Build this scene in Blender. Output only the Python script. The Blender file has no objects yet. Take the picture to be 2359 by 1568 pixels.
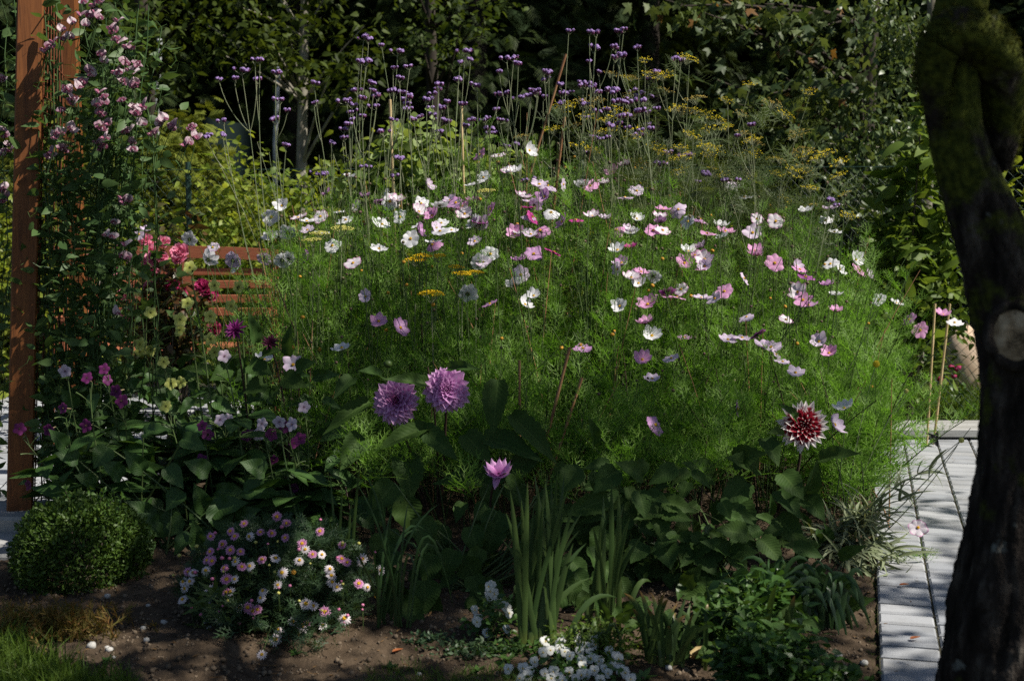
import bpy, math, random
import numpy as np
from mathutils import Vector, Matrix

SC = bpy.context.scene
COL = SC.collection
rng = np.random.default_rng(11)
random.seed(11)
rad = math.radians

# ------------------------------------------------------------------ camera
CAM_Z, FPX, W0, H0, HOR = 1.25, 3200.0, 2358.0, 1568.0, 465.0
PITCH = math.atan((H0 / 2 - HOR) / FPX)
cam_d = bpy.data.cameras.new('camera')
cam_d.sensor_width = 36.0
cam_d.lens = 36.0 * FPX / W0
cam_d.clip_start, cam_d.clip_end = 0.05, 400
cam_d.dof.use_dof = True
cam_d.dof.focus_distance = 5.3
cam_d.dof.aperture_fstop = 4.6
cam = bpy.data.objects.new('camera', cam_d)
COL.objects.link(cam)
cam.location = (0, 0, CAM_Z)
cam.rotation_euler = (math.pi / 2 - PITCH, 0, 0)
SC.camera = cam

# ------------------------------------------------------------------ light
SUN = Vector((0.60, -0.20, 0.77)).normalized()
world = bpy.data.worlds.new('World')
SC.world = world
world.use_nodes = True
wn = world.node_tree
sky = wn.nodes.new('ShaderNodeTexSky')
sky.sky_type = 'NISHITA'
sky.sun_disc = False
sky.sun_elevation = math.asin(SUN.z)
sky.sun_rotation = math.atan2(SUN.x, SUN.y)
bg = wn.nodes['Background']
bg.inputs['Strength'].default_value = 0.058
wn.links.new(sky.outputs['Color'], bg.inputs['Color'])
sun_d = bpy.data.lights.new('sun', 'SUN')
sun_d.energy = 5.0
sun_d.angle = rad(0.5)
sun_d.color = (1.0, 0.94, 0.84)
sun = bpy.data.objects.new('sun', sun_d)
COL.objects.link(sun)
sun.rotation_euler = SUN.to_track_quat('Z', 'Y').to_euler()
sun.location = (6, -2, 9)
SC.view_settings.view_transform = 'Standard'
SC.view_settings.look = 'None'
SC.view_settings.exposure = 0.55
SC.view_settings.gamma = 1.0
SC.cycles.max_bounces = 6
SC.cycles.diffuse_bounces = 3
SC.cycles.glossy_bounces = 2
SC.cycles.transmission_bounces = 4
SC.cycles.caustics_reflective = False
SC.cycles.caustics_refractive = False
SC.cycles.use_denoising = False

# ------------------------------------------------------------------ projection helpers
CP, SP = math.cos(PITCH), math.sin(PITCH)


def at(px, py, Y):
    """world point seen at photo pixel (px,py; 2358 px wide) at distance Y along the view axis on the ground plane"""
    a = (px - W0 / 2) / FPX
    b = (H0 / 2 - py) / FPX
    d = np.array([a, CP + b * SP, -SP + b * CP])
    return np.array([0, 0, CAM_Z]) + d * (Y / d[1])


def ground_at(px, py, z=0.0):
    z = min(z, .02)
    a = (px - W0 / 2) / FPX
    b = (H0 / 2 - py) / FPX
    d = np.array([a, CP + b * SP, -SP + b * CP])
    return np.array([0, 0, CAM_Z]) + d * ((z - CAM_Z) / d[2])


def gY(px, py):
    return float(ground_at(px, py, .02)[1])


def U(a, b, n=None):
    return rng.uniform(a, b, n)


def nrm(v):
    v = np.asarray(v, float)
    return v / np.maximum(np.linalg.norm(v, axis=-1, keepdims=True), 1e-9)


# ------------------------------------------------------------------ mesh builder
class Geo:
    def __init__(s):
        s.V, s.F, s.M, s.A, s.n = [], [], [], [], 0

    def add(s, v, f, a=None, m=0):
        v = np.asarray(v, float).reshape(-1, 3)
        f = np.asarray(f, np.int64).reshape(-1, 4)
        s.V.append(v)
        s.F.append(np.where(f >= 0, f + s.n, -1))
        s.M.append(np.full(len(f), m, np.int32))
        if a is None:
            a = np.zeros((len(v), 3))
        s.A.append(a)
        s.n += len(v)
        return s

    def inst(s, t, P, R, S, m=0):
        """many transformed copies of template t = (verts, faces, attr) as one mesh"""
        tv, tf, ta = t
        P = np.asarray(P, float)
        N = len(P)
        if N == 0:
            return s
        S = np.broadcast_to(np.asarray(S, float), (N,)) if np.ndim(S) < 2 else np.asarray(S, float)
        L = tv[None] * (S[:, None, None] if S.ndim == 1 else S[:, None, :])
        V = np.einsum('nij,nkj->nki', R, L) + P[:, None]
        off = (np.arange(N) * len(tv))[:, None, None]
        F = np.where(tf[None] >= 0, tf[None] + off, -1)
        return s.add(V.reshape(-1, 3), F.reshape(-1, 4), np.tile(ta, (N, 1)), m)

    def shifted(s, p):
        s.V = [v - np.asarray(p) for v in s.V]
        return s

    def mesh(s, name, mats, smooth=True):
        V = np.concatenate(s.V)
        F = np.concatenate(s.F)
        A = np.concatenate(s.A)
        me = bpy.data.meshes.new(name)
        fl = F.ravel()
        loops = fl[fl >= 0].astype(np.int32)
        tot = (F >= 0).sum(1)
        start = np.concatenate([[0], np.cumsum(tot)[:-1]]).astype(np.int32)
        me.vertices.add(len(V))
        me.vertices.foreach_set('co', V.astype(np.float32).ravel())
        me.loops.add(len(loops))
        me.loops.foreach_set('vertex_index', loops)
        me.polygons.add(len(F))
        me.polygons.foreach_set('loop_start', start)
        me.polygons.foreach_set('material_index', np.concatenate(s.M))
        me.polygons.foreach_set('use_smooth', np.full(len(F), smooth))
        at_ = me.attributes.new('pet', 'FLOAT_VECTOR', 'POINT')
        at_.data.foreach_set('vector', A.astype(np.float32).ravel())
        me.update(calc_edges=True)
        for m in (mats if isinstance(mats, (list, tuple)) else [mats]):
            me.materials.append(m)
        return me


def ob(name, me, parent=None, loc=(0, 0, 0), R=None, s=1.0):
    if isinstance(me, tuple):
        g, mats = me[0], me[1]
        me = g.mesh(name, mats, *(me[2:]))
    o = bpy.data.objects.new(name, me)
    COL.objects.link(o)
    if parent is not None:
        o.parent = parent
    if R is None:
        o.location = loc
        o.scale = (s, s, s)
    else:
        M = Matrix([[*R[0], 0], [*R[1], 0], [*R[2], 0], [0, 0, 0, 1]]).to_4x4()
        o.matrix_basis = Matrix.Translation(Vector(loc)) @ M @ Matrix.Scale(s, 4)
    return o


def tag(o, label=None, cat=None, group=None, kind=None):
    if label:
        o['label'] = label
    if cat:
        o['category'] = cat
    if group:
        o['group'] = group
    if kind:
        o['kind'] = kind
    return o


def thing(name, label, cat, loc=(0, 0, 0), group=None):
    o = bpy.data.objects.new(name, None)
    COL.objects.link(o)
    o.location = loc
    o.empty_display_size = .05
    return tag(o, label, cat, group)


def struct(name, g, mats, smooth=False):
    return tag(ob(name, g.mesh(name, mats, smooth)), kind='structure')


# ------------------------------------------------------------------ shape templates
def grid_faces(nu, nv):
    i, j = np.meshgrid(np.arange(nu - 1), np.arange(nv - 1), indexing='ij')
    a = (i * nv + j).ravel()
    return np.stack([a, a + 1, a + nv + 1, a + nv], 1)


def leaf_t(n=4, w=.4, fold=.2, droop=.3, peak=.75, serr=0., cols=3, wave=0., bend=2.0):
    """leaf blade along +y, length 1, upper side +z; attr = (u, v, 0)"""
    u = np.linspace(0, 1, n + 1)
    half = w * .5 * np.sin(np.pi * np.clip(u, 0, 1) ** peak) ** .85
    if serr:
        half = half * (1 + serr * np.where(np.arange(n + 1) % 2, 1, -1))
    half[0] = max(half[0], .012)
    v = np.linspace(-1, 1, cols)
    x = half[:, None] * v[None]
    y = u[:, None] - .06 * np.abs(v)[None] * (u > 0)[:, None] * (u < 1)[:, None]
    z = -droop * u[:, None] ** bend + fold * np.abs(x) + wave * np.sin(u * 14)[:, None] * np.abs(v)[None] * half[:, None] * 2
    V = np.stack([x, y + 0 * x, z + 0 * x], -1).reshape(-1, 3)
    A = np.stack([u[:, None] + 0 * x, v[None] + 0 * x, 0 * x], -1).reshape(-1, 3)
    return V, grid_faces(n + 1, cols), A


def blade_t(n=5, w=.05, droop=.3, peak=.5, bend=2.2):
    """long strap / sword leaf along +y"""
    u = np.linspace(0, 1, n + 1)
    half = w * .5 * np.minimum(1, (1 - u ** 3)) * (0.6 + .4 * np.sin(np.pi * u ** peak))
    x = half[:, None] * np.array([-1, 0, 1.])[None]
    z = -droop * u[:, None] ** bend + .5 * np.abs(x)
    V = np.stack([x, u[:, None] - .15 * droop * u[:, None] ** 3 + 0 * x, z], -1).reshape(-1, 3)
    A = np.stack([u[:, None] + 0 * x, np.array([-1, 0, 1.])[None] + 0 * x, 0 * x], -1).reshape(-1, 3)
    return V, grid_faces(n + 1, 3), A


def ribbons_t(segs, w):
    """flat thin strips from list of (p0, p1, p2) curves; one template"""
    V, F, A = [], [], []
    n = 0
    for p in segs:
        p = np.asarray(p, float)
        k = len(p)
        t = nrm(np.gradient(p, axis=0))
        side = nrm(np.cross(t, np.array([.25, .1, 1.])))
        ww = w * np.linspace(1, .35, k)[:, None]
        v = np.stack([p - side * ww * .5, p + side * ww * .5], 1).reshape(-1, 3)
        f = grid_faces(k, 2) + n
        V.append(v)
        F.append(f)
        A.append(np.zeros((len(v), 3)))
        n += len(v)
    return np.concatenate(V), np.concatenate(F), np.concatenate(A)


def frond_t(pairs=5, w=.012, seed=0, droop=.25):
    """feathery thread leaf, length 1 along +y"""
    r = np.random.default_rng(seed)
    segs = []

    def mid(t):
        return np.array([0.03 * math.sin(3 * t), t, -droop * t * t])
    segs.append([mid(t) for t in (0, .35, .7, 1)])
    for i in range(pairs):
        t = .18 + .72 * i / pairs
        for sg in (-1, 1):
            b = mid(t)
            L = .48 * (1 - .55 * t) * r.uniform(.8, 1.2)
            ang = r.uniform(.55, .95)
            d = np.array([sg * math.sin(ang), math.cos(ang), r.uniform(-.1, .35)])
            p1 = b + d * L * .5
            d2 = d + np.array([-sg * .3, .25, .1])
            p2 = p1 + nrm(d2) * L * .5
            segs.append([b, p1, p2])
            if i < pairs - 1:
                for s2 in (-1, 1):
                    d3 = nrm(d + s2 * np.array([-sg * .45, .45 * sg * sg, .25 * s2]) * 1.3)
                    q = b + d * L * .45
                    segs.append([q, q + d3 * L * .4])
    return ribbons_t(segs, w)


def spray_t(seed=0, w=.05, n=9):
    """conifer spray: flat branch with drooping side twigs"""
    r = np.random.default_rng(seed)
    segs = [[[0, 0, 0], [0, .5, -.06], [0, 1, -.22]]]
    for i in range(n):
        t = .1 + .86 * i / n
        for sg in (-1, 1):
            L = .42 * (1 - .75 * t) + .08
            b = np.array([0, t, -.22 * t * t])
            d = nrm(np.array([sg * .8, .6, -.12 + r.uniform(-.15, .1)]))
            segs.append([b, b + d * L * .55, b + d * L + np.array([0, 0, -.09])])
    return ribbons_t(segs, w)


def palm_t(lobes=5):
    """lobed maple leaf along +y with a folded blade"""
    ang = np.linspace(-2.3, 2.3, lobes)
    size = np.array([.45, .8, 1, .8, .45]) * .62
    out = [(0, -.02, 0)]
    for i, (a, s) in enumerate(zip(ang, size)):
        if i:
            am = (ang[i - 1] + a) / 2
            out.append((.26 * math.sin(am), .3 + .26 * math.cos(am), .03))
        for da, k in ((-.22, .72), (0, 1), (.22, .72)):
            out.append((s * k * math.sin(a + da), .3 + s * k * math.cos(a + da), -.12 * k * s + (.02 if da else 0)))
    out = np.array(out)
    V = np.concatenate([[[0, .3, .05]], out])
    k = len(out)
    F = [[0, 1 + i, 1 + (i + 1) % k, -1] for i in range(k)]
    return V, np.array(F), np.concatenate([[[0, 0, 0]], np.stack([np.ones(k), np.zeros(k), np.zeros(k)], 1)])


def ico_t(n=8, m=5, rz=1.0, half=False):
    """low dome or ball"""
    th = np.linspace(0.02, math.pi / 2 if half else math.pi - .02, m)
    ph = np.linspace(0, 2 * math.pi, n, endpoint=False)
    V = np.stack([np.sin(th)[:, None] * np.cos(ph), np.sin(th)[:, None] * np.sin(ph), rz * np.cos(th)[:, None] + 0 * ph], -1).reshape(-1, 3)
    F = []
    for i in range(m - 1):
        for j in range(n):
            F.append([i * n + j, (i + 1) * n + j, (i + 1) * n + (j + 1) % n, i * n + (j + 1) % n])
    A = np.zeros((len(V), 3))
    A[:, 0] = np.repeat(th / math.pi, n)
    return V, np.array(F), A


def frames(d, n):
    """rotation with columns x, y=d, z~n"""
    d = nrm(d)
    x = nrm(np.cross(d, n))
    z = np.cross(x, d)
    return np.stack([x, d, z], -1)


def rand_frames(N, down=0.2, up=0.6, spread=1.0):
    a = U(0, 2 * math.pi, N)
    d = np.stack([np.cos(a), np.sin(a), -down + spread * .5 * rng.normal(size=N)], 1)
    n = rng.normal(size=(N, 3)) * (1 - up) * .9 + np.array([0, 0, up])
    return frames(d, n)


def zframe(n, spin=0.0):
    """3x3 frame whose +z is n"""
    n = nrm(n)
    h = np.array([0, 0, 1.]) if abs(n[2]) < .9 else np.array([0, 1., 0])
    x = nrm(np.cross(h, n))
    y = np.cross(n, x)
    c, s = math.cos(spin), math.sin(spin)
    return np.stack([c * x + s * y, -s * x + c * y, n], -1)


def tubes(P, r, sides=4, cap=True):
    """P (N,K,3), r (N,K) or scalar -> template-like (V,F,A)"""
    P = np.asarray(P, float)
    if P.ndim == 2:
        P = P[None]
    N, K, _ = P.shape
    r = np.broadcast_to(np.asarray(r, float), (N, K)) if np.ndim(r) != 1 else np.broadcast_to(np.asarray(r)[None], (N, K))
    T = nrm(np.gradient(P, axis=1))
    h = np.where(np.abs(T[..., 2:3]) < .8, np.array([0, 0, 1.]), np.array([0., 1., 0.]))
    X = nrm(np.cross(h, T))
    Yv = np.cross(T, X)
    ph = np.linspace(0, 2 * math.pi, sides, endpoint=False)
    V = P[:, :, None] + r[:, :, None, None] * (np.cos(ph)[None, None, :, None] * X[:, :, None] + np.sin(ph)[None, None, :, None] * Yv[:, :, None])
    i, j = np.meshgrid(np.arange(K - 1), np.arange(sides), indexing='ij')
    a = (i * sides + j).ravel()
    b = (i * sides + (j + 1) % sides).ravel()
    f = np.stack([a, b, b + sides, a + sides], 1)
    if cap and sides == 4:
        e = (K - 1) * 4
        f = np.concatenate([f, [[3, 2, 1, 0], [e, e + 1, e + 2, e + 3]]])
    F = (f[None] + (np.arange(N) * K * sides)[:, None, None]).reshape(-1, 4)
    A = np.zeros((N, K, sides, 3))
    A[..., 0] = np.linspace(0, 1, K)[None, :, None]
    A[..., 1] = ph[None, None] / 6.283
    return V.reshape(-1, 3), F, A.reshape(-1, 3)


def bez(p0, p1, p2, k=6):
    t = np.linspace(0, 1, k)[:, None]
    return (1 - t) ** 2 * np.asarray(p0) + 2 * t * (1 - t) * np.asarray(p1) + t * t * np.asarray(p2)


def box(c, s, R=None, bev=0.0):
    """box centre c size s, chamfered top and bottom edges when bev"""
    hx, hy, hz = np.asarray(s, float) / 2
    if not bev:
        V = np.array([[x, y, z] for z in (-hz, hz) for x, y in ((-hx, -hy), (hx, -hy), (hx, hy), (-hx, hy))])
        F = [[3, 2, 1, 0], [4, 5, 6, 7]] + [[i, (i + 1) % 4, 4 + (i + 1) % 4, 4 + i] for i in range(4)]
    else:
        V, F = [], [[3, 2, 1, 0]]
        for z, k in ((-hz, bev), (-hz + bev, 0), (hz - bev, 0), (hz, bev)):
            # eight-sided ring so that upright edges are chamfered too
            V += [[x * (hx - k), y * (hy - k), z] for x, y in ((-1, -1), (1, -1), (1, 1), (-1, 1))]
        for l in range(3):
            F += [[4 * l + i, 4 * l + (i + 1) % 4, 4 * l + 4 + (i + 1) % 4, 4 * l + 4 + i] for i in range(4)]
        F.append([12, 13, 14, 15])
        V = np.array(V, float)
    if R is not None:
        V = V @ np.asarray(R).T
    return V + np.asarray(c), np.array(F), np.zeros((len(V), 3))


# ------------------------------------------------------------------ materials
def _new(name):
    m = bpy.data.materials.new(name)
    m.use_nodes = True
    nt = m.node_tree
    nt.nodes.clear()
    out = nt.nodes.new('ShaderNodeOutputMaterial')
    return m, nt, out


def N_(nt, t, **kw):
    n = nt.nodes.new(t)
    for k, v in kw.items():
        if k in n.inputs:
            n.inputs[k].default_value = v
        else:
            setattr(n, k, v)
    return n


def rgba(c):
    return (*c[:3], 1.0)


def ramp(nt, fac, stops):
    r = nt.nodes.new('ShaderNodeValToRGB')
    e = r.color_ramp.elements
    while len(e) < len(stops):
        e.new(.5)
    for el, (p, c) in zip(e, stops):
        el.position = p
        el.color = rgba(c)
    nt.links.new(fac, r.inputs[0])
    return r.outputs[0]


def mixc(nt, fac, a, b, mode='MIX'):
    m = nt.nodes.new('ShaderNodeMix')
    m.data_type = 'RGBA'
    m.blend_type = mode
    for sock, v in ((m.inputs[0], fac), (m.inputs[6], a), (m.inputs[7], b)):
        if isinstance(v, bpy.types.NodeSocket):
            nt.links.new(v, sock)
        elif isinstance(v, (int, float)):
            sock.default_value = v
        else:
            sock.default_value = rgba(v)
    return m.outputs[2]


def math_(nt, op, a, b=0.0):
    m = nt.nodes.new('ShaderNodeMath')
    m.operation = op
    for s, v in ((m.inputs[0], a), (m.inputs[1], b)):
        if isinstance(v, bpy.types.NodeSocket):
            nt.links.new(v, s)
        else:
            s.default_value = v
    return m.outputs[0]


def noise(nt, scale, detail=3.0, coord=None, rough=.55):
    n = nt.nodes.new('ShaderNodeTexNoise')
    n.inputs['Scale'].default_value = scale
    n.inputs['Detail'].default_value = detail
    n.inputs['Roughness'].default_value = rough
    if coord is None:
        coord = obj_co(nt)
    nt.links.new(coord, n.inputs['Vector'])
    return n.outputs['Fac']


def obj_co(nt, scale=None):
    tc = nt.nodes.new('ShaderNodeTexCoord')
    if scale is None:
        return tc.outputs['Object']
    mp = nt.nodes.new('ShaderNodeMapping')
    mp.inputs['Scale'].default_value = scale
    nt.links.new(tc.outputs['Object'], mp.inputs['Vector'])
    return mp.outputs['Vector']


def pet(nt):
    a = nt.nodes.new('ShaderNodeAttribute')
    a.attribute_name = 'pet'
    s = nt.nodes.new('ShaderNodeSeparateXYZ')
    nt.links.new(a.outputs['Vector'], s.inputs[0])
    return s.outputs[0], s.outputs[1], a.outputs['Vector']


def finish(nt, out, col, rough=.5, spec=.4, trans=0.0, tcol=None, bump=None, bstr=.3, bdist=.01):
    p = nt.nodes.new('ShaderNodeBsdfPrincipled')
    p.inputs['Roughness'].default_value = rough
    p.inputs['Specular IOR Level'].default_value = spec
    if isinstance(col, bpy.types.NodeSocket):
        nt.links.new(col, p.inputs['Base Color'])
    else:
        p.inputs['Base Color'].default_value = rgba(col)
    nb = None
    if bump is not None:
        nb = nt.nodes.new('ShaderNodeBump')
        nb.inputs['Strength'].default_value = bstr
        nb.inputs['Distance'].default_value = bdist
        nt.links.new(bump, nb.inputs['Height'])
        nt.links.new(nb.outputs[0], p.inputs['Normal'])
    sh = p.outputs[0]
    if trans:
        t = nt.nodes.new('ShaderNodeBsdfTranslucent')
        c2 = col if tcol is None else tcol
        if isinstance(c2, bpy.types.NodeSocket):
            nt.links.new(c2, t.inputs['Color'])
        else:
            t.inputs['Color'].default_value = rgba(c2)
        mx = nt.nodes.new('ShaderNodeMixShader')
        mx.inputs[0].default_value = trans
        nt.links.new(sh, mx.inputs[1])
        nt.links.new(t.outputs[0], mx.inputs[2])
        sh = mx.outputs[0]
    nt.links.new(sh, out.inputs['Surface'])


def leafmat(name, c1, c2, trans=.4, rough=.42, spec=.35, vein=0.0, brown=0.0, tint=(1.25, 1.15, .55)):
    """leaf: hue differs from leaf to leaf; light shines through"""
    m, nt, out = _new(name)
    g = nt.nodes.new('ShaderNodeNewGeometry')
    rnd = g.outputs['Random Per Island']
    col = mixc(nt, rnd, c1, c2)
    if brown:
        sel = math_(nt, 'GREATER_THAN', math_(nt, 'FRACT', math_(nt, 'MULTIPLY', rnd, 37.7)), 1 - brown)
        col = mixc(nt, sel, col, (.19, .10, .035))
    oi = nt.nodes.new('ShaderNodeObjectInfo')
    col = mixc(nt, math_(nt, 'MULTIPLY', oi.outputs['Random'], .35), col, (c1[0] * .8 + c2[0] * .5, c1[1] * .75 + c2[1] * .3, c1[2] * .6))
    bump = None
    if vein:
        u, v, _ = pet(nt)
        av = math_(nt, 'ABSOLUTE', v)
        rib = math_(nt, 'LESS_THAN', av, .07)
        side = math_(nt, 'SINE', math_(nt, 'ADD', math_(nt, 'MULTIPLY', u, 68.0), math_(nt, 'MULTIPLY', av, -20.0)))
        line = math_(nt, 'MAXIMUM', rib, math_(nt, 'MULTIPLY', math_(nt, 'GREATER_THAN', side, .94), .45))
        col = mixc(nt, math_(nt, 'MULTIPLY', line, vein), col, (c2[0] * 2 + .03, c2[1] * 1.7 + .03, c2[2] * 1.8 + .015))
        bump = math_(nt, 'ADD', math_(nt, 'MULTIPLY', side, .35), math_(nt, 'MULTIPLY', noise(nt, 60), .6))
    tc = mixc(nt, 1.0, col, tint, 'MULTIPLY')
    finish(nt, out, col, rough, spec, trans, tc, bump, .22, .003)
    return m


def petalmat(name, stops, edge=False, streak=None, samt=.6, sscale=9.0, trans=.38, rough=.55, jitter=.0):
    """petal colour runs from base (0) to tip (1); optional coloured streaks along it"""
    m, nt, out = _new(name)
    u, v, vec = pet(nt)
    f = u
    if edge:
        f = math_(nt, 'MAXIMUM', math_(nt, 'MULTIPLY', u, .97), math_(nt, 'ABSOLUTE', v))
    col = ramp(nt, f, stops)
    if streak is not None:
        mp = nt.nodes.new('ShaderNodeMapping')
        mp.inputs['Scale'].default_value = (1.3, sscale * .35, 1)
        nt.links.new(vec, mp.inputs['Vector'])
        oi0 = nt.nodes.new('ShaderNodeObjectInfo')
        ad = nt.nodes.new('ShaderNodeVectorMath')
        ad.operation = 'ADD'
        cb = nt.nodes.new('ShaderNodeCombineXYZ')
        nt.links.new(math_(nt, 'MULTIPLY', oi0.outputs['Random'], 20.0), cb.inputs[2])
        nt.links.new(mp.outputs[0], ad.inputs[0])
        nt.links.new(cb.outputs[0], ad.inputs[1])
        n = noise(nt, 3.0, 2.0, ad.outputs[0])
        s = ramp(nt, n, [(.44, (0, 0, 0)), (.60, (1, 1, 1))])
        sv = math_(nt, 'MULTIPLY', s, samt)
        col = mixc(nt, sv, col, streak)
    else:
        # faint lengthwise veins
        sv = math_(nt, 'MULTIPLY', math_(nt, 'ADD', math_(nt, 'SINE', math_(nt, 'MULTIPLY', v, 16.0)), 1.0), .06)
        col = mixc(nt, sv, col, (.30, .20, .33))
    if jitter:
        oi = nt.nodes.new('ShaderNodeObjectInfo')
        col = mixc(nt, math_(nt, 'MULTIPLY', oi.outputs['Random'], jitter), col, stops[-1][1])
    finish(nt, out, col, rough, .25, trans)
    return m


def plain(name, c1, c2=None, scale=20, rough=.6, spec=.3, bstr=.0, bdist=.004, stretch=None, detail=4, trans=0.0, lo=.35, hi=.65):
    m, nt, out = _new(name)
    co = obj_co(nt, stretch) if stretch else obj_co(nt)
    n = noise(nt, scale, detail, co)
    col = ramp(nt, n, [(lo, c1), (hi, c2 or c1)])
    finish(nt, out, col, rough, spec, trans, None, n if bstr else None, bstr, bdist)
    return m


M = {}
M['stem'] = plain('stem_green', (.045, .085, .022), (.085, .12, .04), 9, .5)
M['stem_grey'] = plain('stem_grey_green', (.14, .18, .09), (.22, .23, .14), 9, .5)
M['stem_dark'] = plain('stem_dark', (.03, .018, .015), (.05, .03, .02), 9, .5)
M['twig'] = plain('twig_bark', (.05, .04, .028), (.11, .09, .065), 25, .8)
M['soil'] = None
M['bark_pale'] = plain('pale_bark', (.13, .115, .085), (.30, .28, .23), 14, .8, bstr=.4, stretch=(1, 1, .4))
M['bark_dark'] = plain('dark_bark', (.018, .014, .010), (.05, .04, .03), 12, .9, bstr=.5, stretch=(1, 1, .3))
M['yellow'] = plain('golden_disc', (.62, .34, .012), (.75, .50, .03), 300, .7, bstr=.4)
M['brown_disc'] = plain('brown_disc', (.35, .16, .02), (.55, .30, .03), 300, .7)
M['yarrow'] = plain('yarrow_gold', (.70, .42, .004), (.82, .58, .01), 220, .7, bstr=.5)
M['yarrow_pale'] = plain('yarrow_pale', (.42, .40, .08), (.50, .48, .15), 220, .7, bstr=.5)
M['fennel_y'] = plain('fennel_yellow', (.66, .50, .012), (.84, .70, .03), 60, .7)
M['fennel_b'] = plain('fennel_seed', (.40, .30, .07), (.55, .40, .08), 60, .7)
M['verb'] = plain('verbena_violet', (.20, .11, .34), (.46, .32, .62), 160, .6, trans=.2)
M['verb_bud'] = plain('verbena_calyx', (.09, .02, .07), (.16, .05, .12), 120, .7)
M['cane'] = plain('bamboo_cane', (.42, .30, .14), (.62, .48, .27), 30, .45, stretch=(1, 1, .2))
M['cane_red'] = plain('reddish_cane', (.25, .12, .06), (.36, .20, .10), 30, .55, stretch=(1, 1, .2))
M['tie'] = plain('black_tie', (.006, .006, .006), (.012, .012, .012), 30, .5)
M['rust'] = plain('rusty_wire', (.11, .03, .012), (.20, .065, .025), 40, .75)
M['galv'] = plain('galvanised', (.32, .34, .35), (.46, .48, .50), 12, .45, .5)
M['wire_green'] = plain('green_wire', (.018, .045, .034), (.03, .065, .05), 12, .5, .3)
M['net'] = plain('green_netting', (.002, .009, .009), (.004, .016, .015), 90, .9)

L_ = leafmat
M['cosmos_leaf'] = L_('cosmos_leaf', (.060, .145, .022), (.25, .44, .085), .48, .5, .25, tint=(1.0, 1.2, .55))
M['fennel_leaf'] = L_('fennel_leaf', (.07, .12, .045), (.12, .17, .065), .35, .5)
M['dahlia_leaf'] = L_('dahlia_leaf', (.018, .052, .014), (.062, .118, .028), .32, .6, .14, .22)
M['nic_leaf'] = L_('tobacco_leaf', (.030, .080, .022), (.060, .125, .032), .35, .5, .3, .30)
M['pea_leaf'] = L_('pea_leaf', (.050, .115, .040), (.105, .18, .065), .4, .5, .3)
M['box_leaf'] = L_('box_leaf', (.022, .062, .012), (.085, .150, .026), .25, .5, .25)
M['marg_leaf'] = L_('marguerite_leaf', (.030, .068, .030), (.055, .10, .045), .3, .5)
M['iris_leaf'] = L_('iris_leaf', (.045, .090, .025), (.075, .130, .035), .35, .45, .35)
M['strap_leaf'] = L_('strap_leaf', (.020, .055, .018), (.035, .08, .025), .2, .4, .4)
M['silver_leaf'] = L_('silver_leaf', (.12, .17, .10), (.27, .32, .23), .25, .7, .2)
M['low_leaf'] = L_('low_leaf', (.035, .095, .020), (.075, .15, .035), .35, .42, .4)
M['grass'] = L_('grass_blade', (.060, .13, .018), (.12, .19, .035), .45, .5, .3)
M['heath'] = L_('heath_sprig', (.10, .105, .025), (.16, .10, .03), .3, .6, .2, 0, .12)
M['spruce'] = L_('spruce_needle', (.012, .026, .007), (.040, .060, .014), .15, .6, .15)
M['oak'] = L_('oak_leaf', (.016, .034, .006), (.085, .125, .024), .4, .55, .18)
M['maple'] = L_('maple_leaf', (.040, .070, .024), (.13, .17, .065), .4, .5, .25, 0, .035)
M['birch'] = L_('birch_leaf', (.050, .095, .035), (.12, .17, .075), .35, .4, .4)
M['laurel'] = L_('laurel_leaf', (.070, .140, .022), (.15, .22, .045), .4, .5, .3)
M['hedge'] = L_('hedge_leaf', (.10, .18, .022), (.31, .37, .06), .48, .45, .3)
M['gold_con'] = L_('golden_conifer_spray', (.09, .125, .018), (.20, .225, .035), .35, .6, .15)
M['bean'] = L_('bean_leaf', (.14, .24, .07), (.28, .38, .14), .45, .5, .3)
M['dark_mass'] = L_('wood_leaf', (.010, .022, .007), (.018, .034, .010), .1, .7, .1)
M['rose_leaf'] = L_('rose_leaf', (.035, .075, .018), (.11, .055, .022), .35, .38, .4)

P_ = petalmat
COS = {
    'white': P_('cosmos_white', [(0, (.62, .60, .40)), (.18, (.78, .78, .80)), (1, (.80, .80, .83))]),
    'picotee': P_('cosmos_picotee', [(0, (.50, .10, .32)), (.20, (.76, .70, .76)), (.72, (.80, .76, .80)), (1, (.52, .12, .38))], True),
    'pink': P_('cosmos_pink', [(0, (.45, .04, .24)), (.3, (.68, .28, .55)), (1, (.62, .22, .50))], streak=(.82, .70, .80), samt=.55),
    'lilac': P_('cosmos_lilac', [(0, (.40, .06, .30)), (.3, (.60, .38, .62)), (1, (.52, .24, .50))], True),
    'pale': P_('cosmos_pale_lilac', [(0, (.50, .25, .45)), (.25, (.72, .66, .76)), (1, (.66, .50, .68))], True),
    'magenta': P_('cosmos_magenta', [(0, (.25, .01, .12)), (.4, (.46, .03, .24)), (1, (.55, .07, .32))]),
    'purple': P_('cosmos_purple', [(0, (.15, .02, .14)), (.4, (.33, .09, .30)), (1, (.38, .12, .36))]),
}
M['dah_lilac'] = P_('dahlia_lilac', [(0, (.40, .06, .30)), (.4, (.66, .28, .60)), (1, (.74, .44, .72))])
M['dah_lilac_in'] = P_('dahlia_pink_heart', [(0, (.52, .06, .32)), (.5, (.72, .22, .54)), (1, (.76, .36, .64))])
M['dah_red'] = P_('dahlia_red_white', [(0, (.20, .004, .012)), (.80, (.36, .010, .024)), (.88, (.84, .76, .74)), (1, (.84, .82, .80))])
M['dah_tip'] = P_('dahlia_red_white_tip', [(0, (.20, .004, .012)), (.66, (.36, .010, .024)), (.75, (.84, .76, .74)), (1, (.84, .82, .80))])
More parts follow.
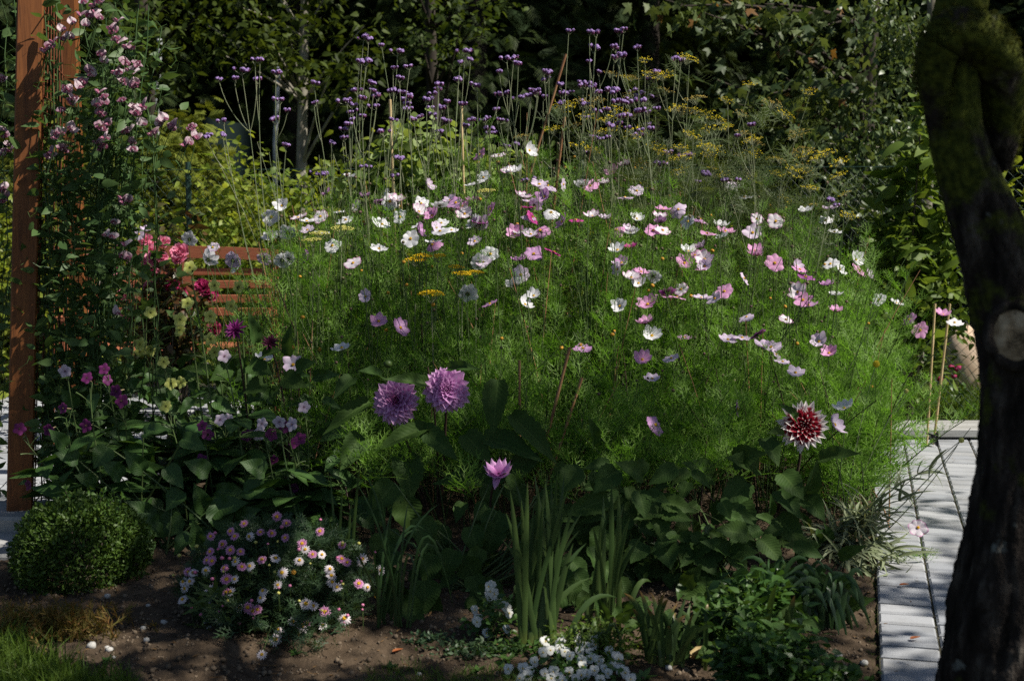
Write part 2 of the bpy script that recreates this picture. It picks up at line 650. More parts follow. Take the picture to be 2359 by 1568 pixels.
M['dah_mag'] = P_('dahlia_magenta', [(0, (.12, .004, .07)), (.5, (.24, .012, .17)), (1, (.32, .03, .25))])
M['dah_mar'] = P_('dahlia_maroon', [(0, (.05, .002, .02)), (1, (.12, .006, .045))])
M['marg_pink'] = P_('marguerite_pink', [(0, (.58, .16, .42)), (.5, (.66, .26, .52)), (1, (.72, .42, .60))])
M['marg_white'] = P_('marguerite_white', [(0, (.74, .62, .66)), (1, (.80, .77, .78))])
M['marg_bud'] = plain('marguerite_bud', (.42, .10, .22), (.55, .20, .33), 60, .6)
M['viola'] = P_('viola_white', [(0, (.72, .66, .22)), (.12, (.76, .77, .72)), (1, (.78, .79, .77))])
M['lime'] = P_('tobacco_lime', [(0, (.20, .22, .02)), (.2, (.58, .62, .12)), (1, (.66, .70, .22))])
M['nic_purple'] = P_('tobacco_purple', [(0, (.07, .003, .045)), (.4, (.13, .008, .095)), (1, (.17, .02, .13))])
M['nic_pale'] = P_('tobacco_pale', [(0, (.40, .25, .38)), (.3, (.66, .54, .66)), (1, (.72, .62, .72))])
M['pea_banner'] = P_('pea_banner', [(0, (.62, .52, .56)), (1, (.76, .68, .70))], streak=(.26, .05, .14), samt=.6, sscale=10)
M['pea_dusk'] = P_('pea_dusky_banner', [(0, (.34, .12, .20)), (.6, (.48, .34, .40)), (1, (.66, .56, .58))], streak=(.17, .02, .08), samt=.7, sscale=10)
M['pea_wing'] = P_('pea_wing', [(0, (.60, .48, .52)), (.4, (.34, .05, .14)), (1, (.56, .30, .38))])
M['rose'] = P_('rose_pink', [(0, (.60, .10, .22)), (.5, (.78, .22, .36)), (1, (.80, .34, .46))])
M['rose_deep'] = P_('rose_crimson', [(0, (.36, .01, .08)), (1, (.58, .05, .20))])
M['cras'] = plain('yellow_button', (.62, .44, .01), (.78, .58, .02), 250, .7, bstr=.6)


def mat_soil():
    m, nt, out = _new('soil')
    co = obj_co(nt)
    big = noise(nt, 3.0, 4, co)
    fine = noise(nt, 120, 5, co, .7)
    mid = noise(nt, 22, 4, co)
    c = ramp(nt, big, [(.35, (.055, .038, .024)), (.65, (.108, .077, .050))])
    c = mixc(nt, ramp(nt, mid, [(.4, (0, 0, 0)), (.7, (.6, .6, .6))]), c, (.036, .026, .017))
    c = mixc(nt, ramp(nt, fine, [(.62, (0, 0, 0)), (.72, (1, 1, 1))]), c, (.20, .16, .12))
    h = math_(nt, 'ADD', math_(nt, 'MULTIPLY', fine, .5), mid)
    finish(nt, out, c, .95, .15, 0, None, h, .9, .012)
    return m


def mat_paver(name, a, b):
    m, nt, out = _new(name)
    co = obj_co(nt)
    g = nt.nodes.new('ShaderNodeNewGeometry')
    c = mixc(nt, g.outputs['Random Per Island'], a, b)
    st = noise(nt, 6, 5, co)
    c = mixc(nt, ramp(nt, st, [(.45, (0, 0, 0)), (.72, (.5, .5, .5))]), c, (.15, .145, .13))
    fine = noise(nt, 190, 3, co, .7)
    c = mixc(nt, ramp(nt, fine, [(.56, (0, 0, 0)), (.75, (.45, .45, .45))]), c, (.14, .14, .14))
    finish(nt, out, c, .9, .2, 0, None, fine, .35, .003)
    return m


def mat_wood(name, a, b, dark, along=(9, 9, .6), knots=True):
    m, nt, out = _new(name)
    co = obj_co(nt, along)
    w = noise(nt, 6, 6, co, .65)
    c = ramp(nt, w, [(.32, a), (.68, b)])
    gr = noise(nt, 22, 3, co)
    c = mixc(nt, ramp(nt, gr, [(.56, (0, 0, 0)), (.70, (.55, .55, .55))]), c, dark)
    if knots:
        k = noise(nt, 2.6, 1, obj_co(nt, (2.2, 2.2, 1.2)))
        c = mixc(nt, ramp(nt, k, [(.66, (0, 0, 0)), (.74, (.8, .8, .8))]), c, dark)
    finish(nt, out, c, .55, .35, 0, None, gr, .25, .003)
    return m


def mat_bark():
    m, nt, out = _new('mossy_bark')
    co = obj_co(nt, (1, 1, .28))
    ridge = noise(nt, 34, 4, co, .6)
    lump = noise(nt, 9, 4, obj_co(nt))
    c = ramp(nt, ridge, [(.34, (.007, .006, .005)), (.54, (.030, .024, .020)), (.74, (.095, .082, .068))])
    lich = noise(nt, 16, 3, obj_co(nt))
    c = mixc(nt, ramp(nt, lich, [(.66, (0, 0, 0)), (.72, (.7, .7, .7))]), c, (.20, .21, .19))
    # moss: more of it the higher and the more upward-facing the bark
    tc = nt.nodes.new('ShaderNodeTexCoord')
    sx = nt.nodes.new('ShaderNodeSeparateXYZ')
    nt.links.new(tc.outputs['Object'], sx.inputs[0])
    hz = nt.nodes.new('ShaderNodeMapRange')
    hz.inputs['From Min'].default_value = .55
    hz.inputs['From Max'].default_value = 1.55
    hz.inputs['To Min'].default_value = -.16
    hz.inputs['To Max'].default_value = .16
    nt.links.new(sx.outputs[2], hz.inputs['Value'])
    mf = ramp(nt, math_(nt, 'ADD', lump, hz.outputs[0]), [(.50, (0, 0, 0)), (.60, (1, 1, 1))])
    mc = ramp(nt, noise(nt, 70, 3, obj_co(nt)), [(.35, (.025, .034, .006)), (.7, (.085, .098, .014))])
    c = mixc(nt, mf, c, mc)
    h = math_(nt, 'ADD', ridge, math_(nt, 'MULTIPLY', noise(nt, 140, 3, obj_co(nt)), .25))
    finish(nt, out, c, .95, .12, 0, None, h, 1.0, .02)
    return m


M['soil'] = mat_soil()
M['joint'] = plain('joint_sand', (.025, .024, .016), (.06, .055, .035), 60, .95)
M['paver'] = mat_paver('paver', (.27, .285, .31), (.36, .37, .385))
M['kerb'] = mat_paver('kerb_concrete', (.33, .33, .32), (.36, .36, .35))
M['post'] = mat_wood('stained_post', (.13, .043, .012), (.23, .082, .022), (.040, .016, .008))
M['bench'] = mat_wood('bench_timber', (.27, .085, .040), (.34, .12, .06), (.14, .04, .02), (.8, 9, 9), False)
M['plank'] = mat_wood('weathered_plank', (.26, .26, .25), (.40, .40, .39), (.12, .115, .105), (.7, 9, 9), False)
M['bark'] = mat_bark()


def mat_sawn():
    m, nt, out = _new('sawn_wood')
    u, v, vec = pet(nt)
    n = noise(nt, 30, 4, obj_co(nt))
    r = math_(nt, 'SINE', math_(nt, 'ADD', math_(nt, 'MULTIPLY', u, 150.0), math_(nt, 'MULTIPLY', n, 14.0)))
    c = ramp(nt, math_(nt, 'ADD', math_(nt, 'MULTIPLY', r, .05), n), [(.34, (.05, .035, .02)), (.52, (.24, .175, .105)), (.72, (.44, .36, .25))])
    st = noise(nt, 55, 2, obj_co(nt))
    c = mixc(nt, ramp(nt, st, [(.60, (0, 0, 0)), (.68, (.8, .8, .8))]), c, (.05, .035, .025))
    finish(nt, out, c, .85, .15, 0, None, n, .6, .006)
    return m



M['sawn'] = mat_sawn()
M['stone'] = plain('pale_pebble', (.30, .29, .27), (.50, .49, .46), 40, .8, bstr=.3)
M['grain'] = plain('soil_grain', (.06, .043, .028), (.19, .145, .10), 7, .95)
M['tan'] = plain('sandstone', (.46, .33, .23), (.60, .46, .34), 18, .9, bstr=.4)
M['lawn'] = plain('lawn_ground', (.035, .06, .014), (.06, .095, .022), 14, .9)
M['floor'] = plain('wood_floor', (.018, .016, .008), (.035, .035, .014), 8, .95)
M['dead'] = plain('dead_leaf', (.30, .09, .03), (.42, .16, .06), 40, .6, trans=.2)
M['straw'] = plain('straw', (.34, .25, .11), (.46, .35, .17), 30, .7)


# ================================================================== SETTING
def edge_x(Y):
    """left edge of the paved path"""
    return 0.98 + .25 * (Y - 3.63)


def soil_z(x, Y):
    x = np.asarray(x, float)
    Y = np.asarray(Y, float)
    z = .014 * np.sin(1.9 * x + .6) * np.sin(1.3 * Y) + .008 * np.sin(7.1 * x + 2 * Y) + .006 * np.sin(11 * Y - 5 * x)
    z = z + .07 * np.clip((Y - 3.9) / 1.4, 0, 1) + .016
    z = z * np.clip((edge_x(Y) - x - .0) / .25, 0, 1)                 # falls to the path
    z = z * np.clip((x + 1.95) / .5, .0, 1)
    return z + .002


g = Geo()
g.add([[-120, -60, -.06], [120, -60, -.06], [120, 160, -.06], [-120, 160, -.06]], [[0, 1, 2, 3]])
struct('ground', g, M['floor'])

g = Geo()
nx, ny = 300, 330
X, Y = np.meshgrid(np.linspace(-2.3, 2.35, nx), np.linspace(2.2, 7.6, ny), indexing='ij')
Z = soil_z(X, Y) + .0035 * rng.normal(size=X.shape) + .006 * np.sin(31 * X + 9 * np.sin(7 * Y)) * np.sin(27 * Y + 8 * np.sin(9 * X))
Z = np.where(X > edge_x(Y) + .01, -.03, Z)
Z = np.where((X < -1.55) & (Y > 5.0), -.03, Z)
g.add(np.stack([X, Y, Z], -1), grid_faces(nx, ny)[:, ::-1])
struct('soil_bed', g, M['soil'], True)

g = Geo()
g.add([[-30, 9.35, -.02], [30, 9.35, -.02], [30, 12.3, -.02], [-30, 12.3, -.02]], [[0, 1, 2, 3]])
g.add([[1.0, 7.45, -.024], [9, 7.45, -.024], [9, 9.6, -.024], [1.0, 9.6, -.024]], [[0, 1, 2, 3]])
g.add([[2.75, 1.2, -.022], [9, 1.2, -.022], [9, 7.45, -.022], [4.1, 7.45, -.022]], [[0, 1, 2, 3]])
struct('lawn', g, M['lawn'])


def pave(name, o, d, ncol, nrow, w, l, skip=None, z0=0.0):
    """rows of concrete stones: o corner, d unit vector along the courses"""
    d = np.array(d) / np.linalg.norm(d)
    e = np.array([d[1], -d[0]])
    th = math.atan2(e[1], e[0])
    R = np.array([[math.cos(th), -math.sin(th), 0], [math.sin(th), math.cos(th), 0], [0, 0, 1]])
    g = Geo()
    xs, ys = [], []
    for c in range(ncol):
        off = U(0, l)
        for r in range(nrow):
            p = np.array(o) + e * (w * (c + .5)) + d * (l * r + off)
            if skip is not None and skip(p):
                continue
            tilt = rng.normal(size=2) * .004
            R2 = R @ np.array([[1, 0, tilt[0]], [0, 1, tilt[1]], [-tilt[0], -tilt[1], 1]])
            g.add(*box([p[0], p[1], z0 - .03 + rng.normal() * .0012], [w - .007, l - .018, .06], R2, .006))
    # sand bed under the joints
    c = [np.array(o), np.array(o) + e * w * ncol, np.array(o) + e * w * ncol + d * l * (nrow + 1), np.array(o) + d * l * (nrow + 1)]
    g.add([[*p, z0 - .009] for p in c], [[0, 1, 2, 3]], m=1)
    return struct(name, g, [M['paver'], M['joint']])


pave('path', (edge_x(2.6) + .008, 2.6), (.25, 1.0), 8, 46, .165, .105, lambda p: p[1] > 7.2, .02)
pave('patio', (-4.2, 5.36), (0, 1), 26, 38, .165, .105, lambda p: (p[0] > -1.62 and p[1] < 6.35) or p[1] > 9.3 or (p[0] > -.75 and p[1] < 7.5), .02)

# kerb block that carries the post
k = thing('kerb_stone', 'grey concrete edging block carrying the foot of the red brown post', 'kerb', (-1.98, 5.2, 0))
ob('block', (Geo().add(*box([0, 0, .045], [.78, .30, .09], None, .012)), M['kerb'], False), k)
ob('lower_step', (Geo().add(*box([-.08, -.33, .012], [.70, .32, .05], None, .010)), M['kerb'], False), k)

# weathered planks across the far end of the path
for i, (py, lab) in enumerate([(1004, 'weathered grey plank at the path end, the one nearer the wire fence'), (1029, 'weathered grey plank at the path end, the one nearer the paving')]):
    p = at(2200, py, 7.36 - .16 * i)
    t = tag(ob('edging_plank', (Geo().add(*box([0, 0, 0], [1.5, .135, .045], None, .006)), M['plank'], False), None,
               (2.45, 7.36 - .16 * i, .055), None), lab, 'plank', 'planks at the path end')

# ------------------------------------------------------------------ grains and pebbles on the soil
t = ico_t(5, 4)
N = 9000
px_, Y_ = U(-2.1, 1.6, N), U(3.3, 5.0, N)
ok = px_ < edge_x(Y_) - .01
px_, Y_ = px_[ok], Y_[ok]
g = Geo().inst(t, np.stack([px_, Y_, soil_z(px_, Y_) + .003], 1), rand_frames(len(px_)), np.where(U(0, 1, len(px_)) < .12, U(.005, .009, len(px_)), U(.0015, .0045, len(px_))))
tag(ob('gravel', (g, M['grain'])), kind='stuff')

stones = [(440, 1413, .012), (378, 1445, .012), (330, 1455, .01), (212, 1497, .015), (252, 1511, .012), (246, 1503, .008), (338, 1490, .010), (342, 1412, .008),
          (477, 1448, .012), (484, 1464, .010), (248, 1393, .012), (262, 1567 - 40, .006), (1540, 1523, .012), (1945, 1541, .02), (1915, 1530, .016), (1930, 1500, .014), (1990, 1515, .012), (1905, 1550, .014), (965, 1548, .008), (1030, 1490, .008)]
names_ = ['on bare soil', 'beside the heath clump', 'near the daisy bush']
t = ico_t(7, 5, .7)
st_me = []
for i in range(4):
    v = t[0] * (1 + .25 * rng.normal(size=(len(t[0]), 1)) * .5)
    st_me.append(Geo().add(v, t[1]).mesh('pebble', M['stone']))
for i, (x, y, s) in enumerate(stones):
    p = ground_at(x, y, .05)
    p[2] = soil_z(p[0], p[1]) + s * .35
    tag(ob('pebble', st_me[i % 4], None, p, zframe([0, 0, 1], U(0, 6)), s),
        'small pale pebble lying on the brown soil in front of the flowers' if x < 1200 else 'small pale pebble lying on the shaded soil by the path', 'pebble',
        'pebbles on the soil left of the viola patch' if x < 1200 else 'pebbles on the soil beside the path')

g = Geo()
N = 420
x_, y_ = U(-2.0, 1.35, N), U(3.4, 4.7, N)
P = np.stack([x_, y_, soil_z(x_, y_) + .004], 1)
g.inst(leaf_t(3, .35, .5, -.2), P, rand_frames(N, 0, .9, .15), U(.008, .024, N))
yp = U(3.4, 7.1, 90)
Pp = np.stack([edge_x(yp) + U(.0, 1.0, 90) ** 1.6 * 1.1, yp, np.full(90, .027)], 1)
g.inst(leaf_t(3, .35, .5, -.2), Pp, rand_frames(90, 0, .95, .08), U(.006, .018, 90))
tw = np.stack([P[:160], P[:160] + np.concatenate([.03 * rng.normal(size=(160, 2)), .004 * np.abs(rng.normal(size=(160, 1)))], 1)], 1)
g.add(*tubes(tw, .0009, 3, False))
M['litter'] = L_('plant_litter', (.09, .055, .03), (.24, .16, .08), .1, .8, .1)
tag(ob('plant_litter', (g, M['litter'])), kind='stuff')

# ------------------------------------------------------------------ foreground tree
TR = [(2300, 2050, 215), (2302, 1900, 190), (2300, 1700, 160), (2305, 1568, 141), (2318, 1400, 131), (2338, 1250, 114), (2352, 1100, 103), (2357, 900, 97), (2347, 770, 94),
      (2300, 600, 86), (2262, 500, 76), (2225, 400, 66), (2196, 300, 59), (2188, 180, 60), (2205, 60, 58), (2228, -60, 54), (2250, -260, 48), (2290, -500, 44), (2360, -900, 34)]
TY = 2.7
base = at(2300, 1945, TY)
base[2] = 0
tree = thing('mossy_tree', 'dark leaning tree trunk in front of the path, moss grown, with one pale sawn-off knot', 'tree', base)
ctr = np.array([at(a, b, TY + .0 * i) for i, (a, b, c) in enumerate(TR)])
ra = np.array([c / FPX * TY for a, b, c in TR])
# finer rings with lumpy bark relief
NR, NSD = 300, 90
tt = np.linspace(0, len(TR) - 1, NR)
C2 = np.stack([np.interp(tt, np.arange(len(TR)), ctr[:, k]) for k in range(3)], 1)
R2 = np.interp(tt, np.arange(len(TR)), ra)


def smooth1(q, w):
    k = np.hanning(w + 2)[1:-1]
    return np.convolve(np.pad(q, w // 2, mode='edge'), k / k.sum(), 'valid')


for k in range(3):
    C2[:, k] = smooth1(C2[:, k], 23)
R2 = smooth1(R2, 15)
v, f, a = tubes(C2[None], R2[None], NSD, False)
v = v.reshape(NR, NSD, 3)
cen = C2[:, None]
ang = np.linspace(0, 2 * np.pi, NSD, endpoint=False)[None]
zz = C2[:, 2][:, None]
warp = .5 * np.sin(4 * zz + 2 * ang) + .35 * np.sin(13 * zz - 3 * ang) + .2 * np.sin(29 * zz + 5 * ang)
plates = np.abs(np.sin(9 * ang + 2.2 * warp)) ** .6 * (.55 + .45 * np.abs(np.sin(24 * zz + 3 * warp + 2 * np.sin(6 * ang))) ** .5)
lump = 1 + .05 * np.sin(3 * ang + 3 * zz) + .035 * np.sin(5 * ang - 7 * zz + 2 * np.sin(9 * zz)) + .10 * (plates - .6) + .012 * rng.normal(size=(NR, NSD))
v = cen + (v - cen) * lump[..., None]
ker = np.array([.06, .12, .2, .24, .2, .12, .06])
g = Geo().add(v.reshape(-1, 3), f, a)
g.shifted(base)
M_bark_obj = ob('trunk', (g, M['bark']), tree)
# mossy limb that bends over the top
arch = np.array([at(2172, 330, TY - .01), at(2150, 200, TY - .03), at(2160, 110, TY - .05), at(2205, 70, TY - .06), at(2262, 88, TY - .05), at(2308, 150, TY - .02), at(2312, 260, TY + .03), at(2300, 400, TY + .07)])
tt = np.linspace(0, 7, 50)
A2 = np.stack([np.interp(tt, np.arange(8), arch[:, k]) for k in range(3)], 1)
for k in range(3):
    A2[:, k] = np.convolve(np.pad(A2[:, k], 3, mode='edge'), ker / ker.sum(), 'valid')
rr = np.interp(tt, np.arange(8), np.array([20, 38, 50, 56, 54, 50, 44, 26]) / FPX * TY)
v, f, a = tubes(A2[None], rr[None], 28, False)
v = v.reshape(50, 28, 3)
v = A2[:, None] + (v - A2[:, None]) * (1 + .07 * rng.normal(size=(50, 28, 1)) * .6 + .07 * np.sin(4 * np.linspace(0, 6.283, 28, endpoint=False))[None, :, None])
ob('limb', (Geo().add(v.reshape(-1, 3), f, a).shifted(base), M['bark']), tree)
# sawn knot
kc = at(2338, 772, TY - .080)
n_ = nrm(np.array([-.35, -1, .12]))
Rk = zframe(n_, .2)
dome = ico_t(28, 7, .10, True)
kg = Geo().add((dome[0] * np.array([.046, .056, .05])) @ Rk.T + kc, dome[1], dome[2])
knot = ob('sawn_knot', (kg.shifted(base), M['sawn']), tree)
lip = np.stack([np.cos(np.linspace(0, 2 * np.pi, 29)) * .048, np.sin(np.linspace(0, 2 * np.pi, 29)) * .058, 0 * np.linspace(0, 1, 29) - .004], 1) @ Rk.T + kc
ob('callus_ring', (Geo().add(*tubes(lip[None], .012, 8, False)).shifted(base), M['bark']), knot)
# moss tufts
mt = ribbons_t([[[0, 0, 0], [0, .5, .1], [.1, 1, -.1]], [[0, 0, 0], [.2, .5, .1], [.35, .9, 0]], [[0, 0, 0], [-.2, .5, .1], [-.3, .9, 0]]], .12)
idx = rng.integers(0, 50 * 28, 5000)
vv = v.reshape(-1, 3)[idx]
nn = nrm(vv - A2[idx // 28])
keep = nn[:, 2] > -.15
vv, nn = vv[keep], nn[keep]
M['moss'] = L_('moss_tuft', (.030, .040, .008), (.090, .100, .016), .25, .8, .1)
dd = nrm(nn + .8 * rng.normal(size=nn.shape) - np.array([0, 0, .35]))
ob('moss', (Geo().inst(mt, vv, frames(dd, nn + .01), U(.006, .014, len(vv))).shifted(base), M['moss']), tree)
# limbs and crown overhead (they throw the shade over the front of the bed)
g = Geo()
top = ctr[-1]
tips = []
for tgt in [(2.3, 2.6, 4.2), (3.4, 2.4, 4.6), (1.4, 3.2, 4.4), (2.6, 3.9, 4.4), (3.6, 3.4, 4.9), (1.7, 1.9, 4.7), (2.8, 1.6, 4.6), (0.6, 2.3, 4.5), (4.2, 2.6, 4.4), (1.2, 1.2, 4.7)]:
    s0 = C2[int(U(255, 299))]
    c = bez(s0, (np.array(tgt) + s0) / 2 + np.array([0, 0, .5]), tgt, 9)
    g.add(*tubes(c, np.linspace(.035, .008, 9), 6, False))
    tips += [c[4], c[5], c[6], c[7], c[8]]
ob('limb', (g.shifted(base), M['bark']), tree)
g = Geo()
leaf = leaf_t(3, .5, .2, .25)
SX, SY = SUN.x / SUN.z, SUN.y / SUN.z
qx, qy, cz = U(-3.3, 2.3, 900), U(1.6, 6.5, 900), U(3.7, 5.3, 900)
lim = np.interp(qx, [-3.3, -2.5, -1.7, -1.0, -.3, .5, 1.2, 2.3], [4.9, 5.15, 5.45, 5.85, 5.45, 5.05, 5.1, 5.4]) + .12 * np.sin(5 * qx) + .12 * rng.normal(size=900)
ok = (qy < lim) & (np.sin(qx * 3.3 + 1) * np.sin(qy * 3.9 + .5) > -.80) & ~((qx > .95) & (U(0, 1, 900) < .5))
cl = np.stack([qx + cz * SX, qy + cz * SY, cz], 1)[ok]
P = np.repeat(cl, 40, 0) + rng.normal(size=(len(cl) * 40, 3)) * np.array([.17, .17, .10])
QL = np.stack([P[:, 0] - P[:, 2] * SX, P[:, 1] - P[:, 2] * SY], 1)
gap = np.zeros(len(P), bool)
for hx, hy, hr in [(.55, 3.72, .24), (.25, 3.86, .17), (.05, 3.90, .14), (-1.22, 3.74, .16), (-.30, 3.74, .15), (.50, 4.06, .20), (.62, 4.72, .16), (-.62, 3.80, .14), (-1.45, 3.55, .2), (1.15, 4.0, .14), (1.3, 4.6, .2), (-1.6, 4.9, .16), (-.9, 4.7, .12), (0.0, 4.75, .15), (-.80, 4.87, .17), (-.68, 3.97, .24), (-.55, 3.78, .18), (-.05, 3.66, .2), (-.45, 4.55, .14), (-2.0, 4.95, .2), (-1.5, 5.2, .18), (.95, 4.2, .16), (-1.52, 4.42, .15), (-1.35, 4.3, .08)]:
    gap |= (((QL[:, 0] - hx) ** 2 + (QL[:, 1] - hy) ** 2) < hr ** 2) & (U(0, 1, len(P)) < .88)
P = P[~gap]
g.inst(leaf, P, rand_frames(len(P), .4, .5), U(.07, .12, len(P)))
ob('crown', (g.shifted(base), M['oak']), tree)

# ------------------------------------------------------------------ wood behind
LEAF_S = leaf_t(3, .55, .2, .25)
LEAF_M = leaf_t(4, .5, .2, .25)
LEAF_L = leaf_t(6, .42, .25, .35, .8, 0, 3)
PALM = palm_t()
SPRAY = [spray_t(i) for i in range(3)]


def woody(name, label, cat, base, height, r0, limbs, leaf, lsize, lmat, bmat, group=None, nper=26, sig=.16, lean=(0, 0), kids=True, down=.3, zmin=0.0):
    """tree or shrub: tapered stem, limbs towards listed points, leaves gathered round each limb"""
    t = thing(name, label, cat, base, group)
    base = np.asarray(base, float)
    g = Geo()
    z = np.linspace(0, 1, 10)
    ph = U(0, 6)
    c = base + np.stack([lean[0] * z + .04 * np.sin(5 * z + ph), lean[1] * z + .03 * np.sin(4 * z), height * z], 1)
    g.add(*tubes(c, r0 * (1 - .8 * z), 8, False))
    tw = []
    for tgt in limbs:
        tgt = np.asarray(tgt, float)
        k = int(np.clip((tgt[2] - base[2]) / height * 9 - U(-.3, .9), 0, 8))
        b = bez(c[k], (c[k] + tgt) / 2 + np.array([0, 0, .08 * np.linalg.norm(tgt - c[k])]), tgt, 7)
        g.add(*tubes(b, np.linspace(r0 * .35 * (1 - .08 * k), .004, 7), 5, False))
        for q in (b[4], b[5], b[5], b[6], b[6]):
            if q[2] > zmin:
                tw.append(q)
    g.shifted(base)
    ob('trunk', (g, bmat), t)
    tw = np.array(tw)
    P = np.repeat(tw, nper, 0) + rng.normal(size=(len(tw) * nper, 3)) * np.array([sig, sig, sig * .55])
    lg = Geo().inst(leaf, P, rand_frames(len(P), down, .55), U(lsize * .65, lsize * 1.2, len(P)))
    ob('crown', (lg.shifted(base), lmat), t)
    return t


def limb_pts(c, r, n, zlo=None):
    d = rng.normal(size=(n, 3))
    d = nrm(d) * U(.55, 1.0, n)[:, None]
    p = np.asarray(c) + d * np.asarray(r)
    if zlo is not None:
        p[:, 2] = np.maximum(p[:, 2], zlo)
    return p


def spruce(x, Y, h, rw, label, dens=1.0):
    t = thing('spruce_tree', label, 'tree', (x, Y, 0), 'spruces in the wood behind the garden')
    g = Geo()
    z = np.linspace(0, 1, 8)
    g.add(*tubes(np.stack([0 * z, 0 * z, h * z], 1), .13 * (1 - .9 * z), 8, False))
    ob('trunk', (g, M['bark_dark']), t)
    n = int(2600 * dens)
    zz = U(.06, 1, n) ** .9 * h
    a = U(0, 2 * np.pi, n)
    L = rw * (1 - zz / h) * U(.6, 1.1, n) + .15
    d = np.stack([np.cos(a), np.sin(a), -.30 + .45 * rng.normal(size=n)], 1)
    a2 = a + .5 * rng.normal(size=n)
    d[:, 0], d[:, 1] = np.cos(a2), np.sin(a2)
    P = np.stack([np.cos(a) * L * .25, np.sin(a) * L * .25, zz], 1)
    g = Geo()
    for i in range(3):
        s = slice(i, None, 3)
        fr = frames(d[s], np.array([0, 0, 1.]) + .5 * rng.normal(size=(len(d[s]), 3)))
        g.inst(SPRAY[i], P[s] + np.stack([np.cos(a[s]), np.sin(a[s]), 0 * a[s]], 1) * (L[s] * U(-.15, .35, len(L[s])))[:, None], fr, U(.12, .27, len(L[s])))
        # second, outer sprays fill the branch
        P3 = P[s] + d[s] * (L[s] * .45)[:, None]
        g.inst(SPRAY[(i + 1) % 3], P3, fr, U(.12, .25, len(L[s])))
    ob('crown', (g, M['spruce']), t)
    return t


# far wood: one leafy mass, nobody could count its trees
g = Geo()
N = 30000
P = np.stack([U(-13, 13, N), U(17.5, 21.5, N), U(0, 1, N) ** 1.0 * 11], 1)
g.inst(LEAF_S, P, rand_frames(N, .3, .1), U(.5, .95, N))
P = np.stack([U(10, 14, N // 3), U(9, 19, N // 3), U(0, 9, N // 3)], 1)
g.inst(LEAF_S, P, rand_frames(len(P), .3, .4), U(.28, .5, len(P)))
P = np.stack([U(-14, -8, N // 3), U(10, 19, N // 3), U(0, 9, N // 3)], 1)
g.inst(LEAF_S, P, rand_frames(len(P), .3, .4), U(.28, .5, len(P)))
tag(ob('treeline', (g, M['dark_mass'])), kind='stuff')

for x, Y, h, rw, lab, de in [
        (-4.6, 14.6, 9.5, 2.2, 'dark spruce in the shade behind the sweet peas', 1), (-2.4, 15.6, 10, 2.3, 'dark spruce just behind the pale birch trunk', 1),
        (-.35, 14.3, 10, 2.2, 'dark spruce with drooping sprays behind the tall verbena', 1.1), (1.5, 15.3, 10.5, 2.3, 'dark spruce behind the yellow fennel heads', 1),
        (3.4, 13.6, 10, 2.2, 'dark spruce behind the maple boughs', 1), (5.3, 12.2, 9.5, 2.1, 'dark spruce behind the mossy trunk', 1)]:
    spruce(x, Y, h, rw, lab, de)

# pale-trunked young tree
p = at(700, 330, 11.3)
b = (p[0], 11.3, 0)
lm = [at(*q) for q in [(560, 20, 11.0), (610, 75, 10.8), (480, 60, 11.2), (650, 130, 10.9), (760, 170, 10.8), (800, 150, 11.1), (820, 190, 11.0), (740, 40, 11.2), (840, 60, 11.2),
                       (590, 110, 11.1), (690, -40, 11.3), (600, -80, 11.2), (780, -60, 11.2), (520, 130, 11.0), (700, -160, 11.2), (560, -120, 11.0), (860, 130, 11.0), (660, 60, 10.7)]]
woody('pale_barked_tree', 'young tree with pale bare lower trunk and lit leafy limbs behind the wire fence', 'tree', b, 4.6, .062, lm, LEAF_M, .085, M['oak'], M['bark_pale'], None, 15, .13, (-.02, 0), zmin=1.9)
# leafy boughs at the upper left and centre
lm = [at(*q) for q in [(330, 20, 11.4), (400, 70, 11.2), (420, 130, 11.4), (300, 120, 11.6), (480, 10, 11.6), (360, -60, 11.6), (380, 170, 11.4), (300, 60, 11.4), (450, -80, 11.8), (250, 30, 11.8), (520, -40, 11.6)]]
woody('oak_tree', 'leafy oak whose lit boughs hang above the steel fence post', 'tree', (at(330, 300, 12.2)[0], 12.2, 0), 5, .11, lm, LEAF_M, .085, M['oak'], M['bark_dark'], None, 16, .16, zmin=1.9)
lm = [at(*q) for q in [(1000, 20, 11.8), (1060, 60, 11.6), (960, 70, 11.8), (1110, 40, 11.8), (1020, 110, 11.8), (940, -60, 11.8), (1080, -60, 11.8), (1150, 0, 12)]]
woody('rowan_tree', 'green leafy tree whose low boughs hang above the tallest middle verbena', 'tree', (at(1000, 300, 12.6)[0], 12.6, 0), 5, .09, lm, LEAF_M, .075, M['oak'], M['bark_dark'], None, 13, .15, zmin=2.2)
# maple boughs at the upper right
lm = [at(*q) for q in [(1560, 15, 9.6), (1620, 30, 9.5), (1700, 35, 9.6), (1760, 10, 9.6), (1800, 55, 9.5), (1830, 80, 9.5), (1900, 60, 9.4), (1810, 180, 9.3), (1860, 210, 9.3), (1780, 215, 9.2), (1700, 240, 9.3),
                       (1920, 200, 9.4), (1640, 180, 9.6), (1960, 20, 9.5), (1880, 260, 9.3), (1830, 300, 9.2), (1750, 280, 9.3), (1980, 150, 9.6), (1940, 240, 9.4), (1500, -10, 9.8)]]
woody('maple_tree', 'maple with large lobed leaves, some browned, hanging over the fennel', 'tree', (at(1990, 300, 10.3)[0], 10.3, 0), 4.5, .10, lm, PALM, .115, M['maple'], M['bark_dark'], None, 8, .15, zmin=1.5, down=.8)
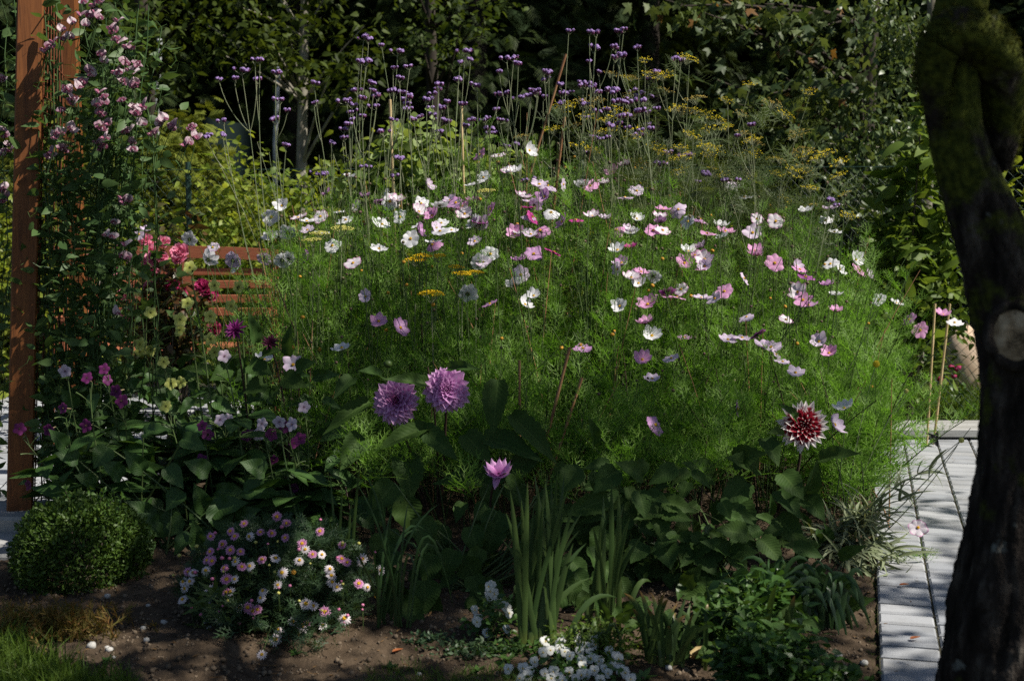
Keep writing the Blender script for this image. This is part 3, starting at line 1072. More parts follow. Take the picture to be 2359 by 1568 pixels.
# weeping birch leaves at the right
lm = [at(*q) for q in [(2060, 20, 8.9), (2090, 60, 8.8), (2050, 90, 8.9), (2100, 120, 8.9), (2080, 160, 8.8), (2010, 270, 8.8), (2060, 300, 8.7), (1980, 330, 8.7), (2030, 350, 8.7), (1950, 370, 8.7), (2000, 400, 8.6),
                       (1930, 420, 8.6), (1960, 460, 8.6), (2040, 420, 8.8), (2100, 220, 8.9), (2020, 10, 9), (1900, 330, 8.8), (1980, 480, 8.5), (2080, 380, 8.8)]]
woody('birch_tree', 'birch with small glossy hanging leaves beside the mossy trunk', 'tree', (at(2130, 300, 9.6)[0], 9.6, 0), 4.2, .06, lm, LEAF_S, .052, M['birch'], M['bark_pale'], None, 32, .11, zmin=.9, down=.9)
# trees to the right outside the frame: part of the same wood
for x, Y, h in [(6.4, 10.0, 9.0), (7.6, 12.4, 10.5)]:
    spruce(x, Y, h, 2.3, ['spruce at the edge of the wood beyond the mossy trunk, the nearer one', 'taller spruce deeper in the wood beyond the mossy trunk'][int(Y > 11)], 1.0)

# ------------------------------------------------------------------ steel posts and netting beyond the fence
for px, y0, y1, Y, lab in [(368, 94, 250, 12.6, 'galvanised steel fence post standing among leaves behind the golden conifers'), (641, 158, 330, 14.3, 'steel fence post half hidden left of the pale trunk')]:
    a, b = at(px, y0, Y), at(px - 8, y1, Y)
    t = thing('fence_post', lab, 'post', (b[0], Y, 0), 'steel posts beyond the garden')
    q = np.array([[b[0], Y, 0], b, a])
    ob('pole', (Geo().add(*tubes((q - np.array([b[0], Y, 0]))[None], .024, 12, False)), M['galv']), t)
    ob('cap', (Geo().add(*(lambda d: (d[0] * .028 + a - np.array([b[0], Y, 0]), d[1], d[2]))(ico_t(12, 4, .6, True))), M['galv']), t)
g = Geo()
q0, q1 = at(395, 330, 12.9), at(585, 330, 13.1)
nz = np.linspace(0, 1, 15)
ht = [2.35, 2.42, 2.40, 2.44, 2.36]
V = []
for i, s in enumerate(np.linspace(0, 1, 15)):
    for z in np.linspace(0, 1, 9):
        V.append([q0[0] + (q1[0] - q0[0]) * s, 12.9 + .05 * math.sin(9 * s) + .03 * math.sin(7 * z), .1 + z * (1.90 + .03 * math.sin(5 * s))])
V = np.array(V)
g.add(V, grid_faces(15, 9)).add(V + np.array([0, .006, 0]), grid_faces(15, 9)[:, ::-1])
tag(ob('windbreak_net', (g, M['net'])), 'dark green windbreak netting stretched beside the steel post', 'netting')

# ------------------------------------------------------------------ chain link fence
FA, FB = np.array([-4.6, 9.3, 0]), np.array([3.6, 7.75, 0])
fl = np.linalg.norm(FB - FA)
fd = (FB - FA) / fl
FH = 1.42
fence = thing('chain_link_fence', 'green chain link fence running behind the whole flower bed', 'fence', tuple(FA))
g = Geo()
pitch = .062
seg = []
n0 = int(FH / pitch)
for k in range(-n0, int(fl / pitch) + 1):
    for sg in (0, 1):
        s0, s1 = (k * pitch, k * pitch + FH)
        z0, z1 = 0.03, FH + .03
        if s0 < 0:
            z0 += -s0
            s0 = 0
        if s1 > fl:
            z1 -= s1 - fl
            s1 = fl
        if s1 <= s0:
            continue
        a, b = s0 * fd, s1 * fd
        if sg:
            seg.append([[*a[:2], FH + .06 - z0], [*b[:2], FH + .06 - z1]])
        else:
            seg.append([[*a[:2], z0], [*b[:2], z1]])
off = np.array([fd[1], -fd[0], 0]) * .0016
S_ = np.array(seg)
S_[::2] += off
S_[1::2] -= off
g.add(*tubes(S_, .0013, 3, False))
for z in (.03, FH * .5, FH + .03):
    g.add(*tubes(np.array([[0, 0, z], [*(fd * fl)[:2], z]])[None], .002, 4, False))
ob('wire_mesh', (g, M['wire_green']), fence)
for s in (.05, 2.6, 5.1, 7.0, fl - .05):
    q = fd * s
    ob('post', (Geo().add(*tubes(np.array([[q[0], q[1] + .02, 0], [q[0], q[1] + .02, FH + .08]])[None], .019, 10, False)), M['wire_green']), fence)

# ------------------------------------------------------------------ shrubs along the fence


def shrub(name, label, c, r, n, leaf, size, mat, group=None, nper=14, sig=.07, stem=M['twig'], cat='shrub', up=.55, down=.2, stems=9):
    c = np.asarray(c, float)
    base = np.array([c[0], c[1], 0.0])
    t = thing(name, label, cat, tuple(base), group)
    d = nrm(rng.normal(size=(n, 3)))
    q = d * (U(.3, 1, n) ** .5)[:, None]
    bump = 1 + .16 * np.sin(4.3 * d[:, 0] + 2 * c[0]) * np.sin(5.1 * d[:, 2] + c[1]) + .1 * rng.normal(size=n)
    q = c + q * np.asarray(r) * bump[:, None]
    q = q[q[:, 2] > .02]
    P = np.repeat(q, nper, 0) + rng.normal(size=(len(q) * nper, 3)) * sig
    P[:, 2] = np.maximum(P[:, 2], .015)
    g = Geo().inst(leaf, P, rand_frames(len(P), down, up), U(size * .6, size * 1.25, len(P)))
    ob('foliage', (g.shifted(base), mat), t)
    g = Geo()
    for i in range(stems):
        e = q[rng.integers(len(q))]
        s = base + np.array([U(-.06, .06), U(-.06, .06), 0])
        g.add(*tubes(bez(s, (s + e) / 2 + np.array([0, 0, .15]), e, 7), np.linspace(.012, .003, 7), 5, False))
    ob('stem', (g.shifted(base), stem), t)
    return t


CON = spray_t(5, .09, 7)
p = at(400, 380, 9.9)
shrub('golden_conifer', 'golden green feathery conifer behind the wire fence, taller and nearer the sweet peas', (p[0], 9.9, .70), (.62, .5, 1.02), 620, CON, .11, M['gold_con'], 'golden conifers', 13, .06)
p = at(520, 430, 10.2)
shrub('golden_conifer', 'golden green feathery conifer behind the wire fence, lower and broader one', (p[0], 10.2, .50), (.6, .5, .85), 520, CON, .11, M['gold_con'], 'golden conifers', 13, .06)
p = at(60, 450, 9.6)
shrub('golden_conifer', 'golden green feathery conifer showing behind the red brown post', (p[0], 9.6, .60), (.6, .5, 1.0), 450, CON, .11, M['gold_con'], 'golden conifers', 13, .06)
for px, Y, z, r, n, lab in [(560, 8.9, .82, (.42, .3, .80), 190, 'sunlit leafy hedge shrub between the golden conifers and the verbena'),
                            (760, 8.75, .80, (.46, .3, .78), 210, 'sunlit leafy hedge shrub behind the left verbena stems'),
                            (300, 8.95, .62, (.45, .3, .55), 130, 'leafy hedge shrub behind the pink roses'),
                            (30, 8.9, .60, (.5, .3, .70), 130, 'leafy hedge shrub behind the red brown post'),
                            (900, 8.6, .55, (.4, .28, .60), 120, 'low leafy hedge shrub behind the bean leaves'),
                            (1290, 8.5, .45, (.55, .28, .60), 130, 'low leafy hedge shrub behind the middle of the bed'),
                            (1640, 8.3, .45, (.6, .28, .66), 150, 'low leafy hedge shrub behind the fennel')]:
    p = at(px, 465, Y)
    shrub('hedge_shrub', lab, (p[0], Y, z), r, n, LEAF_M, .062, M['hedge'], 'shrubs along the wire fence', 13, .075)
# laurel-leaved shrub at the right
p = at(2110, 480, 7.55)
shrub('laurel_shrub', 'tall shrub with big glossy oblong leaves between fence and mossy trunk', (p[0], 7.55, 1.0), (.19, .18, .72), 90, LEAF_L, .135, M['laurel'], None, 7, .05, up=.5, down=-.35)
p = at(2050, 610, 7.62)
shrub('beech_shrub', 'glossy leafed hedge bush at the foot of the laurel shrub', (p[0], 7.62, .62), (.42, .22, .58), 170, LEAF_M, .06, M['laurel'], None, 13, .07)
p = at(1860, 590, 7.9)
shrub('beech_shrub', 'dark green hedge bush behind the cosmos beside the fence wires', (p[0], 7.9, .50), (.45, .22, .55), 120, LEAF_M, .058, M['birch'], None, 12, .07)
p = at(2330, 480, 7.6)
shrub('climbing_shrub', 'thin upright leafy shrub right behind the mossy trunk', (p[0], 7.6, .85), (.13, .13, .75), 60, LEAF_M, .07, M['hedge'], None, 8, .05)
# boulder and red geranium beyond the fence
p = at(2225, 860, 9.0)
v = ico_t(14, 9, .9)
vv = v[0] * (1 + .12 * rng.normal(size=(len(v[0]), 1)) * .5) * np.array([.16, .12, .26])
tag(ob('boulder', (Geo().add(vv, v[1], v[2]), M['tan'], True), None, (p[0], 9.0, .20)), 'tan coloured boulder glimpsed beyond the fence beside the mossy trunk', 'boulder')
t = shrub('geranium', 'low geranium with red blooms beyond the fence near the canes', (at(2170, 880, 8.6)[0], 8.6, .12), (.16, .14, .16), 30, LEAF_S, .05, M['low_leaf'], None, 6, .04, cat='plant')
for x, y in [(2190, 845), (2203, 850), (2196, 866), (2165, 872), (2206, 846)]:
    q = at(x, y, 8.45) - np.array([at(2170, 880, 8.6)[0], 8.6, 0])
    bl = ico_t(7, 4, .7)
    ob('bloom', (Geo().add(bl[0] * .022 * (1 + .2 * rng.normal(size=(len(bl[0]), 1))) + q, bl[1], bl[2]), M['rose_deep']), t)
# grass beyond the fence and lawn tufts in front
BL = blade_t(3, .045, .4)
N = 5200
P = np.stack([U(1.3, 4.2, N), U(7.6, 9.4, N), np.zeros(N) - .02], 1)
g = Geo().inst(BL, P, frames(np.stack([.5 * rng.normal(size=N), .5 * rng.normal(size=N), np.ones(N)], 1), rng.normal(size=(N, 3))), U(.08, .22, N))
pts = []
for cx, cy, rx, ry, n in [(40, 1560, 130, 45, 900), (20, 1500, 50, 25, 260), (150, 1590, 160, 25, 700), (930, 1570, 95, 45, 480), (1130, 1570, 110, 30, 420), (1010, 1600, 250, 30, 900), (1290, 1600, 120, 20, 200)]:
    a, r = U(0, 6.283, n), np.sqrt(U(0, 1, n))
    for x, y in zip(cx + rx * r * np.cos(a), cy + ry * r * np.sin(a)):
        q = ground_at(x, y, .05)
        pts.append([q[0], q[1], soil_z(q[0], q[1]) - .005])
ye = U(3.4, 7.1, 700)
for a_, b_ in zip(edge_x(ye) + .012 * rng.normal(size=700) - .006, ye):
    pts.append([a_, b_, .004])
ye = U(3.4, 7.0, 160)
for a_, b_ in zip(edge_x(ye) + .008 + .1705 * rng.integers(1, 3, 160) + .004 * rng.normal(size=160), ye):
    pts.append([a_, b_, .012])
P = np.array(pts)
g.inst(BL, P, frames(np.stack([.6 * rng.normal(size=len(P)), .6 * rng.normal(size=len(P)), np.ones(len(P))], 1), rng.normal(size=(len(P), 3))), np.where(P[:, 0] < -.6, U(.04, .11, len(P)), np.where(P[:, 0] > edge_x(P[:, 1]) - .03, U(.008, .024, len(P)), U(.02, .055, len(P)))))
tag(ob('grass', (g, M['grass'])), kind='stuff')


# ================================================================== BENCH
p0 = at(190, 600, 8.05)
p1 = at(640, 600, 8.05)
bx, bw = (p0[0] + p1[0]) / 2, p1[0] - p0[0]
bench = thing('garden_bench', 'red brown slatted timber bench on the patio behind the pink roses', 'bench', (bx, 8.05, 0))
for i, py in enumerate([626, 655, 688, 718]):
    z = at(400, py, 8.05)[2]
    ob('slat', (Geo().add(*box([0, .012, z], [bw - .05, .018, .045 if i else .04], None, .003)), M['bench'], False), bench)
zr = at(400, 589, 8.05)[2]
xs = np.linspace(-bw / 2, bw / 2, 15)
g = Geo()
for i in range(14):
    xm = (xs[i] + xs[i + 1]) / 2
    c_, s_ = math.cos(0), 0
V, F = [], []
for i, x in enumerate(xs):
    zc = zr + .022 * (1 - (x / (bw / 2)) ** 2)
    for dy, dz in ((-.017, -.034), (.017, -.034), (.017, .034), (-.017, .034)):
        V.append([x, dy, zc + dz])
for i in range(14):
    for j in range(4):
        F.append([i * 4 + j, i * 4 + (j + 1) % 4, i * 4 + 4 + (j + 1) % 4, i * 4 + 4 + j])
F += [[3, 2, 1, 0], [56, 57, 58, 59]]
ob('top_rail', (Geo().add(V, F), M['bench'], False), bench)
for x in (-bw / 2 + .03, bw / 2 - .03):
    ob('leg', (Geo().add(*box([x, .034, zr / 2 - .02], [.05, .026, zr - .04], None, .004)), M['bench'], False), bench)
    ob('leg', (Geo().add(*box([x, -.46, .30], [.05, .05, .60], None, .004)), M['bench'], False), bench)
    ob('armrest', (Geo().add(*box([x, -.25, .615], [.06, .52, .028], None, .005)), M['bench'], False), bench)
ob('backrest_post', (Geo().add(*box([at(432, 640, 8.05)[0] - bx, -.003, zr - .20], [.055, .016, .34], None, .003)), M['bench'], False), bench)
for j in range(6):
    ob('slat', (Geo().add(*box([0, -.06 - .075 * j, .43], [bw - .02, .062, .024], None, .003)), M['bench'], False), bench)

# ================================================================== ARCH POST WITH RUSTY MESH
PY = 5.2
pb, pt = at(48.5, 1236, PY), at(72, -30, PY)
pz0 = pb[2] = .09
pt2 = pb + (pt - pb) * 1.22
post = thing('trellis_post', 'red brown stained square timber post carrying rusty mesh, nearest upright of the arch', 'post', (pb[0], PY, pz0))
axis = nrm(pt2 - pb)
hw, hd = .0462, .0462
rz = rad(16)
ex = np.array([math.cos(rz), math.sin(rz), 0])
ey = nrm(np.cross(axis, ex))
ex = np.cross(ey, axis)
H_ = np.linalg.norm(pt2 - pb)
V, F = [], []
cs = .005
ring = [(-hw + cs, -hd), (hw - cs, -hd), (hw, -hd + cs), (hw, hd - cs), (hw - cs, hd), (-hw + cs, hd), (-hw, hd - cs), (-hw, -hd + cs)]
for s in np.linspace(0, H_, 12):
    for x, y in ring:
        V.append(axis * s + ex * x + ey * y)
for i in range(11):
    for j in range(8):
        F.append([i * 8 + j, i * 8 + (j + 1) % 8, i * 8 + 8 + (j + 1) % 8, i * 8 + 8 + j])
ob('timber', (Geo().add(V, F), M['post'], False), post)
# second upright of the arch, behind the sweet peas
q = at(160, 30, 6.15)
t = thing('trellis_post', 'red brown timber post whose top shows behind the sweet peas', 'post', (q[0], 6.15, 0))
ob('timber', (Geo().add(*box([0, 0, 1.3], [.062, .062, 2.6], None, .004)), M['post'], False), t)
mesh_t = thing('trellis_mesh', 'rusty steel wire mesh panel fixed between the two arch posts', 'wire mesh', (pb[0], PY, 0))
g = Geo()
a0 = pb + ex * (hw + .004) + ey * (-hd * .2)
b0 = np.array([q[0] - .03, 6.15, .09])
du = b0 - a0
for z in np.arange(.12, 2.55, .152):
    lean = axis * (z / axis[2])
    s = a0 + lean - np.array([0, 0, .09])
    e = b0 + np.array([0, 0, z - .09])
    # each cross wire is bent round the post's corner and sticks out past its front face
    k0 = s + ex * .002 - ey * .05
    k1 = k0 - ex * .0 - ey * .022
    g.add(*tubes(np.array([k1 - nrm(du) * .0, k0, s, e])[None], .0026, 5, False))
for f_ in np.linspace(.012, 1, 8):
    s = a0 + du * f_
    lean = axis * 2.5 * (1 - f_) + np.array([0, 0, 2.5]) * f_
    g.add(*tubes(np.array([s + np.array([0, 0, .0]), s + lean])[None], .0028, 5, False))
ob('wire_panel', (g.shifted((pb[0], PY, 0)), M['rust']), mesh_t)


# ================================================================== FLOWER HEAD SHAPES
def petal_grid(n, L, w, r0=.0, nu=6, nv=5, cup=.0, curl=.0, notch=.0, peak=.62, rise=0., jit=.0, seed=0, z0=0., point=False):
    """ring of n petals as (V,F,A), radius L, facing +z"""
    r = np.random.default_rng(seed)
    V, F, A = [], [], []
    off = 0
    u = np.linspace(0, 1, nu)
    v = np.linspace(-1, 1, nv)
    for i in range(n):
        Lp = L * (1 + jit * r.uniform(-1, .6))
        sh = (np.sin(np.pi * (.10 + .90 * u) ** peak * (.86 if not point else 1.0)) ** .8)
        sh = sh / sh.max()
        half = w * .5 * sh
        x = half[:, None] * v[None]
        rr = r0 + (Lp - r0) * u[:, None] + 0 * x
        rr = rr + (u ** 6)[:, None] * (notch * np.cos(v * 7.5)[None] - (.10 * Lp * v ** 2)[None])
        z = z0 + rise * u[:, None] + cup * (u ** 1.6)[:, None] * Lp + curl * (v ** 2)[None] * (u[:, None]) + .012 * Lp * np.sin(v * 9)[None] * u[:, None]
        z = z + jit * .25 * Lp * r.uniform(-1, 1) * u[:, None]
        a = 2 * math.pi * i / n + jit * .35 * r.uniform(-1, 1)
        c, s = math.cos(a), math.sin(a)
        P = np.stack([rr * c - x * s, rr * s + x * c, z + 0 * x], -1).reshape(-1, 3)
        V.append(P)
        F.append(grid_faces(nu, nv) + off)
        A.append(np.stack([u[:, None] + 0 * x, v[None] + 0 * x, 0 * x + i], -1).reshape(-1, 3))
        off += len(P)
    return np.concatenate(V), np.concatenate(F), np.concatenate(A)


def disc_mesh(name, r, h, mat, n=40, seed=0):
    g = Geo()
    d = ico_t(10, 4, h / r, True)
    g.add(d[0] * r, d[1])
    b = ico_t(5, 3)
    rr = np.random.default_rng(seed)
    a = rr.uniform(0, 6.283, n)
    q = np.sqrt(rr.uniform(0, 1, n)) * r
    P = np.stack([np.cos(a) * q, np.sin(a) * q, h * np.sqrt(np.maximum(0, 1 - (q / r) ** 2)) + .0006], 1)
    g.inst(b, P, rand_frames(n), r * .17)
    return g.mesh(name, mat)


COS_ME = {}
for kk in COS:
    for sh, (cup, n) in {'open': (.10, 8), 'flat': (-.02, 8), 'cup': (.55, 8), 'tilt': (.28, 7), 'droop': (-.30, 8)}.items():
        COS_ME[kk, sh] = Geo().add(*petal_grid(n, .042, .0355, .003, 6, 6, cup, -.005, .0022, .80, 0, .22, len(COS_ME) + 3)).mesh('flower_head', COS[kk])
COS_DISC = disc_mesh('disc', .0062, .0042, M['yellow'])
cal = petal_grid(8, .011, .006, .001, 3, 3, -.25, 0, 0, .6, 0, .1, 5, -.003, True)
COS_CAL = Geo().add(*cal).add(*(lambda d: (d[0] * np.array([.0045, .0045, .005]) + np.array([0, 0, -.004]), d[1], d[2]))(ico_t(8, 5))).mesh('calyx', M['stem'])

ZONES = []      # (phrase, px, py) landmarks used in labels


def num(i):
    return ['first', 'second', 'third', 'fourth', 'fifth', 'sixth', 'seventh', 'eighth', 'ninth', 'tenth', 'eleventh', 'twelfth', 'thirteenth', 'fourteenth', 'fifteenth', 'sixteenth', 'seventeenth', 'eighteenth', 'nineteenth', 'twentieth'][i]


def cnt(n):
    return ['none', 'one', 'two', 'three', 'four', 'five', 'six', 'seven', 'eight', 'nine', 'ten', 'eleven', 'twelve', 'thirteen', 'fourteen', 'fifteen', 'sixteen', 'seventeen', 'eighteen', 'nineteen', 'twenty'][n]


def zone_labels(items, marks, noun):
    """items: list of (px, py, adjective); gives each its own label from look, nearest landmark and rank"""
    keys = []
    for x, y, adj in items:
        d = [math.hypot((x - mx) * 1.0, (y - my) * 1.15) for _, mx, my in marks]
        i = int(np.argmin(d))
        ph, mx, my = marks[i]
        if y < my - 30 and abs(x - mx) < (my - y) * 2.2:
            rel = 'above'
        elif y > my + 30 and abs(x - mx) < (y - my) * 2.2:
            rel = 'below'
        else:
            rel = 'left of' if x < mx else 'right of'
        keys.append((adj, rel, ph))
    out = []
    for i, k in enumerate(keys):
        same = sorted([j for j in range(len(items)) if keys[j] == k], key=lambda j: items[j][0])
        s = f'{k[0]} {noun} {k[1]} {k[2]}'
        if len(same) > 1:
            r = same.index(i)
            s += f', {num(r)} from left of {cnt(len(same))}'
        out.append(s)
    return out


# ================================================================== COSMOS
def Hf(x, Y):
    """top of the feathery cosmos foliage"""
    x = np.asarray(x, float)
    Y = np.asarray(Y, float)
    h = np.interp(Y, [4.4, 4.7, 5.2, 5.8, 6.4, 6.9, 7.25], [.20, .36, .58, .88, 1.08, 1.12, .85])
    h = h + .30 * np.exp(-((x - .10) / .75) ** 2) * np.clip((Y - 5.5) / .9, 0, 1)
    t = np.clip((edge_x(Y) + .22 - x) / .75, 0, 1)
    h = h * (.22 + .78 * np.sqrt(1 - (1 - t) ** 2))
    t = np.clip((x + 1.32) / .55, 0, 1)
    h = h * (.30 + .70 * np.sqrt(1 - (1 - t) ** 2))
    return h + .045 * np.sin(5.3 * x + 1) * np.sin(4.1 * Y) + .03 * np.sin(11 * x + 3 * Y)


def on_foliage(px, py, lift=.05, ymax=6.75, ymin=4.5):
    for Y in np.arange(ymin, ymax, .04):
        p = at(px, py, Y)
        if p[2] < Hf(p[0], Y) + lift:
            return p
    return at(px, py, ymax + U(-.2, .1))


FACE = {'f': (0, -.93, .35), 'u': (0, -.30, 1), 'e': (0, -.12, 1), 'l': (-.75, -.45, .55), 'r': (.75, -.45, .55), 'b': (.1, .8, .45), 's': (-.25, -.62, .62), 'd': (.85, -.5, .05), 'n': (-.1, .35, .9)}
HOW = {'f': 'wide open', 'u': 'upturned', 'e': 'side-on', 'l': 'tilted', 'r': 'tilted', 'b': 'turned-away', 's': 'half-facing', 'd': 'sideways', 'n': 'side-on'}
C = """625 500 white f open;649 474 white s cup;970 469 white f open;921 500 white f open;898 464 white f open;796 507 white s open;780 487 white e flat;706 510 white e tilt;686 502 picotee u tilt
738 499 picotee s open;753 445 lilac l cup;805 408 white e cup;820 477 picotee l tilt;876 465 lilac n flat;841 452 lilac e cup;1105 357 pink s open;1148 358 picotee u open;1113 409 white s tilt;1091 426 white e tilt;1171 390 picotee u open
986 427 pale r cup;995 497 pink s cup;1070 493 picotee s cup;1105 514 purple u tilt;1130 482 pink l open;1090 463 purple e cup;1063 465 purple e flat;1036 462 pale u cup;1016 514 white u open;880 517 white u tilt
1219 347 white r cup;1242 425 pale u tilt;1254 453 lilac s cup;1297 425 pale d open;1219 465 pale u tilt;1219 479 magenta e tilt;1226 500 magenta r flat;1326 507 magenta e flat;1389 422 picotee u cup
1439 455 pale e flat;1466 440 pale s open;1439 380 picotee e cup;1186 395 white e cup;1526 482 pink e tilt;1466 504 white u cup;1519 500 picotee u cup;1392 503 pale e cup;1584 510 white s open;1684 437 white u cup;1714 455 white u open
1743 504 picotee f open;1659 520 white e cup;1786 510 picotee f open;1901 508 white u open;1912 480 pale e tilt;1855 487 white e cup;320 540 pale f open;338 531 pale e cup;437 551 white b open;490 570 pale s open;480 598 white b cup;537 600 pale b open;545 615 white l tilt
622 545 white u tilt;663 536 white b open;740 535 white u open;708 530 pale u tilt;765 566 white s open;873 573 white u tilt;945 550 white f tilt;1013 533 white u open;997 558 white u tilt;708 595 lilac l cup;665 595 white b tilt;813 606 picotee u open;607 596 pale b open;650 600 white b tilt
1093 556 pale s tilt;1113 603 pale s tilt;1077 676 white b open;1128 700 lilac u open;842 683 pale s cup;872 740 pink s tilt;922 755 lilac r tilt;787 801 white u tilt;610 828 white e cup;675 840 pale s tilt;1040 530 white u open
1229 585 lilac s open;1276 581 magenta e flat;1452 570 magenta u cup;1422 576 white u cup;1601 588 pink e tilt;1628 538 pink u open;1671 533 pink e tilt;1739 578 pink u cup;1733 536 pale s tilt;1576 606 pink s cup;1616 620 pink u tilt;1713 641 pale r open;1476 626 pink e tilt
1536 672 purple n open;1569 666 picotee s open;1529 681 pink e flat;1559 684 pink e flat;1668 671 pink s open;1614 686 pale e tilt;1646 688 pale l tilt;1491 701 pink s cup;1427 705 white s cup;1229 681 white s cup;1209 701 white r cup;1486 743 pink e cup;1501 773 white s cup;1576 777 lilac u open;1342 802 lilac u open
1546 825 pale u open;1502 872 pale u tilt;1698 942 lilac d open;1509 978 lilac r flat;1676 782 pale u tilt;1709 778 pale u open;1743 770 purple n flat;1759 797 pale u cup;1719 730 pale e flat;1504 531 pink u open;1526 531 picotee u open;1452 538 white u cup;1446 530 pale u cup;1199 633 pale f tilt;1222 540 pale u tilt;1186 538 pink s cup;1479 828 pink s cup;1422 620 pale l tilt
1784 606 pink f open;1842 621 pink u open;1854 638 purple u open;1912 608 white s open;1934 620 white r tilt;1971 598 white r cup;1979 623 pink r open;1999 633 pale r cup;1921 535 white u tilt;1837 673 picotee s cup;1849 691 pink s tilt;1862 703 lilac u tilt;1924 680 white e cup;2024 691 white s open;2064 698 white u tilt
2094 736 lilac l flat;2119 760 pink f open;2171 725 pink u cup;2198 743 white u open;1809 736 picotee u open;1926 716 pink u cup;1906 656 lilac e cup;1776 800 pale u tilt;1787 816 pale r open;1802 833 pale u open;1832 858 pale u tilt;1886 786 pale s cup;1909 813 pink s cup;1944 940 white e cup;1922 978 pale r cup"""
ADJ = {'white': 'white', 'picotee': 'white pink-edged', 'pink': 'bright pink', 'lilac': 'lilac', 'pale': 'pale lilac', 'magenta': 'deep magenta', 'purple': 'dusky purple'}
marks = [('the bench', 430, 640), ('the golden yarrow heads', 1010, 625), ('the twin lilac dahlias', 970, 905), ('the red-and-white dahlia', 1848, 980),
         ('the fennel clump', 1600, 400), ('the two bamboo canes', 2168, 800), ('the laurel shrub', 2060, 520), ('the tallest verbena', 1180, 380), ('the magenta dahlia', 543, 760),
         ('the bean leaves', 960, 400), ('the dusky turned-away cosmos', 1536, 672), ('the big face-on pink cosmos', 1784, 606), ('the white pair under fennel', 1700, 447), ('the lone golden button flower', 2018, 838), ('the left verbena stems', 690, 440), ('the lowest lilac cosmos', 1509, 978), ('the magenta sideways cosmos', 1326, 507), ('the pale yarrow heads', 745, 540)]
CO = []
for item in C.replace('\n', ';').split(';'):
    x, y, k, f, sh = item.split()
    CO.append((float(x), float(y), k, f, sh))
r2 = np.random.default_rng(5)
band = [c for c in CO if 860 < c[0] < 1800 and 400 < c[1] < 640]
for i in range(46):
    c = band[int(r2.integers(len(band)))]
    CO.append((c[0] + r2.normal() * 26, c[1] + r2.normal() * 15, ['white', 'pale', 'picotee', 'white', 'pink', 'pale', 'lilac'][int(r2.integers(7))], ['e', 'u', 's', 'l', 'r', 'n', 'b'][int(r2.integers(7))], ['cup', 'tilt', 'open', 'droop', 'cup'][int(r2.integers(5))]))
labs = zone_labels([(x, y, HOW[f] + ' ' + ADJ[k]) for x, y, k, f, sh in CO], marks, 'cosmos')


def stem_curve(base, head, n, lean=.06, k=8):
    """stalk from the ground up to a head, arriving along the head's axis"""
    c1 = base + (head - base) * .55 + np.array([U(-lean, lean), U(-lean, lean), 0])
    c2 = head - nrm(np.asarray(n) * .6 + np.array([0, 0, .8])) * .07
    t = np.linspace(0, 1, k)[:, None]
    return (1 - t) ** 3 * base + 3 * t * (1 - t) ** 2 * c1 + 3 * t * t * (1 - t) * c2 + t ** 3 * head


FOL = []      # stalk points that carry feathery leaves
for (x, y, k, f, sh), lab in zip(CO, labs):
    if x < 600:
        p = at(x, y, 6.2 + U(-.3, .5))
    elif y < 530:
        p = at(x, y, 6.62 + U(-.2, .3))
        q = on_foliage(x, y, .085)
        if q[1] < 6.4:
            p = q
    else:
        p = on_foliage(x, y, .085)
    n = nrm(np.array(FACE[f]) + .16 * rng.normal(size=3))
    b = np.array([p[0] + U(-.12, .12), p[1] + U(-.02, .25), 0])
    b[0] = min(b[0], edge_x(b[1]) - .05)
    b[2] = soil_z(b[0], b[1])
    t = thing('cosmos_flower', lab, 'flower', tuple(b), 'cosmos in the flower bed')
    c = stem_curve(b, p - n * .006, n)
    ob('stem', (Geo().add(*tubes((c - b)[None], np.linspace(.0027, .0013, 8), 4, False)), M['stem']), t)
    FOL.append(c[4:7])
    R = zframe(n, U(0, 6.28))
    s = U(.76, 1.04) * (1.0 if sh != 'cup' else .95)
    hd = ob('flower_head', COS_ME[k, sh], t, p - b, R, s)
    ob('disc', COS_DISC, hd, (0, 0, .0008))
    ob('calyx', COS_CAL, hd)

# the lone bloom leaning out over the path
p = at(2114, 1214, 4.75)
b = np.array([1.16, 4.72, soil_z(1.16, 4.72)])
t = thing('cosmos_flower', 'single pale pink cosmos with dark eye leaning out over the paved path', 'flower', tuple(b), 'cosmos in the flower bed')
n = nrm(np.array([-.2, -.85, .5]))
c = bez(b, b + np.array([.12, 0, .02]), at(2128, 1300, 4.75), 6)
c = np.concatenate([c, bez(at(2128, 1300, 4.75), at(2125, 1260, 4.75), p, 5)[1:]])
ob('stem', (Geo().add(*tubes((c - b)[None], .0016, 4, False)), M['stem']), t)
hd = ob('flower_head', COS_ME['picotee', 'tilt'], t, p - b, zframe(n, .4), .85)
ob('disc', COS_DISC, hd, (0, 0, .0008))
ob('calyx', COS_CAL, hd)
FR = [frond_t(4, .0205, i, .30) for i in range(4)]
PP = np.repeat(c[3:7], 9, 0) + rng.normal(size=(36, 3)) * .008
g = Geo().inst(FR[0], PP, rand_frames(36, -.2, .5, .7), U(.06, .10, 36))
ob('foliage', (g.shifted(b), M['cosmos_leaf']), t)

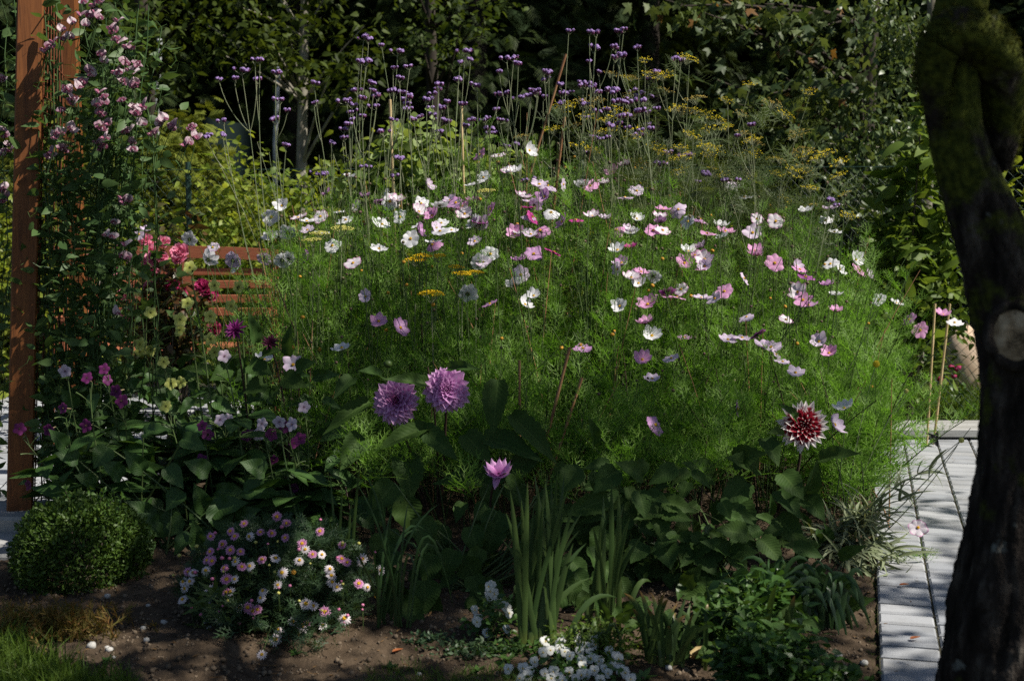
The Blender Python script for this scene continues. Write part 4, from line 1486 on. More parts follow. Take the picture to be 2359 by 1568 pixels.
# feathery foliage: one mass nobody could count
g = Geo()
NS = 820
Ys = U(4.55, 7.1, NS)
xs_ = -1.45 + (edge_x(Ys) + .16 + 1.45) * U(0, 1, NS)
px_s = 1179 + 3200 * xs_ / Ys
ok = (px_s > np.interp(Ys, [4.5, 5.2, 6, 6.6], [840, 750, 610, 500]) + 40 * rng.normal(size=NS)) & ~((Ys < 4.95) & (xs_ < .8) & (U(0, 1, NS) < .5)) & ~((Ys < 5.05) & (xs_ > .85))
Ys, xs_ = Ys[ok], xs_[ok]
NS = len(Ys)
Hs = Hf(xs_, Ys) * np.clip(.97 + .13 * rng.normal(size=NS), .6, 1.10)
lx, ly = .17 * rng.normal(size=NS), .13 * rng.normal(size=NS) - .03
lx = np.where(xs_ > edge_x(Ys) - .25, np.where(Ys < 5.15, -np.abs(lx), lx + .06), lx)
zz = np.linspace(0, 1, 7)
Pst0 = np.stack([np.minimum(xs_, edge_x(Ys) - .03)[:, None] + lx[:, None] * zz ** 1.6, Ys[:, None] + ly[:, None] * zz ** 1.6, Hs[:, None] * zz + .03], -1)
node_f, node_p = [], []
for k in range(15):
    f = .22 + .80 * (k + U(-.4, .4, NS)) / 15
    f = np.clip(f, .2, 1)
    q = np.stack([np.stack([np.interp(f[i], zz, Pst0[i, :, c]) for i in range(NS)]) for c in range(3)], 1)
    for r_ in range(2):
        node_p.append(q)
        node_f.append(f)
PF = np.concatenate(node_p)
ff = np.concatenate(node_f)
keep = (PF[:, 2] > .26) | ((PF[:, 0] > 1.0) & (PF[:, 1] > 4.95))
keep &= U(0, 1, len(PF)) < np.interp(ff, [.2, .45, 1], [.40, .85, 1])
PF, ff = PF[keep], ff[keep]
N = len(PF)
a = U(0, 6.283, N)
upk = np.interp(ff, [0, .6, 1], [.15, .55, 1.5]) + .25 * rng.normal(size=N)
d = np.stack([np.cos(a), np.sin(a), upk], 1)
nn = np.stack([-np.cos(a) * upk, -np.sin(a) * upk, np.ones(N)], 1) + .4 * rng.normal(size=(N, 3))
R = frames(d, nn)
S = np.interp(ff, [.2, .6, 1], [.165, .155, .085]) * U(.7, 1.3, N)
for i in range(4):
    g.inst(FR[i], PF[i::4], R[i::4], S[i::4])
g.add(*tubes(Pst0[::7], np.linspace(.0046, .0016, 7), 4, False), m=5)
for i in range(1, 7):
    g.add(*tubes(Pst0[i::7], np.linspace(.0036, .0013, 7), 4, False), m=1)
FP = np.repeat(np.concatenate(FOL), 2, 0)
FP = FP[FP[:, 2] < Hf(FP[:, 0], FP[:, 1]) + .03]
g.inst(FR[1], FP, rand_frames(len(FP), -.4, .4, .6), U(.06, .12, len(FP)))
# branching stems inside
N = 360
Yf = U(5.2, 7.0, N)
xf = -1.2 + (edge_x(Yf) + .02 + 1.2) * U(0, 1, N)
h = Hf(xf, Yf) * U(.8, 1.16, N)
z = np.linspace(0, 1, 6)
lx, ly = .16 * rng.normal(size=N), .12 * rng.normal(size=N)
Pst = np.stack([xf[:, None] + lx[:, None] * z ** 1.5, Yf[:, None] + ly[:, None] * z ** 1.5, h[:, None] * z + .03], -1)
g.add(*tubes(Pst, np.linspace(.0032, .0012, 6), 4, False), m=1)
N2 = 60
sel = rng.integers(0, N, N2)
Pr = Pst[sel] + np.array([.03, -.12, -.05])
g.add(*tubes(Pr, np.linspace(.0035, .0012, 6), 4, False), m=2)
# small round buds
bd = ico_t(6, 5, .9)
NB = 230
Yb = U(6.2, 7.15, NB)
xb = U(-1.05, 1.35, NB)
zb = U(1.2, 1.62, NB) - .12 * np.abs(xb)
zq = np.linspace(0, 1, 7)
wob = .17 * rng.normal(size=(2, NB, 1)) * zq ** 1.5 + .015 * np.sin(zq * 7 + U(0, 6, NB)[:, None])
Pb = np.stack([xb[:, None] + wob[0], Yb[:, None] + wob[1], zb[:, None] * zq + .03], -1)
g.add(*tubes(Pb, np.linspace(.0024, .0011, 7), 4, False), m=4)
NB2 = 90
Yb = U(5.45, 6.3, NB2)
xb = U(-.95, 1.35, NB2)
zb = U(1.0, 1.42, NB2) - .10 * np.abs(xb - .1)
wob = .09 * rng.normal(size=(2, NB2, 1)) * zq ** 1.5 + .012 * np.sin(zq * 7 + U(0, 6, NB2)[:, None])
Pb = np.stack([xb[:, None] + wob[0], Yb[:, None] + wob[1], zb[:, None] * zq + .03], -1)
g.add(*tubes(Pb, np.linspace(.0028, .0014, 7), 4, False), m=1)
tipb = Pb[::2, -1]
g.inst(ico_t(7, 5, .8), tipb, rand_frames(len(tipb)), U(.006, .009, len(tipb)), m=3)
NB3 = 46
Yb = U(5.2, 6.9, NB3)
xb = U(-.9, 1.5, NB3)
qb = np.stack([xb, Yb, Hf(xb, Yb) + U(.0, .10, NB3)], 1)
g.inst(ico_t(7, 5, .8), qb, rand_frames(NB3), U(.006, .010, NB3), m=6)
g.add(*tubes(np.stack([qb - np.array([0, 0, .2]) + .03 * rng.normal(size=(NB3, 3)), qb - np.array([0, 0, .1]), qb], 1), .0015, 4, False), m=1)
N3 = 260
Yf = U(5.0, 6.9, N3)
xf = -1.0 + (edge_x(Yf) + 1.0) * U(0, 1, N3)
zb = Hf(xf, Yf) + U(-.02, .12, N3)
g.inst(bd, np.stack([xf, Yf, zb], 1), rand_frames(N3), U(.0045, .0075, N3), m=3)
q = np.stack([xf, Yf, zb], 1)
st = np.stack([q - np.array([0, 0, .16]) + .02 * rng.normal(size=(N3, 3)), q - np.array([0, 0, .08]), q], 1)
g.add(*tubes(st, .001, 3, False), m=1)
M['bud'] = plain('cosmos_bud', (.10, .035, .045), (.10, .12, .04), 60, .6)
tag(ob('cosmos_foliage', (g, [M['cosmos_leaf'], M['stem'], M['cane_red'], M['bud'], M['stem_grey'], M['stem_dark'], M['brown_disc']])), kind='stuff')


# ================================================================== helpers for stalked clusters
def cluster(heads, dx, dy, nmax):
    """gather flower heads into plants: each takes its topmost head and near ones below it"""
    left = sorted(heads, key=lambda h: h[1])
    out = []
    while left:
        top = left.pop(0)
        m = int(rng.integers(1, nmax + 1))
        near = sorted([h for h in left if abs(h[0] - top[0]) < dx and h[1] - top[1] < dy], key=lambda h: math.hypot(h[0] - top[0], h[1] - top[1]))[:m - 1]
        for h in near:
            left.remove(h)
        out.append([top] + near)
    return out


# ================================================================== VERBENA
vz = []
for Z0, s in ((590, "740 255,775 265,868 312,975 352,710 420,755 420,945 470,1057 455,990 535,795 570,695 620,808 625,833 658,970 625,925 625,1020 637,1060 665,1030 685,1045 715,1045 748,730 675,625 690,660 715,650 772,740 800,825 730,605 890,595 950,520 985,640 855,665 822,205 1000,400 572,400 710,135 500,25 410,5 545,165 685,210 760,125 820,420 1200,465 1200,990 1088,945 1215,755 1150,1440 350,1405 430,1478 410,1395 545,1525 590,1410 720,1260 580,1215 645,1258 615,1320 700,1280 745,1240 740,1220 790,1275 820,1305 835,1125 805,1090 825,1490 825,1450 865,1580 820,1610 885,1640 915,1685 825,1655 755,1730 400,1680 490,1675 650,1730 640,1715 1005,1270 905,1175 685,935 825,880 905"),
              (1179, "390 212,535 218,580 222,745 215,770 200,570 325,690 320,715 328,705 395,740 375,770 385,865 325,535 420,10 398,42 437,220 490,255 497,235 545,340 582,490 590,520 575,565 600,600 635,130 620,175 622,130 655,180 640,215 668,50 670,345 640,385 637,660 620,700 625,835 620,340 710,490 705,515 720,740 692,770 700,810 705,875 655,930 650,905 690,940 540,990 495,1130 400,1165 412,990 750,590 765,655 755,530 810,750 800,800 795,870 765,930 775,680 865,740 850,800 880,930 860,925 890,870 928,570 945,610 955,640 950,580 1090,500 1050,30 995,1085 1052,1160 1075,1230 1070,1020 1125,1040 1132,1355 1200,1280 1255,1465 1242,1650 860,1555 935,85 1245,890 1290,1000 1270,600 495")):
    for q in s.split(','):
        a, b_ = map(float, q.split())
        vz.append((Z0 + a * .3335, b_ * .3335))
vz += [(505, 181), (540, 180), (557, 160), (515, 277), (479, 312), (514, 310), (587, 137), (1912, 460), (1925, 472), (1700, 413)]
fl_t = petal_grid(5, .0042, .0032, .0004, 3, 3, -.1, 0, 0, .8)


def verbena_head(seed):
    r = np.random.default_rng(seed)
    g = Geo()
    k = r.integers(3, 6)
    for c in range(k):
        cx, cy = r.normal(size=2) * .0115
        n = int(r.integers(10, 17))
        d = nrm(np.stack([r.normal(size=n) * .8, r.normal(size=n) * .8, np.abs(r.normal(size=n)) + .15], 1))
        P = d * np.array([.0085, .0085, .0075]) + np.array([cx, cy, r.uniform(-.003, .003)])
        fr = np.stack([zframe(v, r.uniform(0, 6)) for v in d])
        g.inst(fl_t, P, fr, r.uniform(.85, 1.25, n))
        b = ico_t(6, 4, .9)
        g.add(b[0] * np.array([.0068, .0068, .0075]) + np.array([cx, cy, -.003]), b[1], m=1)
        g.add(*tubes(np.array([[0, 0, -.024], [cx * .7, cy * .7, -.012], [cx, cy, -.004]])[None], .001, 4, False), m=2)
    return g.mesh('flower_cluster', [M['verb'], M['verb_bud'], M['stem_grey']])


VME = [verbena_head(i) for i in range(7)]
vm = [('the bean leaves', 960, 420), ('the pale birch-like trunk', 690, 160), ('the golden conifer', 480, 330), ('the upright pale cane', 1065, 300), ('the slanting reddish cane', 1285, 190), ('the fennel clump', 1560, 250),
      ('the laurel shrub', 1960, 470), ('the striped pink cosmos pair', 1125, 357), ('the slanting pale cane', 915, 250), ('the topmost yellow fennel head', 1588, 127), ('the white cosmos pair under fennel', 1700, 445)]
vc = cluster(vz, 72, 95, 4)
items = []
for c in vc:
    items.append((c[0][0], c[0][1], 'violet'))
big = {1: 'single-headed violet', 2: 'two-headed violet', 3: 'three-headed violet', 4: 'four-headed violet'}
labs = zone_labels([(i[0], i[1], big[len(c)]) for i, c in zip(items, vc)], vm, 'verbena')
for c, lab in zip(vc, labs):
    Y = 6.25 + U(0, .85)
    hp = [at(x, y, Y + U(-.03, .03)) for x, y in c]
    top = hp[0]
    cx = np.mean([h[0] for h in hp])
    b = np.array([cx * .82 + U(-.22, .22), Y + U(-.1, .1), 0])
    b[2] = soil_z(b[0], b[1])
    t = thing('verbena_plant', lab, 'flower', tuple(b), 'tall verbena in the flower bed')
    low = min(h[2] for h in hp)
    c0 = bez(b, np.array([cx + U(-.14, .14), Y, (low + b[2]) / 2]), top - np.array([0, 0, .02]), 14)
    g = Geo().add(*tubes((c0 - b)[None], np.linspace(.0032, .0017, 14), 5, False))
    for h in hp[1:]:
        zt = max(min(h[2] - U(.12, .26), c0[11][2]), c0[4][2])
        k = int(np.argmin(np.abs(c0[:, 2] - zt)))
        g.add(*tubes((bez(c0[k], c0[k] + (h - c0[k]) * np.array([.75, .75, .35]), h - np.array([0, 0, .02]), 7) - b)[None], .0017, 4, False))
        # small leaf pair at the fork
    ob('stem', (g, M['stem_grey']), t)
    lf = leaf_t(4, .16, .2, .2)
    ks = [5, 8, 10]
    LP = np.repeat(c0[ks], 2, 0)
    a = U(0, 3.1, 3)
    a = np.stack([a, a + np.pi], 1).ravel()
    ob('foliage', (Geo().inst(lf, LP - b, frames(np.stack([np.cos(a), np.sin(a), .7 + 0 * a], 1), np.array([0, 0, 1.])), U(.03, .065, 6)), M['fennel_leaf']), t)
    for h in hp:
        ob('flower_cluster', VME[int(rng.integers(7))], t, h - np.array([0, 0, .0]) - b, zframe([U(-.25, .25), U(-.3, .1), 1], U(0, 6)), U(.85, 1.35))

# ================================================================== FENNEL
fz = []
for Z0, s in ((1179, "695 490,800 525,840 520,960 490,1010 490,1040 500,1225 380,1065 605,410 705,360 715,540 685,590 675,500 690,1120 725,1180 740,1270 745,1350 770,1440 815,1350 870,1250 910,720 740,650 800,850 890,620 890,1380 1000,1330 990,1490 680,1590 770,1650 940,1690 960,1650 1050,1400 1150,1150 1160,1250 655,1640 565,70 920,280 870,900 1110,950 1260,800 640,920 400,430 850"),
              (1769, "285 620,40 690,130 770,210 890,180 930,400 1030,240 1050,90 1090,30 1080,200 1165,480 1190,290 1280,120 1360,270 1405,560 1465")):
    for q in s.split(','):
        a, b_ = map(float, q.split())
        fz.append((Z0 + a * .3335, b_ * .3335))


fz += [(U(1340, 1960), 0) for _ in range(26)]
fz = [(x, y if y else float(np.interp(x, [1340, 1600, 1960], [235, 250, 330])) + U(0, 150)) for x, y in fz]


def umbel(seed, mat):
    r = np.random.default_rng(seed)
    g = Geo()
    n = int(r.integers(13, 20))
    b = ico_t(5, 3)
    for i in range(n):
        a = i * 2.4
        q = math.sqrt((i + .5) / n) * .036
        e = np.array([q * math.cos(a), q * math.sin(a), r.uniform(-.007, .005) - q * .30])
        g.add(*tubes(np.array([[0, 0, -.034], [e[0] * .55, e[1] * .55, -.014], e])[None], .0006, 3, False), m=1)
        k = int(r.integers(4, 9))
        P = e + r.normal(size=(k, 3)) * np.array([.0030, .0030, .0013])
        g.inst(b, P, rand_frames(k), r.uniform(.0010, .0017, k))
    return g.mesh('umbel', [mat, M['stem_grey']])


UME = [umbel(i, M['fennel_y']) for i in range(4)] + [umbel(9 + i, M['fennel_b']) for i in range(2)]
fc = cluster(fz, 75, 90, 4)
fm = [('the slanting reddish cane', 1285, 200), ('the maple boughs', 1800, 190), ('the laurel shrub', 1950, 420), ('the white cosmos pair', 1700, 440), ('the densest violet verbena', 1440, 230), ('the tallest verbena at right', 1560, 135)]
labs = zone_labels([(c[0][0], c[0][1], {1: 'one-headed', 2: 'two-headed', 3: 'three-headed', 4: 'four-headed'}[len(c)] + ' yellow') for c in fc], fm, 'fennel')
FT = frond_t(7, .012, 31, .3)
for c, lab in zip(fc, labs):
    Y = 6.5 + U(0, .6)
    hp = [at(x, y, Y + U(-.04, .04)) for x, y in c]
    top = hp[0]
    cx = np.mean([h[0] for h in hp])
    b = np.array([.35 * cx + .65 * .95 + U(-.25, .25), Y + U(-.08, .08), 0])
    b[2] = soil_z(b[0], b[1])
    t = thing('fennel_plant', lab, 'plant', tuple(b), 'fennel at the back of the bed')
    c0 = bez(b, np.array([b[0], Y, .8]), top - np.array([0, 0, .034]), 12)
    g = Geo().add(*tubes((c0 - b)[None], np.linspace(.0048, .0014, 12), 5, False))
    tips = []
    for h in hp[1:]:
        zt = h[2] - U(.12, .28)
        k = int(np.clip(np.argmin(np.abs(c0[:, 2] - zt)), 3, 10))
        br = bez(c0[k], c0[k] + (h - c0[k]) * np.array([.5, .5, .4]), h - np.array([0, 0, .034]), 7)
        g.add(*tubes((br - b)[None], .0014, 4, False))
        tips.append(br[3])
    for i in range(5):
        k = int(rng.integers(5, 11))
        e = c0[k] + np.array([U(-.14, .14), U(-.1, .1), U(.02, .16)])
        g.add(*tubes((bez(c0[k], c0[k] + (e - c0[k]) * np.array([.7, .7, .4]), e, 5) - b)[None], .0011, 4, False))
        tips.append(e)
    ob('stem', (g, M['stem_grey']), t)
    FPn = np.concatenate([np.repeat(c0[3:10], 9, 0), np.repeat(np.array(tips), 2, 0)])
    nF = len(FPn)
    ob('foliage', (Geo().inst(FT, FPn - b + .02 * rng.normal(size=(nF, 3)), rand_frames(nF, -.4, .4, .6), U(.09, .20, nF)), M['fennel_leaf']), t)
    for h in hp:
        ob('umbel', UME[int(rng.integers(6))], t, h - b, zframe([U(-.45, .45), U(-.6, .15), 1], U(0, 6)), U(.95, 1.65))

# ================================================================== YARROW
def yarrow_head(seed, mat):
    r = np.random.default_rng(seed)
    g = Geo()
    b = ico_t(5, 3, .8)
    n = 170
    a = r.uniform(0, 6.283, n)
    q = np.sqrt(r.uniform(0, 1, n)) * .042
    k = 1 + .14 * np.sin(3 * a + seed) + .08 * np.sin(7 * a)
    P = np.stack([q * k * np.cos(a), q * k * np.sin(a), .007 * (1 - (q / .042) ** 2) + r.normal(size=n) * .0013], 1)
    g.inst(b, P, rand_frames(n), r.uniform(.0022, .0036, n))
    for i in range(9):
        a, q = i * 2.4, math.sqrt((i + .5) / 9) * .034
        g.add(*tubes(np.array([[0, 0, -.035], [.4 * q * math.cos(a), .4 * q * math.sin(a), -.022], [q * math.cos(a), q * math.sin(a), -.003]])[None], .0012, 4, False), m=1)
    return g.mesh('flower_head', [mat, M['stem_grey']])


YH = [yarrow_head(i, M['yarrow']) for i in range(3)]
YP = [yarrow_head(i + 5, M['yarrow_pale']) for i in range(2)]
FERN = None
for x, y, w, pale, lab in [(957, 598, 1, 0, 'golden flat-topped yarrow, nearest the big white cosmos, lower of its pair'), (972, 589, .9, 0, 'golden flat-topped yarrow, hidden behind its lower neighbour'),
                           (1008, 590, .85, 0, 'golden flat-topped yarrow standing alone in the middle of the row'), (1052, 615, .8, 0, 'golden flat-topped yarrow, topmost of the three right ones'),
                           (1065, 630, .95, 0, 'golden flat-topped yarrow, lowest of the three right ones'), (1095, 627, .8, 0, 'golden flat-topped yarrow, outermost of the three right ones'),
                           (994, 676, 1.25, 0, 'broad golden flat-topped yarrow, lowest and widest of all'), (720, 553, 1.0, 1, 'pale yellow-green yarrow head below white cosmos, lowest of the pale ones'),
                           (737, 538, 1.0, 1, 'pale yellow-green yarrow head tucked under a white cosmos'), (786, 527, 1.3, 1, 'broad pale yellow-green yarrow head on the tallest thick stem'), (1117, 440, 1, 1, 'small pale yellow-green yarrow head below the striped pink cosmos')]:
    p = on_foliage(x, y, .15, 6.5)
    b = np.array([p[0] + U(-.06, .06), p[1] + U(0, .1), 0])
    b[2] = soil_z(b[0], b[1])
    t = thing('yarrow_plant', lab, 'flower', tuple(b), 'yarrow in the flower bed')
    c0 = stem_curve(b, p - np.array([0, 0, .034 * w]), (0, 0, 1), .03, 9)
    ob('stem', (Geo().add(*tubes((c0 - b)[None], np.linspace(.0034, .0022, 9), 5, False)), M['stem_grey']), t)
    ob('flower_head', (YP if pale else YH)[int(rng.integers(2))], t, p - b, zframe([U(-.1, .1), -.12, 1], U(0, 6)), w * .98)
    fn = np.repeat(c0[4:8], 2, 0)
    ob('foliage', (Geo().inst(FT, fn - b, rand_frames(8, -.5, .5, .5), U(.06, .11, 8)), M['cosmos_leaf']), t)

R_ = lambda n, x0, x1, y0, y1: [(U(x0, x1), U(y0, y1)) for _ in range(n)]


def fan(name, label, bpx, bpy, Y, tips, w, mat, group, cat='plant', kind='leaf', base_spread=.05, dead=()):
    Y = gY(bpx, bpy)
    b = np.array([at(bpx, bpy, Y)[0], Y, 0])
    b[2] = soil_z(b[0], b[1])
    t = thing(name, label, cat, tuple(b), group)
    for i, tp in enumerate(tips):
        x, y = tp[0], tp[1]
        dY = U(-.08, .06)
        tip = at(x, y, Y + dY)
        root = b + np.array([U(-1, 1) * base_spread + (tip[0] - b[0]) * .12, U(-.03, .03), 0])
        bend = tp[2] if len(tp) > 2 else U(0, .02)
        mid = (root + tip) / 2 + np.array([-(tip[0] - root[0]) * .18, 0, bend * 3 + .02])
        k = 9
        c = bez(root, mid, tip, k)
        tan = nrm(np.gradient(c, axis=0))
        side = nrm(np.cross(tan, np.array([.25 * rng.normal(), -1, .15])))
        ww = w * U(.75, 1.15) * .5 * np.array([.8, .95, 1, 1, 1, .95, .8, .5, .03])
        fold = np.cross(side, tan) * (ww * .25)[:, None]
        V = np.stack([c - side * ww[:, None], c + fold, c + side * ww[:, None]], 1).reshape(-1, 3) - b
        u = np.linspace(0, 1, k)
        A = np.stack([np.repeat(u, 3), np.tile([-1, 0, 1.], k), np.zeros(3 * k)], 1)
        ob(kind, (Geo().add(V, grid_faces(k, 3), A), M['iris_tip'] if i in dead else mat), t)
    return t


# ================================================================== DAHLIAS
def dahlia_head(seed, rings, size, mats, pw=.30, cupped=.35, tipz=1.0, inner=None):
    """petals set in a spiral over a ball; z is the facing direction"""
    r = np.random.default_rng(seed)
    g = Geo()
    n = rings
    pt = leaf_t(6, pw, cupped, -.10, .80, 0, 5)
    for i in range(n):
        f = (i + .5) / n
        th = .12 + 1.75 * f ** .8                    # 0 = front centre, beyond 90 deg = swept back
        a = i * 2.39996 + r.normal() * .06
        d = np.array([math.sin(th) * math.cos(a), math.sin(th) * math.sin(a), math.cos(th)])
        L = size * (.16 + .34 * min(1, f * 1.7)) * (1 + r.normal() * .05)
        root = d * size * .05 * np.array([1, 1, .7])
        up = np.array([-d[0] * d[2], -d[1] * d[2], 1 - d[2] ** 2])
        up = nrm(up + 1e-6)
        R = frames((d + .0 * up)[None], (up + .12 * r.normal(size=3))[None])
        m = 1 if (inner and f < inner) else 0
        S = np.array([[L * (1.05 if f > .3 else .75), L, L]])
        g.inst(pt, root[None], R, S, m)
    e = ico_t(10, 6)
    g.add(e[0] * size * .075 + np.array([0, 0, size * .05]), e[1], np.tile([.5, 0, 0], (len(e[0]), 1)), 1)
    return g.mesh('flower_head', mats)


def big_leaf(g, p0, p1, w, droop=.25, up=None, tmpl=None, fold=None, m=0):
    p0, p1 = np.asarray(p0, float), np.asarray(p1, float)
    d = p1 - p0
    L = np.linalg.norm(d)
    n = np.array([0, -.75, .65]) if up is None else np.asarray(up, float)
    t = tmpl if tmpl is not None else DL
    g.inst(t, p0[None], frames(d[None], (n + .12 * rng.normal(size=3))[None]), np.array([[w, L, L]]), m)


DL = leaf_t(14, 1.0, .26, .22, .72, .07, 5, .03)
DL0 = leaf_t(12, 1.0, .30, .22, .72, .03, 5, .05)


def stalk(g, p0, p1, r0, r1, b, bend=.06, k=8, m=0, sides=6):
    p0, p1 = np.asarray(p0, float), np.asarray(p1, float)
    mid = (p0 + p1) / 2 + np.array([U(-bend, bend), U(-bend, bend), bend])
    c = bez(p0, mid, p1, k)
    g.add(*tubes((c - b)[None], np.linspace(r0, r1, k), sides, False), m=m)
    return c


def leaves_from(lst, b, Y, mat, parent, dz=.1, name='leaf', tm=None):
    for x0, y0, x1, y1, w in lst:
        g = Geo()
        a, c = at(x0, y0, Y), at(x1, y1, Y - dz)
        big_leaf(g, a - b, c - b, w / FPX * Y, U(.1, .3), (U(-.25, .25), -.8, .6), tm)
        ob(name, (g, mat), parent)


# two big lilac heads on one plant
Y = 4.72
b = ground_at(1010, 1400, .05)
b = np.array([at(1000, 1200, Y)[0], Y + .12, 0])
b[2] = soil_z(b[0], b[1])
t = thing('dahlia_plant', 'dahlia plant with two big lilac pompon blooms and broad dark leaves', 'dahlia', tuple(b), 'dahlias in the flower bed')
g = Geo()
for x, y in ((913, 930), (1028, 905)):
    stalk(g, b, at(x, y + 12, Y + .03), .007, .004, b, .05)
stalk(g, b, at(985, 845, Y + .06), .005, .003, b, .05)
stalk(g, b, at(860, 905, Y + .02), .005, .003, b, .05)
ob('stem', (g, M['stem_dark']), t)
n1 = nrm(np.array([-.22, -.95, .22]))
ob('flower_head', dahlia_head(1, 105, .152, [M['dah_lilac'], M['dah_lilac_in']], .58, .55, inner=.22), t, at(913, 924, Y) - b, zframe(n1, .5), 1.0)['label'] = 'lilac bloom with pinker heart, lower of the two'
n1 = nrm(np.array([.10, -.92, .38]))
ob('flower_head', dahlia_head(2, 110, .150, [M['dah_lilac'], M['dah_lilac']], .62, .50), t, at(1028, 897, Y) - b, zframe(n1, 1.9), 1.0)['label'] = 'rounder paler lilac bloom, higher of the two'
leaves_from([(852, 925, 742, 985, 42), (985, 985, 862, 1022, 44), (930, 1045, 952, 1146, 78), (972, 985, 1052, 1052, 50), (985, 885, 895, 862, 34), (1175, 955, 1285, 1052, 56), (1148, 875, 1130, 995, 62),
             (1365, 1030, 1372, 966, 36), (1165, 1095, 1005, 1098, 66), (1070, 1000, 1130, 1060, 60), (1110, 1010, 1250, 1040, 66), (830, 1000, 790, 1075, 60), (1030, 850, 1095, 838, 30), (812, 870, 770, 905, 40), (880, 870, 838, 842, 34), (1170, 1110, 1210, 1165, 60), (1225, 1040, 1180, 1105, 60)], b, Y - .02, M['dahlia_leaf'], t)
bud = ico_t(10, 7, .9)
ob('bud', (Geo().add(bud[0] * .016 + at(893, 838, Y + .05) - b, bud[1]).add(*tubes((np.array([at(893, 850, Y + .05), at(886, 960, Y + .06)]) - b)[None], .003, 5, False)), M['iris_leaf']), t)
# dark shaded leaves lower down
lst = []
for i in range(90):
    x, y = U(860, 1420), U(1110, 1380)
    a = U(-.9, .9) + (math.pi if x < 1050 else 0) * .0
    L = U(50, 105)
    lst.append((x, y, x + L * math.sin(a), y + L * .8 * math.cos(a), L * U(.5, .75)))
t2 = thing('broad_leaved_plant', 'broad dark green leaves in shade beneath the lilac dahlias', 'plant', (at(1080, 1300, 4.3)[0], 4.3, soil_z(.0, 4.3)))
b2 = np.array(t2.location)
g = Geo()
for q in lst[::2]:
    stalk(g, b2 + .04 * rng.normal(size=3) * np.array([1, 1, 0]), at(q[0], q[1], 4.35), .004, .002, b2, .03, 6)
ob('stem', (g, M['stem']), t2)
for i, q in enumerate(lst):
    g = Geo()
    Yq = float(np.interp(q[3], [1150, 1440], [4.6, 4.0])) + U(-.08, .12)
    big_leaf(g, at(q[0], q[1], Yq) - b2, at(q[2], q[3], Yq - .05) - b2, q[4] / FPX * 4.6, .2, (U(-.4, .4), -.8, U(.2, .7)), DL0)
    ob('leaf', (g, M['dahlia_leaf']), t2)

# small half-open lilac dahlia
Y = 4.45
b = np.array([at(1150, 1300, Y)[0], Y + .05, 0])
b[2] = soil_z(b[0], b[1])
t = thing('dahlia_plant', 'small half-open lilac dahlia bloom low in the shade above iris leaves', 'dahlia', tuple(b), 'dahlias in the flower bed')
g = Geo()
p = at(1148, 1090, Y)
stalk(g, b, p, .005, .003, b)
ob('stem', (g, M['stem_dark']), t)
h = Geo().add(*petal_grid(7, .056, .034, .004, 6, 5, .55, -.006, 0, .7, 0, .12, 3, 0, True)).add(*petal_grid(5, .045, .030, .004, 6, 5, 1.0, -.006, 0, .7, 0, .12, 4, 0, True))
h.add(*petal_grid(3, .05, .026, .004, 6, 5, -.5, -.006, 0, .7, 0, .12, 6, 0, True))
ob('flower_head', (h, M['dah_lilac']), t, p - b, zframe([-.05, -.45, .9], .3))
leaves_from([(1195, 1120, 1165, 1090, 40), (1125, 1165, 1090, 1195, 50)], b, Y, M['dahlia_leaf'], t, .03)

# red and white dahlia
Y = 4.62
b = np.array([at(1800, 1250, Y)[0], Y + .12, 0])
b[2] = soil_z(b[0], b[1])
t = thing('dahlia_plant', 'dahlia with spiky red bloom tipped white beside the cosmos hedge', 'dahlia', tuple(b), 'dahlias in the flower bed')
g = Geo()
p = at(1848, 980, Y)
stalk(g, b, p + np.array([0, .02, -.02]), .007, .004, b)
ob('stem', (g, M['stem_dark']), t)
ob('flower_head', dahlia_head(7, 84, .158, [M['dah_tip'], M['dah_red']], .40, .9, inner=.5), t, p - b, zframe([.05, -.97, .2], .3))
lv = [(1855, 1140, 1890, 1075, 44), (1800, 1090, 1850, 1140, 60), (1850, 1140, 1900, 1190, 55), (1790, 1130, 1845, 1180, 60), (1760, 1010, 1795, 1060, 50), (1885, 1060, 1970, 1030, 46), (1745, 1080, 1690, 1045, 60), (1720, 1110, 1660, 1170, 64),
      (1690, 1150, 1740, 1220, 66), (1830, 965, 1812, 930, 24), (1806, 1005, 1780, 985, 30), (1640, 1100, 1590, 1060, 60), (1690, 1060, 1750, 1040, 60), (1580, 1110, 1530, 1080, 54), (1790, 1190, 1850, 1250, 66), (1640, 1190, 1700, 1160, 60)]
leaves_from(lv, b, Y - .04, M['dahlia_leaf'], t)

# magenta dahlias at the left
for x, y, s, mt, lab, nn in ((543, 760, .088, 'dah_mag', 'shaggy deep magenta dahlia seen from the side left of the bed', (-.3, -.5, .5)), (622, 790, .062, 'dah_mar', 'very dark maroon dahlia in shade right of the magenta one', (.2, -.7, .5))):
    Y = 5.0
    p = at(x, y, Y)
    b = np.array([p[0] + .05, Y + .08, 0])
    b[2] = soil_z(b[0], b[1])
    t = thing('dahlia_plant', lab, 'dahlia', tuple(b), 'dahlias in the flower bed')
    g = Geo()
    stalk(g, b, p, .005, .003, b)
    ob('stem', (g, M['stem_dark']), t)
    ob('flower_head', dahlia_head(int(x), 46, s, [M[mt], M[mt]], .26, .5), t, p - b, zframe(nn, .4), 1.0)
    leaves_from([(x + 45, y + 30, x + 38, y - 40, 34), (x + 30, y + 80, x + 80, y + 95, 50), (x - 10, y + 90, x - 60, y + 110, 44), (x + 60, y + 60, x + 95, y + 40, 40)], b, Y, M['dahlia_leaf'], t, .05)

